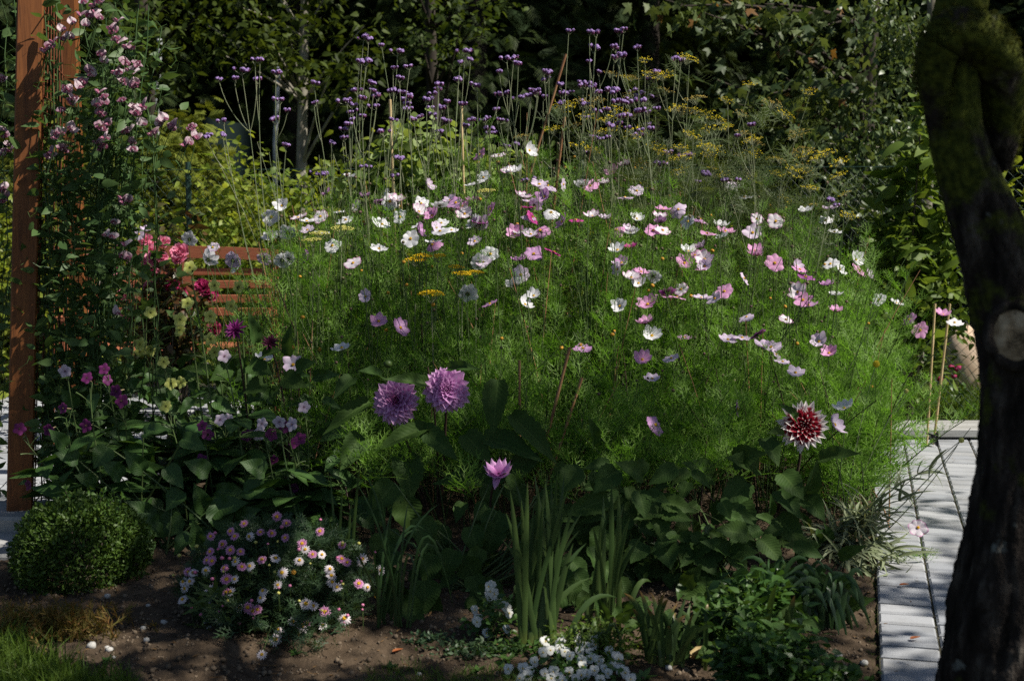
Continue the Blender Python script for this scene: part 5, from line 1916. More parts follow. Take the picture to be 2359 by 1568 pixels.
# ================================================================== LEAFY PLANTS RIGHT OF CENTRE (three-part leaves)
for cx, cy, lab, leafs in [(1540, 1190, 'dark plant with three-part toothed leaves between iris and dahlia', [(1523, 1180, 1466, 1186, 36), (1523, 1180, 1590, 1192, 40), (1522, 1184, 1524, 1240, 46), (1530, 1250, 1545, 1305, 60), (1480, 1250, 1455, 1290, 55), (1470, 1130, 1490, 1190, 50), (1560, 1230, 1500, 1260, 40)]),
                           (1680, 1270, 'dark plant with drooping three-part leaves below the dahlia foliage', [(1680, 1270, 1625, 1240, 45), (1682, 1272, 1740, 1265, 44), (1684, 1276, 1722, 1318, 46), (1602, 1275, 1655, 1318, 56), (1600, 1272, 1570, 1300, 30), (1600, 1270, 1650, 1245, 44), (1720, 1230, 1660, 1215, 55), (1750, 1240, 1805, 1290, 55), (1620, 1330, 1640, 1390, 45)]),
                           (1440, 1120, 'broad dark leaves right of the small lilac dahlia', [(1400, 1150, 1300, 1180, 56), (1330, 1180, 1240, 1195, 50), (1420, 1080, 1370, 1130, 60), (1330, 1080, 1290, 1130, 60), (1480, 1100, 1430, 1060, 50), (1250, 1180, 1320, 1190, 46)])]:
    Y = 4.3
    b = np.array([at(cx, cy, Y)[0], Y + .08, 0])
    b[2] = soil_z(b[0], b[1])
    t = thing('leafy_plant', lab, 'plant', tuple(b), 'dark leafy plants')
    g = Geo()
    for q in leafs:
        stalk(g, b + .03 * rng.normal(size=3) * np.array([1, 1, 0]), at(q[0], q[1], Y), .003, .0015, b, .04, 6)
    ob('stem', (g, M['stem']), t)
    leaves_from(leafs, b, Y, M['dahlia_leaf'], t, .06)
    extra = []
    for i in range(58):
        x, y = cx + U(-150, 170), cy + U(-60, 215)
        a = U(0, 6.28)
        L = U(50, 80)
        extra.append((x, y, x + L * math.cos(a), y + L * .7 * abs(math.sin(a)) * 1.0, L * U(.45, .65)))
    for q in extra:
        leaves_from([q], b, min(Y + U(.0, .3), gY(q[0], q[1] + 40) + .0), M['dahlia_leaf'], t, .04)

t3 = thing('broad_leaved_plant', 'low dark undergrowth of small pointed leaves beneath the red and white dahlia', 'plant', (at(1640, 1350, 4.3)[0], 4.3, soil_z(.6, 4.3)))
b3 = np.array(t3.location)
g = Geo()
for i in range(95):
    x, y = U(1380, 1960), U(1180, 1430)
    Yq = min(float(np.interp(y, [1180, 1430], [4.85, 4.05])) + U(-.06, .1), gY(x, y + 30))
    p = at(x, y, Yq)
    stalk(g, np.array([p[0] + U(-.03, .03), Yq + .04, soil_z(p[0], Yq)]), p, .002, .001, b3, .02, 5)
    a = U(0, 6.28)
    L = U(34, 72)
    gl = Geo()
    big_leaf(gl, p - b3, at(x + L * math.cos(a), y + L * .75 * math.sin(a), Yq - .05) - b3, L * U(.42, .62) / FPX * Yq, .2, (U(-.4, .4), -.8, U(.2, .8)))
    ob('leaf', (gl, M['dahlia_leaf'] if i % 3 else M['low_leaf']), t3)
ob('stem', (g, M['stem']), t3)
fan('strap_leaved_plant', 'second dark strap-leaved tuft, further left and half hidden by the low leafy cushion', 1800, 1440, 4.2,
    [(x, y, .05) for x, y in R_(26, 1690, 1920, 1290, 1410)], .016, M['strap_leaf'], None)

# ================================================================== TOBACCO PLANTS (nicotiana)
def star_flower(mat_list, seed, tube=.045):
    g = Geo()
    g.add(*petal_grid(5, .026, .023, .002, 6, 5, .10, -.003, 0, .72, 0, .10, seed))
    k = np.array([[0, 0, -tube], [.001, 0, -tube * .5], [0, 0, -.004], [0, 0, .0005]])
    v, f, a = tubes(k[None], np.array([.0016, .002, .0028, .004]), 6, False)
    g.add(v, f, None, 1)
    e = ico_t(6, 4)
    g.add(e[0] * .0022 + np.array([0, 0, .0006]), e[1], None, 2)
    return g.mesh('flower', mat_list)


M['nic_eye'] = plain('tobacco_eye', (.06, .05, .01), (.10, .09, .03), 50, .7)
M['nic_tube'] = plain('tobacco_tube', (.30, .22, .14), (.40, .30, .18), 50, .6, trans=.25)
M['lime_tube'] = plain('lime_tube', (.26, .30, .06), (.34, .38, .10), 50, .6, trans=.25)
NIC = {'lime': [star_flower([M['lime'], M['lime_tube'], M['nic_eye']], i) for i in range(3)], 'nic_purple': [star_flower([M['nic_purple'], M['nic_tube'], M['nic_eye']], i + 5) for i in range(3)], 'nic_pale': [star_flower([M['nic_pale'], M['nic_tube'], M['nic_eye']], i + 9) for i in range(3)]}
NLIST = {'lime': [(437, 616), (550, 660), (432, 698), (494, 658), (532, 705), (347, 720), (415, 736), (484, 728), (414, 760), (485, 780), (322, 810), (347, 806), (494, 811), (377, 833), (394, 883), (417, 880), (382, 935), (322, 793)],
         'nic_purple': [(200, 870), (247, 875), (267, 901), (280, 923), (145, 940), (45, 987), (112, 990), (198, 980), (465, 980), (568, 1003), (478, 1000), (464, 1060), (65, 1116), (584, 1170), (677, 1124), (597, 1173), (630, 1060), (678, 1020), (658, 982), (575, 1000), (625, 1000), (240, 850), (690, 1010)],
         'nic_pale': [(507, 966), (525, 966), (517, 820), (672, 977), (603, 975), (643, 972), (595, 1000), (700, 937), (150, 855)]}
NW = {'lime': 'lime green', 'nic_purple': 'dark purple', 'nic_pale': 'pale lilac'}
nm = [('the bench', 450, 620), ('the magenta dahlia', 543, 760), ('the red brown post', 50, 900), ('the daisy bush', 600, 1200), ('the clipped box ball', 190, 1180), ('the bright sunlit patio gap', 230, 960)]
NL = leaf_t(8, .52, .16, .28, .78, 0, 5, .02)
for kind in NLIST:
    cl = cluster(NLIST[kind], 95, 130, 4)
    labs = zone_labels([(c[0][0], c[0][1], {1: 'single', 2: 'two-flowered', 3: 'three-flowered', 4: 'four-flowered'}[len(c)] + ' ' + NW[kind]) for c in cl], nm, 'tobacco stalk')
    for c, lab in zip(cl, labs):
        Y = {'lime': 5.02, 'nic_purple': 4.85, 'nic_pale': 4.8}[kind] + U(-.15, .2)
        if c[0][0] < 90:
            Y = 4.95
        cx = np.mean([h[0] for h in c])
        bp = at(min(max(cx + U(10, 60), 190), 700), 1000, Y)
        b = np.array([bp[0], Y + U(0, .12), 0])
        b[2] = soil_z(b[0], b[1])
        t = thing('tobacco_plant', lab, 'flower', tuple(b), 'tobacco plants in the bed')
        top = at(c[0][0], c[0][1], Y)
        g = Geo()
        main = stalk(g, b, top + np.array([0, .03, -.04]), .0048, .0018, b, .03, 10)
        tips = []
        for h in c:
            p = at(h[0], h[1], Y + U(-.04, .04))
            fr = np.array([U(-.7, .7), -.75, U(-.1, .45)]) if kind != 'lime' else np.array([U(-.5, .5), -.8, U(.0, .4)])
            n = nrm(fr)
            tail = p - n * .045
            k = int(np.clip(np.argmin(np.abs(main[:, 2] - (p[2] - .08))), 3, 9))
            g.add(*tubes((bez(main[k], (main[k] + tail) / 2 + np.array([0, 0, .015]), tail, 5) - b)[None], .0012, 4, False))
            ob('flower', NIC[kind][int(rng.integers(3))], t, p - b, zframe(n, U(0, 6)), U(.85, 1.1) * (1.0 if kind == 'lime' else .95))
        # buds and spent tubes
        for i in range(6):
            k = int(rng.integers(5, 10))
            e = main[k] + np.array([U(-.05, .05), U(-.05, .03), U(.0, .05)])
            g.add(*tubes((bez(main[k], (main[k] + e) / 2 + np.array([0, 0, .01]), e, 4) - b)[None], np.array([.0012, .0012, .002, .0034]), 5, False))
        ob('stem', (g, M['stem']), t)
        lg = Geo()
        hb = main[-1][2] - b[2]
        nl = 17
        for i in range(nl):
            f = U(.06, .5 if kind == 'lime' else .75)
            k = int(f * 9)
            a = U(0, 6.28)
            L = .19 * (1 - .75 * f) + .04
            d = np.array([math.cos(a), math.sin(a) - .25, U(-.1, .45)])
            lg.inst(NL, (main[k] - b)[None], frames(d[None], np.array([[0, 0, 1.]]) + .25 * rng.normal(size=(1, 3))), np.array([[L * 1.05, L, L]]))
        ob('foliage', (lg, M['nic_leaf']), t)

# large soft leaves low at the left between box ball and daisy bush
b = np.array([at(380, 1250, 4.7)[0], 4.75, .05])
t = thing('broad_leaved_plant', 'large soft round-edged leaves between the box ball and daisy bush', 'plant', tuple(b))
lst = [(350, 1200, 300, 1150, 52), (420, 1190, 345, 1235, 62), (430, 1270, 345, 1285, 70), (490, 1180, 560, 1150, 60), (500, 1160, 520, 1230, 66), (420, 1130, 380, 1170, 50), (440, 1300, 395, 1330, 56), (560, 1130, 640, 1130, 55), (470, 1310, 400, 1345, 60),
       (350, 1290, 330, 1340, 55), (300, 1190, 330, 1250, 50), (480, 1090, 430, 1060, 50), (330, 1085, 290, 1040, 46), (540, 1200, 590, 1170, 50), (385, 1075, 420, 1120, 46), (450, 1230, 500, 1280, 60), (250, 1030, 215, 1075, 50), (280, 1100, 240, 1060, 48),
       (180, 1060, 130, 1040, 44), (220, 1120, 180, 1090, 48), (610, 1090, 560, 1060, 50), (150, 1030, 120, 990, 40), (640, 1170, 690, 1140, 50), (330, 1000, 380, 980, 40), (420, 1010, 470, 1030, 44)]
g = Geo()
for q in lst:
    stalk(g, b + .12 * rng.normal(size=3) * np.array([1, .6, 0]), at(q[0], q[1], 4.7), .0045, .002, b, .04, 7)
ob('stem', (g, M['stem']), t)
leaves_from(lst, b, 4.68, M['nic_leaf'], t, .05, 'leaf', DL0)
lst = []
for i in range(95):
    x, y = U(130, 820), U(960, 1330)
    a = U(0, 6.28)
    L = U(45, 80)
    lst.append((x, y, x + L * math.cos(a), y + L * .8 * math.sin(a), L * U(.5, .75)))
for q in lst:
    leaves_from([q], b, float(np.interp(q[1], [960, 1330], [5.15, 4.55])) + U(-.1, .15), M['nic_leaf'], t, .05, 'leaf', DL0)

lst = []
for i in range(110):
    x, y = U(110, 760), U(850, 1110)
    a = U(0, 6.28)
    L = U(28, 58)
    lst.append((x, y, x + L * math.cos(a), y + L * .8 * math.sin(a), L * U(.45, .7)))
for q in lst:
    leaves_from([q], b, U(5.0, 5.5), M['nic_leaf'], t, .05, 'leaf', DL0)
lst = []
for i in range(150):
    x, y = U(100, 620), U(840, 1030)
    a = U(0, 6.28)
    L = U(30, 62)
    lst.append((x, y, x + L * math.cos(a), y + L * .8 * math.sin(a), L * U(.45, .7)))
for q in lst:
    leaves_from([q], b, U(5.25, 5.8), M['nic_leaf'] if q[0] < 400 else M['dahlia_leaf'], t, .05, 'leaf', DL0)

# ================================================================== SWEET PEAS
def pea_flower(banner, seed):
    r = np.random.default_rng(seed)
    g = Geo()
    # banner: broad upright two-lobed petal facing -y
    nu, nv = 6, 9
    u, v = np.linspace(0, 1, nu), np.linspace(-1, 1, nv)
    half = .0185 * np.sin(np.pi * (.12 + .80 * u)) ** .7
    x = half[:, None] * v[None]
    z = .030 * u[:, None] * (1 + .06 * np.cos(v * 6)[None] * u[:, None]) - .004 * (np.abs(v) ** 3)[None] * u[:, None] + 0 * x
    y = .009 * u[:, None] ** 2 * 1.2 + .006 * np.sin(v * 5 + r.uniform(0, 6))[None] * u[:, None] - .006 * np.abs(v)[None] * (1 - u[:, None])
    V = np.stack([x, y + 0 * x, z], -1).reshape(-1, 3)
    g.add(V, grid_faces(nu, nv), np.stack([u[:, None] + 0 * x, v[None] + 0 * x, 0 * x], -1).reshape(-1, 3), 0)
    for sg in (-1, 1):
        w = leaf_t(5, .8, .25, .25, .9, 0, 3)
        R = frames(np.array([[sg * .35, -.75, .35]]), np.array([[sg * .6, .2, .7]]))
        g.inst(w, np.array([[sg * .002, -.002, .004]]), R, np.array([.020]), 1)
    kx = ico_t(7, 5)
    g.add(kx[0] * np.array([.003, .008, .005]) + np.array([0, -.007, .004]), kx[1], None, 1)
    g.add(kx[0] * np.array([.0035, .004, .0035]) + np.array([0, .002, -.001]), kx[1], None, 2)
    return g.mesh('flower', [banner, M['pea_wing'], M['pea_leaf']])


PEA = [pea_flower(M['pea_banner'], 1), pea_flower(M['pea_dusk'], 2), pea_flower(M['pea_dusk'], 3), pea_flower(M['pea_banner'], 4)]
pz = "580 10,660 25,700 5,555 95,500 145,620 105,680 115,430 195,590 160,650 75,815 135,770 190,790 215,450 260,480 250,370 280,310 345,340 315,800 265,820 285,880 315,905 325,695 370,715 415,870 435,850 420,950 455,945 430,830 500,810 490,920 495,895 485,635 510,620 480,850 565,835 545,925 590,940 565,580 570,560 560,540 590,465 625,455 605,490 680,510 705,500 670,430 755,720 660,685 630,720 700,690 720,670 710,690 770,710 790,845 685,915 730,1000 720,985 745,950 780,930 770,985 850,740 850,760 845,700 885,680 870,485 870,500 900,400 910,440 910,390 945,375 930,740 950,725 940,690 990,675 975,700 1025,715 1010,1115 830,1135 815,1105 850,1065 905,1050 925,1180 880,1190 860,365 1040,435 1030,415 1020,330 1080,345 1075,910 975,895 960,915 1025,930 1030,895 895,870 905,855 1380,830 1390,880 1375,840 1360,790 1530".split(',')
pea_main = [tuple(float(k) * .3335 for k in q.split()) for q in pz] + [(245, 538), (260, 543), (288, 560), (295, 590), (265, 717), (152, 853), (282, 588)]
pea_trail = [(437, 295), (453, 315), (433, 325), (445, 310), (425, 330), (442, 288)]
pea_left = [(4, 180), (8, 184), (5, 305), (10, 312), (12, 345), (4, 352), (20, 330), (26, 345), (6, 435), (12, 450), (4, 462), (10, 428)]
PODS = [(495, 285, 30), (655, 270, 38), (740, 135, 28), (910, 935, 44), (850, 1010, 36), (830, 665, 34), (760, 785, 30), (425, 1260, 32), (770, 1480, 30), (540, 1325, 18), (280, 200, 34)]


def pea_plant(label, fl, box_, nleaf, nst, pods, Yc, Yr):
    x0, x1, y0, y1 = box_
    b = np.array([at((x0 + x1) / 2, 1100, Yc)[0], Yc, .05])
    t = thing('sweet_pea_plant', label, 'climbing plant', tuple(b), 'sweet peas on the arch')
    g = Geo()
    vines = []
    for i in range(nst):
        xa = U(x0 + (x1 - x0) * .05, x0 + (x1 - x0) * .65)
        Y = Yc + U(-Yr, Yr)
        ys = np.linspace(1180 if x1 > 60 else 1100, U(y0 - 60, (y0 + y1) * .38), 15)
        xs = xa + np.cumsum(rng.normal(size=15) * 7) + U(-.06, .10) * (ys[0] - ys)
        c = np.array([at(x, y, Y + .03 * math.sin(k)) for k, (x, y) in enumerate(zip(xs, ys))])
        c[0][2] = .03
        vines.append(c)
        g.add(*tubes((c - b)[None], .0022, 4, False))
    vines = np.array(vines)
    for i in range(nst):
        for j in range(2, 15, 1):
            p = vines[i, j]
            e = p + np.array([U(-.10, .10), U(-.08, .05), U(.02, .12)])
            g.add(*tubes((bez(p, (p + e) / 2 + np.array([0, 0, .02]), e, 5) - b)[None], .0009, 3, False))
    # flowers on their own stalks
    cl = cluster(fl, 18, 24, 4)
    for c in cl:
        Y = Yc - Yr - U(0, .08)
        foot = at(c[0][0] - 10 - U(5, 30), c[0][1] + U(60, 120), Y)
        hp = [at(x, y, Y + U(-.015, .015)) for x, y in c]
        st = bez(foot, foot * .4 + hp[0] * .6 + np.array([0, 0, -.01]), hp[0], 6)
        g.add(*tubes((st - b)[None], .0013, 4, False))
        for h in hp:
            g.add(*tubes((np.array([st[4], h]) - b)[None], .0009, 3, False))
            yaw = U(-1.1, 1.1)
            n = np.array([math.sin(yaw) * .4, -.2, 1.0])
            a = Matrix.Rotation(yaw, 3, 'Z') @ Matrix.Rotation(U(-.5, .3), 3, 'X') @ Matrix.Rotation(U(-.35, .35), 3, 'Y')
            ob('flower', PEA[int(rng.integers(4))], t, h - b - np.array([0, 0, .012]), np.array(a), U(.9, 1.2))
    ob('stem', (g, M['pea_leaf']), t)
    # paired leaves along the vines
    Pn = vines[rng.integers(0, nst, nleaf), rng.integers(0, 15, nleaf)] + rng.normal(size=(nleaf, 3)) * np.array([.05, .05, .05])
    g = Geo().inst(leaf_t(4, .48, .2, .15), Pn - b, rand_frames(nleaf, -.1, .35, .9), U(.030, .070, nleaf))
    # thin tendrils
    nT = nleaf // 8
    td = ribbons_t([[[0, 0, 0], [.1, .4, .1], [-.05, .7, .3], [.2, .9, .35], [.1, 1.05, .2]]], .025)
    g.inst(td, Pn[:nT] - b, rand_frames(nT, -.3, .3, .9), U(.06, .13, nT))
    ob('foliage', (g, M['pea_leaf']), t)
    pd = blade_t(6, .17, .1)
    for x, y, L in pods:
        p = at(x * .3335, y * .3335, Yc - .1)
        a = U(-.5, .5)
        gp = Geo()
        for sg in (-1, 1):
            gp.inst(pd, (p - b)[None], frames(np.array([[1, 0, a]]), np.array([[0, -.7 * sg, .7]])), np.array([L * .3335 * 2.6 / FPX * Yc]))
        ob('pod', (gp, M['iris_leaf']), t)
    return t


pea_plant('sweet peas with dusky pink flaked blooms climbing the mesh right of the post', pea_main, (95, 330, 10, 1120), 3700, 46, PODS, 5.3, .2)
pea_plant('sweet pea tendril with mauve blooms reaching furthest toward the golden conifer', pea_trail, (250, 480, 290, 520), 160, 5, [], 5.2, .06)
pea_plant('sweet peas climbing behind the outer side of the red brown post', pea_left, (-80, 28, 20, 900), 420, 12, [], 5.55, .12)

# ================================================================== ROSE BUSH before the bench
RB = "1030 100,1040 170,1130 110,1250 170,1240 220,1010 250,1050 300,920 270,1120 210,1000 95,1060 215,1215 200,1150 370,1185 410,860 460,1040 420,1250 440,1400 410,1450 470,1430 440,880 600,700 725,830 180,1000 235,640 220,1395 620,1480 700,770 300".split(',')


def rose(seed, mat):
    r = np.random.default_rng(seed)
    g = Geo()
    for k, (L, cup) in enumerate([(.014, 2.2), (.022, 1.3), (.030, .75), (.036, .35), (.038, .05)]):
        g.add(*petal_grid(4 + k // 2, L, L * 1.25, .002, 5, 5, cup, .006, .001, .8, 0, .25, seed * 7 + k))
    return g.mesh('bloom', mat)


ROS = [rose(i, M['rose']) for i in range(3)]
ROD = [rose(i + 4, M['rose_deep']) for i in range(2)]
b = np.array([at(400, 700, 7.1)[0], 7.1, .03])
t = thing('rose_bush', 'rose bush covered in pink blooms standing in front of the bench', 'rose bush', tuple(b))
g, lg = Geo(), Geo()
LP = []
for i, q in enumerate(RB):
    x, y = [float(k) for k in q.split()]
    x, y = x * .3335, 523 + y * .3335
    deep = x > 380 and y > 640
    Y = 7.0 + U(-.15, .15)
    p = at(x, y, Y)
    c = bez(b + np.array([U(-.05, .05), U(-.05, .05), 0]), np.array([(b[0] + p[0]) / 2 + U(-.1, .1), Y, .6]), p - np.array([0, 0, .01]), 9)
    g.add(*tubes((c - b)[None], np.linspace(.006, .002, 9), 5, False))
    for k in (3, 4, 5, 6, 7):
        for j in range(11):
            LP.append(c[k] + rng.normal(size=3) * .035)
    sz = U(.85, 1.15)
    ob('bloom', (ROD if deep else ROS)[i % 2], t, p - b, zframe([U(-.5, .5), -.75, U(.2, .8)], U(0, 6)), sz)
for i in range(46):
    p = at(U(330, 470), U(475, 560), 7.15)
    LP.append(p)
LP = np.array(LP)
ob('stem', (g, M['twig']), t)
ob('foliage', (lg.inst(LEAF_M, LP - b, rand_frames(len(LP), .2, .5), U(.035, .068, len(LP))), M['rose_leaf']), t)

# ================================================================== BOX BALL
c = at(188, 1268, 4.40)
b = np.array([c[0], 4.40, soil_z(c[0], 4.40)])
t = thing('box_ball', 'clipped dark green box ball beside the foot of the post', 'shrub', tuple(b))
N = 17000
d = nrm(rng.normal(size=(N, 3)))
d[:, 2] = np.where(d[:, 2] < -.75, -d[:, 2], d[:, 2])
rb = 1 + .05 * np.sin(7 * d[:, 0] + 3 * d[:, 2]) * np.sin(6 * d[:, 1]) + .035 * np.sin(19 * d[:, 0]) * np.sin(17 * d[:, 2] + 3 * d[:, 1])
q = c + d * np.array([.212, .205, .172]) * (rb * U(.74, 1.045, N))[:, None]
R = frames(d + .9 * rng.normal(size=(N, 3)) + np.array([0, 0, .35]), rng.normal(size=(N, 3)) + d)
g = Geo().inst(leaf_t(2, .55, .25, .2), q - b, R, U(.010, .019, N))
ob('foliage', (g, M['box_leaf']), t)
g = Geo()
for i in range(14):
    e = q[rng.integers(N)]
    g.add(*tubes((bez(b, (b + e) / 2, e, 5) - b)[None], .004, 5, False))
ob('stem', (g, M['twig']), t)
# loose shoots at the lower left and top
g = Geo()
for x, y, x2, y2 in [(70, 1310, 30, 1270), (85, 1330, 50, 1295), (95, 1340, 65, 1325), (250, 1170, 262, 1128), (270, 1180, 285, 1140), (230, 1160, 236, 1130), (60, 1240, 40, 1215), (210, 1150, 205, 1122), (160, 1155, 150, 1128)]:
    a_, e = at(x, y, 4.3), at(x2, y2, 4.28)
    g.add(*tubes((np.array([a_, e]) - b)[None], .0012, 4, False), m=1)
    P = a_ + (e - a_) * np.linspace(.1, 1, 9)[:, None]
    P = np.repeat(P, 2, 0)
    g.inst(leaf_t(2, .55, .25, .2), P - b, frames((e - a_) + .06 * rng.normal(size=(18, 3)), rng.normal(size=(18, 3)) + np.array([0, -1, 0])), U(.014, .022, 18))
ob('foliage', (g, [M['low_leaf'], M['twig']]), t)

# ================================================================== MARGUERITE BUSH
MP = {'w': [('1', 105, 0)]}
mlist = """1455 565 p,1590 530 p,1620 565 p,1685 478 p,1720 565 w,1535 620 p,1450 670 p,1590 660 p,1660 670 p,1430 730 p,1465 735 p,1625 740 w,1670 775 p,1725 770 w,1550 785 p,1300 810 p,1335 815 w,1420 800 w,1565 862 P,1620 860 w,1265 878 w,1310 875 w,1275 925 w,1445 930 w,1590 945 w,1560 950 p,1425 1040 w,1505 1085 W,1515 1130 w,1655 1060 w,1710 1055 P,1745 1080 P,1260 1000 w"""
m2 = """145 430 p,210 475 p,30 535 p,110 545 p,200 575 p,440 530 p,318 615 p,340 655 w,390 690 p,455 690 w,40 725 p,135 715 w,180 815 W,260 815 b,510 790 w,520 835 w,630 745 p,735 720 w,730 745 w,525 880 w,560 915 w,150 900 w,45 940 w,30 990 w,345 1030 W,395 1045 w,475 1085 P,255 1150 w,320 1180 W,350 1165 P,460 1180 w,610 1130 W,155 1210 w,135 1275 W,40 1380 w,710 890 p,770 915 w,830 980 b,860 800 w,10 1070 p,290 1245 b,300 730 w,590 720 p,595 625 p"""
ML = []
for s_, X0 in ((mlist, 0), (m2, 589.6)):
    for q in s_.split(','):
        a_, b_, k = q.split()
        ML.append((X0 + float(a_) * .3335, 1046 + float(b_) * .3335, k))


def daisy(seed, mats, pink, L=.0185, n=17, droop=-.1):
    g = Geo().add(*petal_grid(n, L, .0052, .003, 4, 3, droop, -.0006, 0, .7, 0, .16, seed))
    if pink:
        g.add(*petal_grid(12, L * .62, .0045, .003, 4, 3, .35, -.0006, 0, .7, 0, .16, seed + 9))
    return g.mesh('daisy', mats)


DW = [daisy(1, M['marg_white'], False), daisy(2, M['marg_white'], False, n=14, droop=-.45), daisy(3, M['marg_white'], False, n=12, droop=.0)]
DP = [daisy(4, M['marg_pink'], True, .0165), daisy(5, M['marg_pink'], True, .0175, droop=.1)]
DD = disc_mesh('disc', .0055, .0035, M['yellow'], 34, 3)
DB = disc_mesh('disc', .0062, .005, M['brown_disc'], 34, 4)
cM = at(640, 1345, 4.0)
b = np.array([cM[0], 4.0, soil_z(cM[0], 4.0)])
t = thing('daisy_bush', 'rounded bush of pink and white daisies on bare soil', 'daisy bush', tuple(b))


MC, MR = np.array([cM[0], 4.02, cM[2] - .01]), np.array([.285, .24, .195])


def mdepth(x, y):
    o = np.array([0, 0, CAM_Z])
    d = at(x, y, 1.0) - o
    best, by = 1e9, 4.0
    Yg = gY(x, y + 25)
    for Yk in np.arange(3.6, 4.3, .01):
        if Yk > Yg:
            return Yg
        v = np.linalg.norm((o + d * Yk - MC) / (MR * 1.06))
        if v <= 1.0:
            return Yk
        if v < best:
            best, by = v, Yk
    return by


g = Geo()
LPm = []
for x, y, k in ML:
    Y = mdepth(x, y)
    p = at(x, y, Y)
    n = nrm(np.array([(x - 640) / 500 + U(-.3, .3), -.75, U(.35, .95)]))
    root = b + (p - b) * np.array([.45, .45, 0]) + np.array([0, .1, .06])
    cc = bez(root, root + (p - root) * np.array([.7, .6, .6]), p - n * .004, 6)
    g.add(*tubes((cc - b)[None], .0011, 4, False))
    LPm += [cc[1], cc[2], cc[3]]
    R = zframe(n, U(0, 6))
    if k == 'b':
        ob('spent_head', DB, t, p - b, R, 1.1)
        continue
    me = DP[int(rng.integers(2))] if k in 'pP' else DW[int(rng.integers(3))]
    hd = ob('daisy', me, t, p - b, R, {'p': .88, 'P': 1.08, 'w': .85, 'W': 1.08}[k] * U(.88, 1.1))
    ob('disc', DD, hd, (0, 0, .0008))
bd = ico_t(7, 5, .85)
for i in range(60):
    x, y = 640 + 250 * U(-1, 1), U(1185, 1450)
    if ((x - 640) / 260) ** 2 + ((y - 1330) / 150) ** 2 > 1:
        continue
    p = at(x, y - 6, mdepth(x, y) - .01)
    gb = Geo().add(bd[0] * U(.0035, .0065) + p - b, bd[1])
    g.add(*tubes((np.array([p - np.array([0, -.02, .07]), p]) - b)[None], .0008, 3, False))
    ob('bud', (gb, M['marg_bud'] if i % 3 else M['yarrow_pale']), t)
ob('stem', (g, M['stem']), t)
N = 5200
d = nrm(rng.normal(size=(N, 3)))
q = MC + d * MR * (U(.25, 1, N) ** .4)[:, None] * .97
q = np.concatenate([q, np.repeat(np.array(LPm), 2, 0)])
N = len(q)
q[:, 2] = np.maximum(q[:, 2], b[2] + .015)
MF = frond_t(4, .045, 77, .2)
ob('foliage', (Geo().inst(MF, q - b, rand_frames(N, -.45, .4, .6), U(.035, .06, N)), M['marg_leaf']), t)
# small ferny seedling at its foot, yellowing palmate leaf plant at its side
for x, y, lab, mt, n, s_ in [(690, 1500, 'small grey-green ferny seedling at the front foot of the daisy bush', 'marg_leaf', 60, .07), (545, 1480, 'ferny grey-green shoots at the front of the daisy bush', 'marg_leaf', 110, .08)]:
    p = ground_at(x, y, .05)
    p[2] = soil_z(p[0], p[1])
    tt_ = thing('ferny_shoot', lab, 'plant', tuple(p), 'ferny shoots by the daisy bush')
    q = np.stack([rng.normal(size=n) * .035, rng.normal(size=n) * .03, np.abs(rng.normal(size=n)) * .04 + .01], 1)
    ob('foliage', (Geo().inst(MF, q, rand_frames(n, -.5, .4, .6), U(.04, s_, n)), M[mt]), tt_)
p = ground_at(520, 1500, .05)
p = np.array([at(520, 1470, 3.86)[0], 3.86, soil_z(-.8, 3.86)])
tt_ = thing('palmate_seedling', 'seedling with finely cut hand-shaped leaves, one of them yellow', 'plant', tuple(p))
g, st = Geo(), Geo()
for x, y, w in [(505, 1368, .07), (560, 1395, .06), (470, 1395, .06), (590, 1420, .05), (530, 1400, .06)]:
    e = at(x * .97 + 10, y, 3.8) - p
    st.add(*tubes(bez([0, 0, 0], e * .5 + np.array([0, 0, .03]), e, 6)[None], .0011, 4, False))
    a = np.linspace(-1.9, 1.9, 7)
    dd = np.stack([np.sin(a), -.45 + .0 * a, np.cos(a) * .8], 1)
    g.inst(leaf_t(8, .22, .1, .15, .6, .3), np.repeat(e[None], 7, 0), frames(dd, np.tile([0, -.8, .5], (7, 1))), w)
ob('stem', (st, M['twig']), tt_)
ob('foliage', (g, M['iris_leaf']), tt_)

# ================================================================== WHITE VIOLAS
def viola(seed):
    g = Geo()
    for a, L, w, z in [(2.25, .0165, .0165, -.002), (.9, .0165, .0165, -.002), (2.95, .0135, .013, .001), (.2, .0135, .013, .001), (-1.57, .0155, .019, .002)]:
        v, f, at_ = petal_grid(1, L, w, .001, 5, 5, .05, -.002, .001, .8, 0, .1, seed)
        c_, s_ = math.cos(a), math.sin(a)
        v = v @ np.array([[c_, -s_, 0], [s_, c_, 0], [0, 0, 1]]).T + np.array([0, 0, z])
        g.add(v, f, at_)
    e = ico_t(6, 3)
    g.add(e[0] * np.array([.002, .002, .0012]) + np.array([0, -.001, .003]), e[1], None, 1)
    return g.mesh('flower', [M['viola'], M['yellow']])


VI = [viola(i) for i in range(3)]
vl = "230 1290,345 1295,325 1315,460 1260,460 1290,575 1285,575 1310,510 1325,215 1365,265 1350,330 1345,365 1360,400 1390,470 1360,540 1365,480 1425,600 1425,545 1405,670 1355,720 1395,735 1410,155 1430,75 1475,125 1500,110 1530,285 1500,270 1545,320 1540,395 1500,225 1510,490 1460,520 1515,570 1490,480 1520,665 1510,690 1455,745 1485,780 1505,820 1550,55 1545,440 1550,640 1475,610 1560,350 1560"
P1 = [(1179 + float(q.split()[0]) * .3335, 1046 + float(q.split()[1]) * .3335) for q in vl.split(',')]
P2 = [(590 + a * .3335, 1046 + c_ * .3335) for a, c_ in [(1625, 905), (1605, 910), (1615, 945), (1640, 960), (1610, 975), (1668, 1005), (1730, 1060), (1745, 1095), (1715, 1045), (1530, 1135), (1525, 1155), (1730, 1205), (1508, 1072), (1590, 1232)]]
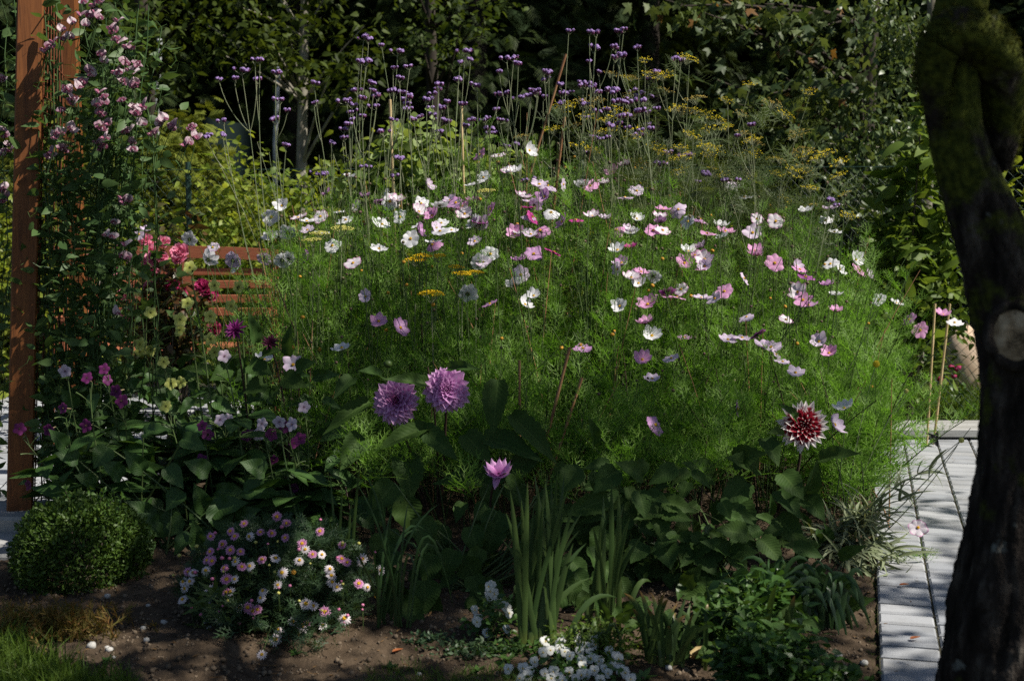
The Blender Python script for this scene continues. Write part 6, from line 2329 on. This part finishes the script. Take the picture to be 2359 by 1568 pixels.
P3 = [(590 + 1740 * .3335, 1046 + 1480 * .3335)]
for lst, x0, y0, lab, spread, nl in [(P1, 1320, 1600, 'low white viola clump flowering thickly at the front edge of the bed', 0, 520), (P2, 1145, 1475, 'straggly taller white viola left of the iris leaves', 0, 170)]:
    tall = lst is P2
    Yc = 3.86 if tall else 3.56
    b = np.array([at(x0, 1500, Yc)[0], Yc, 0])
    b[2] = soil_z(b[0], b[1])
    t = thing('viola_plant', lab, 'viola', tuple(b), 'white violas')
    g = Geo()
    LPv = []
    for x, y in lst + (P3 if not tall else []):
        Y = Yc + (U(-.03, .05) if tall else float(np.interp(y, [1465, 1568], [.12, -.10])))
        p = at(x, y, Y)
        n = nrm(np.array([U(-.5, .5), -.85, U(.05, .5)]))
        root = np.array([b[0] + (p[0] - b[0]) * .6, Y + .05, b[2]])
        cc = bez(root, np.array([p[0], Y + .04, (root[2] + p[2]) / 2]), p + np.array([0, .006, 0]), 6)
        g.add(*tubes((cc - b)[None], .001, 4, False))
        LPv += [cc[1], cc[2], cc[3]] + ([cc[4]] if tall else [])
        a = Matrix(zframe(n, 0).tolist())
        R = zframe(n, 0)
        # keep the lower lip pointing down
        up = nrm(np.array([0, 0, 1.]) - n * n[2])
        R = np.stack([np.cross(up, n), up, n], -1) @ np.array(Matrix.Rotation(U(-.35, .35), 3, 'Z'))
        ob('flower', VI[int(rng.integers(3))], t, p - b, R, U(.85, 1.1))
    ob('stem', (g, M['stem']), t)
    q = np.repeat(np.array(LPv), 4, 0) + rng.normal(size=(len(LPv) * 4, 3)) * np.array([.025, .03, .015])
    q[:, 2] = np.maximum(q[:, 2], b[2] + .005)
    ob('foliage', (Geo().inst(LEAF_S, q - b, rand_frames(len(q), .0, .5), U(.016, .032, len(q))), M['low_leaf']), t)

def iris_mat(name, tip):
    m, nt, out = _new(name)
    u, v, vec = pet(nt)
    oi = nt.nodes.new('ShaderNodeObjectInfo')
    c = mixc(nt, oi.outputs['Random'], (.030, .070, .018), (.085, .14, .035))
    st = math_(nt, 'SINE', math_(nt, 'MULTIPLY', v, 22.0))
    c = mixc(nt, math_(nt, 'MULTIPLY', math_(nt, 'ADD', st, 1.0), .10), c, (.12, .17, .06))
    c = mixc(nt, ramp(nt, u, [(0, (.5, .5, .5)), (.10, (0, 0, 0))]), c, (.25, .27, .06))
    if tip:
        c = mixc(nt, ramp(nt, u, [(.72, (0, 0, 0)), (.93, (1, 1, 1))]), c, (.24, .14, .04))
    finish(nt, out, c, .42, .4, .3)
    return m


M['iris'] = iris_mat('iris_blade', False)
M['iris_tip'] = iris_mat('iris_blade_browning', True)
fan('iris_clump', 'tall dark green sword-leaved iris clump left of centre, its leaf bases pale', 1240, 1482, 3.98,
    [(1185, 1100), (1200, 1150), (1215, 1110), (1240, 1120), (1262, 1090), (1290, 1140), (1310, 1120), (1340, 1180), (1165, 1180), (1350, 1250), (1280, 1200), (1225, 1200), (1155, 1240), (1360, 1330), (1420, 1375, .03), (1320, 1290), (1250, 1150), (1300, 1090), (1212, 1230), (1180, 1300), (1335, 1220), (1270, 1110), (1205, 1190), (1305, 1180), (1195, 1130), (1248, 1180), (1325, 1150), (1230, 1090), (1285, 1080), (1230, 1160), (1256, 1110), (1275, 1160), (1300, 1150), (1175, 1130), (1320, 1250)], .0155, M['iris'], 'iris clumps')
fan('iris_clump', 'tall shaded iris clump standing behind the white violas, fewer leaves', 1395, 1440, 4.2,
    [(1408, 1105), (1385, 1190), (1436, 1160), (1365, 1210), (1480, 1230), (1345, 1380), (1400, 1180), (1455, 1250), (1420, 1240), (1500, 1340, .03), (1370, 1260), (1440, 1210), (1390, 1140), (1425, 1130), (1450, 1190)], .0155, M['iris'], 'iris clumps')
fan('iris_clump', 'short iris fan with browning leaf tips, nearest the violas', 1528, 1515, 3.84,
    [(1437, 1365), (1474, 1360), (1500, 1365), (1515, 1372), (1540, 1378), (1555, 1410), (1580, 1415), (1456, 1400), (1540, 1440), (1490, 1400), (1450, 1420), (1510, 1400), (1530, 1360), (1480, 1430), (1560, 1390)], .0155, M['iris_tip'], 'iris clumps', dead=(0, 2, 5))
fan('iris_clump', 'short iris fan of narrow leaves, middle one of the three short fans', 1585, 1518, 3.86,
    [(1596, 1412), (1580, 1375), (1610, 1440), (1630, 1390), (1645, 1440), (1560, 1400), (1625, 1430), (1602, 1470), (1615, 1400), (1590, 1390)], .0145, M['iris'], 'iris clumps', dead=(0, 3))
fan('iris_clump', 'pale yellow-green short iris fan beside the dark strap leaves', 1672, 1480, 4.0,
    [(1660, 1338), (1690, 1362), (1625, 1345), (1648, 1376), (1698, 1400), (1640, 1400), (1632, 1385), (1712, 1430), (1700, 1385), (1672, 1350), (1655, 1360)], .016, M['iris_leaf'], 'iris clumps')
fan('iris_clump', 'small yellowing iris fan in front of the strap leaves near the path', 1785, 1500, 3.92,
    [(1788, 1345), (1830, 1370), (1770, 1400), (1850, 1385), (1845, 1440), (1760, 1440), (1810, 1400)], .018, M['iris_leaf'], 'iris clumps', dead=(1,))
fan('strap_leaved_plant', 'dark arching strap-leaved plant by the path edge below the silver foliage', 1890, 1440, 4.12,
    [(x, y, .05) for x, y in R_(34, 1770, 2005, 1310, 1420)] + [(x, y, .07) for x, y in R_(26, 1850, 2010, 1395, 1500)], .018, M['strap_leaf'], None)
fan('grass_clump', 'dark arching grass clump right of the daisy bush in shade', 900, 1440, 4.25,
    [(840, 1090, .04), (870, 1130, .05), (940, 1160, .03), (1010, 1260, .10), (1000, 1380, .13), (1030, 1330, .12), (900, 1180), (850, 1200), (970, 1220, .05), (880, 1250), (1045, 1400, .14), (930, 1290, .05), (820, 1110), (910, 1120), (1010, 1160, .03), (870, 1300), (960, 1330, .08), (800, 1240)], .0075, M['strap_leaf'], None)
fan('grass_clump', 'thin green grass stalks rising beside the daisy bush', 800, 1400, 4.45,
    [(760, 1090), (790, 1120), (830, 1060), (770, 1200), (810, 1150), (740, 1160), (850, 1180, .05)], .010, M['iris_leaf'], None)
# fallen iris leaves on the soil
for i, (x0, y0, x1, y1, lab) in enumerate([(1490, 1510, 1440, 1493, 'yellowed iris leaf lying on the soil left of the short fans'), (1590, 1526, 1680, 1514, 'straw coloured iris leaf lying on the soil right of the short fans'), (1600, 1528, 1665, 1540, 'yellow-green iris leaf lying flat below the straw coloured one')]):
    a_, e = ground_at(x0, y0, .055), ground_at(x1, y1, .06)
    g = Geo()
    big_leaf(g, [0, 0, .0], e - a_, .018, .0, (0, 0, 1), blade_t(6, 1.0, .05))
    tag(ob('fallen_leaf', (g, M['straw'] if i != 2 else M['iris_leaf']), None, a_ + np.array([0, 0, .012])), lab, 'leaf', 'fallen leaves')

# silver-leaved campion sprawling to the path
b = np.array([at(1930, 1300, 4.75)[0], 4.75, .05])
t = thing('silver_plant', 'sprawling silvery grey plant with narrow leaves spilling toward the path', 'plant', tuple(b))
g, lg = Geo(), Geo()
for x, y, dy in [(2045, 1390, -.1), (2030, 1190, 0), (2090, 1150, 0), (2140, 1080, 0), (2060, 1330, -.15), (2010, 1380, -.2), (1990, 1230, 0), (2070, 1280, -.05), (1960, 1200, .05), (2020, 1300, -.1), (1900, 1270, 0), (1890, 1320, -.1), (1950, 1330, -.15), (1985, 1350, -.2), (1870, 1240, 0), (2000, 1200, 0)]:
    e = at(x, y, 4.72 + dy)
    c_ = bez(b + .04 * rng.normal(size=3) * np.array([1, 1, 0]), (b + e) / 2 + np.array([0, 0, .08]), e, 9)
    g.add(*tubes((c_ - b)[None], np.linspace(.0026, .0012, 9), 4, False))
    n = 26
    P = c_[rng.integers(1, 9, n)]
    dd = (c_[-1] - c_[0]) / np.linalg.norm(c_[-1] - c_[0]) + .75 * rng.normal(size=(n, 3))
    lg.inst(blade_t(5, .095, .45), P - b, frames(dd, np.array([0, -.4, 1.]) + .4 * rng.normal(size=(n, 3))), U(.07, .15, n))
ob('stem', (g, M['silver_leaf']), t)
ob('foliage', (lg, M['silver_leaf']), t)
for x0, y0, x1, y1 in [(1990, 1240, 2235, 985), (2000, 1260, 2205, 1025)]:
    c_ = bez(at(x0, y0, 4.7), at((x0 + x1) / 2 + 20, (y0 + y1) / 2 + 10, 4.68), at(x1, y1, 4.65), 10)
    ob('stem', (Geo().add(*tubes((c_ - b)[None], np.linspace(.0022, .0012, 10), 4, False)), M['silver_leaf']), t)
# low leafy bushes at the front right
for x, y, Y, r, n, sz, lab in [(1765, 1530, 3.82, (.12, .10, .085), 120, .034, 'low bright green leafy cushion at the front edge right of the iris fans'), (1700, 1440, 3.98, (.09, .08, .08), 60, .034, 'small leafy bush between the short iris fans'),
                               (1745, 1400, 4.15, (.10, .09, .09), 70, .04, 'low leafy bush behind the pale iris fan'), (1900, 1590, 3.7, (.10, .08, .05), 50, .03, 'low leafy cushion cut off by the bottom edge'), (1370, 1478, 3.95, (.13, .07, .045), 110, .018, 'small-leaved light green mat behind the white violas')]:
    Y = gY(x, y + r[2] * 700)
    p = at(x, y, Y)
    shrub('cushion_plant', lab, (p[0], Y, max(p[2], r[2] * .7)), r, n, LEAF_S if sz > .02 else leaf_t(2, .4, .2, .2), sz, M['low_leaf'] if sz > .02 else M['grass'], 'low cushions at the front of the bed', 12, .022, M['stem'], 'plant', .5, 0)
# heath clump at lower left
b = ground_at(110, 1470, .05)
p = at(105, 1430, 3.86)
b = np.array([p[0], 3.86, soil_z(p[0], 3.86)])
t = thing('heath_clump', 'low russet and green heath clump on soil in front of the box ball', 'plant', tuple(b))
n = 900
q = np.stack([rng.normal(size=n) * .085, rng.normal(size=n) * .05, np.abs(rng.normal(size=n)) * .022], 1)
HS = ribbons_t([[[0, 0, 0], [0, .5, .05], [0, 1, 0]], [[0, .3, 0], [.2, .6, .1]], [[0, .4, 0], [-.2, .7, .1]], [[0, .6, 0], [.15, .85, .1]], [[0, .7, 0], [-.15, .95, .1]]], .07)
ob('foliage', (Geo().inst(HS, q, frames(np.stack([.8 * rng.normal(size=n), .6 * rng.normal(size=n) - .1, U(.3, 1.2, n)], 1), rng.normal(size=(n, 3))), U(.035, .075, n)), M['heath']), t)
n = 30
ob('twig', (Geo().add(*tubes(np.stack([np.stack([U(-.1, .1, n), U(-.06, .04, n), 0 * U(0, 1, n)], 1), np.stack([U(-.16, .16, n), U(-.08, .06, n), U(.0, .05, n)], 1)], 1), .0012, 3, False)), M['twig']), t)
# low dark mats left of the violas
for x, y, r, n, lab, mt in [(1110, 1495, (.13, .07), 700, 'dark creeping mat left of the straggly viola', 'marg_leaf'), (985, 1470, (.06, .04), 200, 'little creeping mat at the edge of the sunlit soil', 'marg_leaf'), (1190, 1500, (.08, .05), 300, 'dark creeping mat at the foot of the straggly viola', 'low_leaf')]:
    p = ground_at(x, y, .05)
    p[2] = soil_z(p[0], p[1])
    t = thing('creeping_mat', lab, 'plant', tuple(p), 'creeping mats')
    q = np.stack([rng.normal(size=n) * r[0] * .5, rng.normal(size=n) * r[1] * .5, np.abs(rng.normal(size=n)) * .010], 1)
    ob('foliage', (Geo().inst(leaf_t(2, .5, .2, .2), q, rand_frames(n, -.3, .5), U(.010, .022, n)), M[mt]), t)
# seedlings and weeds on the soil
for x, y, s_, lab in [(245, 1535, .02, 'tiny two-leaved seedling on the sunlit soil left'), (680, 1510, .028, 'tiny round-leaved seedling in front of the daisy bush'), (900, 1530, .026, 'tiny dark seedling beside the red fallen leaf'), (1210, 1470, .05, 'rosette of oblong leaves left of the iris bases'), (1170, 1525, .035, 'leafy rosette below the creeping mats'), (1480, 1550, .04, 'bright green leafy rosette right of the white violas'), (1100, 1545, .03, 'small pointed seedling in the moss'), (435, 1455, .022, 'tiny seedling among pebbles')]:
    p = ground_at(x, y, .05)
    p[2] = soil_z(p[0], p[1])
    t = thing('seedling', lab, 'seedling', tuple(p), 'seedlings on the soil')
    n = 8
    a = np.arange(n) * 2.4
    ob('foliage', (Geo().inst(leaf_t(5, .42, .15, .2), np.zeros((n, 3)) + np.array([0, 0, .004]), frames(np.stack([np.cos(a), np.sin(a), U(.2, .9, n)], 1), np.tile([0, 0, 1.], (n, 1))), U(.7, 1.25, n) * s_), M['low_leaf']), t)
for x, y, lab in [(903, 1493, 'small red fallen leaf on the sunlit soil'), (2095, 1477, 'reddish dead leaf lying on the path stones'), (2200, 1395, 'small curled brown leaf on the path near the trunk'), (2070, 1352, 'crumpled brown leaf beside the leaning bloom on the path')]:
    z = .02 if x > 2000 else .06
    p = ground_at(x, y, z)
    if x < 2000:
        p[2] = soil_z(p[0], p[1]) + .006
    else:
        p[2] = .028
    g = Geo()
    g.inst(leaf_t(6, .55, .5, -.2, .75, 0, 5), np.zeros((1, 3)), frames(np.array([[1, U(-.4, .4), 0]]), np.array([[0, 0, 1.]])), .032)
    tag(ob('fallen_leaf', (g, M['dead']), None, p), lab, 'leaf', 'fallen leaves')

# ================================================================== BEAN LEAVES at the back of the bed
LEAF_R = leaf_t(5, .85, .12, .25, .75, 0, 3)
for x, y, r, n, lab in [(960, 400, (.26, .16, .26), 120, 'sunlit pale green bean leaves behind the white cosmos, between two canes'), (1085, 420, (.20, .14, .20), 70, 'sunlit bean leaves right of the upright pale cane'), (850, 440, (.18, .14, .16), 50, 'lower bean leaves left of the slanting pale cane'), (1200, 400, (.16, .12, .18), 40, 'yellowing bean leaves behind the striped pink cosmos')]:
    p = at(x, y, 7.25)
    shrub('bean_plant', lab, (p[0], 7.25, p[2]), r, n, LEAF_R, .055, M['bean'], 'bean plants at the back of the bed', 7, .045, M['stem'], 'plant', .35, .1, 14)

# ================================================================== CANES
for x0, y0, x1, y1, Y, r, mt, lab in [(898, 230, 925, 1000, 6.9, .0065, 'cane', 'pale bamboo cane slanting among verbena stems, topmost end left of the bean leaves'), (1062, 243, 1085, 1000, 6.95, .0065, 'cane', 'upright pale bamboo cane right of the bean leaves'),
                                      (1303, 126, 1215, 420, 6.9, .006, 'cane_red', 'reddish slanting cane, topmost tip among the verbena'), (1300, 270, 1270, 520, 6.6, .006, 'cane_red', 'short reddish cane below the slanting one'),
                                      (2153, 700, 2133, 1042, 6.95, .0062, 'cane', 'pale bamboo cane at the hedge end, the one nearer the cosmos'), (2187, 700, 2148, 1038, 6.98, .0062, 'cane', 'pale bamboo cane at the hedge end, the tied one nearer the trunk'),
                                      (1312, 800, 1195, 1260, 5.05, .0055, 'cane_red', 'thin reddish stalk slanting low through cosmos foliage, behind the dahlia leaves'), (1340, 870, 1240, 1180, 4.95, .005, 'cane_red', 'thin reddish stalk slanting low, just right of its twin'), (1196, 830, 1198, 1150, 5.1, .0045, 'cane_red', 'upright thin reddish stalk right of the twin lilac dahlias')]:
    a_, e = at(x0, y0, Y), at(x1, y1, Y + .03)
    if y1 > 1030 or y1 > 900:
        d = e - a_
        e = a_ + d * ((a_[2] - .02) / max(-d[2], .05)) if -d[2] > .2 else e
    else:
        d = e - a_
        e = a_ + d * ((a_[2] - .03) / max(-d[2], .05))
    k = 16
    c_ = a_ + (e - a_) * np.linspace(0, 1, k)[:, None]
    rr_ = np.full(k, r)
    rr_[::4] *= 1.16
    tag(ob('garden_cane', (Geo().add(*tubes((c_ - e)[None], rr_, 8, True)).add(*(lambda d_: (d_[0] * r + a_ - e, d_[1], d_[2]))(ico_t(8, 3, .3))), M[mt]), None, e), lab, 'cane', 'canes in the flower bed')
p = at(2149, 1010, 6.94)
g = Geo()
ring = np.stack([np.cos(np.linspace(0, 6.283, 17)) * .013, np.sin(np.linspace(0, 6.283, 17)) * .013, 0 * np.linspace(0, 1, 17)], 1)
for dz in (-.012, 0, .012):
    g.add(*tubes((ring + np.array([0, 0, dz]))[None], .006, 6, False))
for sx, sz in ((-.03, .03), (.02, .045), (.016, -.03)):
    g.inst(blade_t(4, .6, .2), np.array([[0, -.012, 0]]), frames(np.array([[sx, -.01, sz]]), np.array([[0, -1., .2]])), .05)
tag(ob('cane_tie', (g, M['tie']), None, p), 'knotted black tie round the foot of the right-hand bamboo cane', 'tie')

# ================================================================== ODDS: button flowers, poppy pods
bt = ico_t(12, 8)
for x, y, s_, mt, lab in [(2018, 838, .0125, 'cras', 'round golden button flower in front of the cosmos hedge'), (2087, 900, .008, 'yarrow_pale', 'pale green round button bud right of the golden one'), (2214, 1013, .010, 'yarrow_pale', 'pale yellow button flower leaning far over the path'), (2166, 1376, .009, 'yarrow_pale', 'small button bud drooping low above the path stones')]:
    Y = 5.0 if x < 2100 else 4.65
    p = at(x, y, Y)
    b = np.array([min(p[0] - .05, edge_x(4.9) - .1), 4.95, .05])
    t = thing('button_flower', lab, 'flower', tuple(b), 'button flowers by the path')
    c_ = bez(b, np.array([b[0] + (p[0] - b[0]) * .5, Y, max(p[2] * .7, .1)]), p, 9)
    ob('stem', (Geo().add(*tubes((c_ - b)[None], .0013, 4, False)), M['stem_grey']), t)
    v_ = bt[0] * s_ * (1 + .05 * rng.normal(size=(len(bt[0]), 1)))
    ob('flower_head', (Geo().add(v_ + p - b, bt[1]), M[mt]), t)
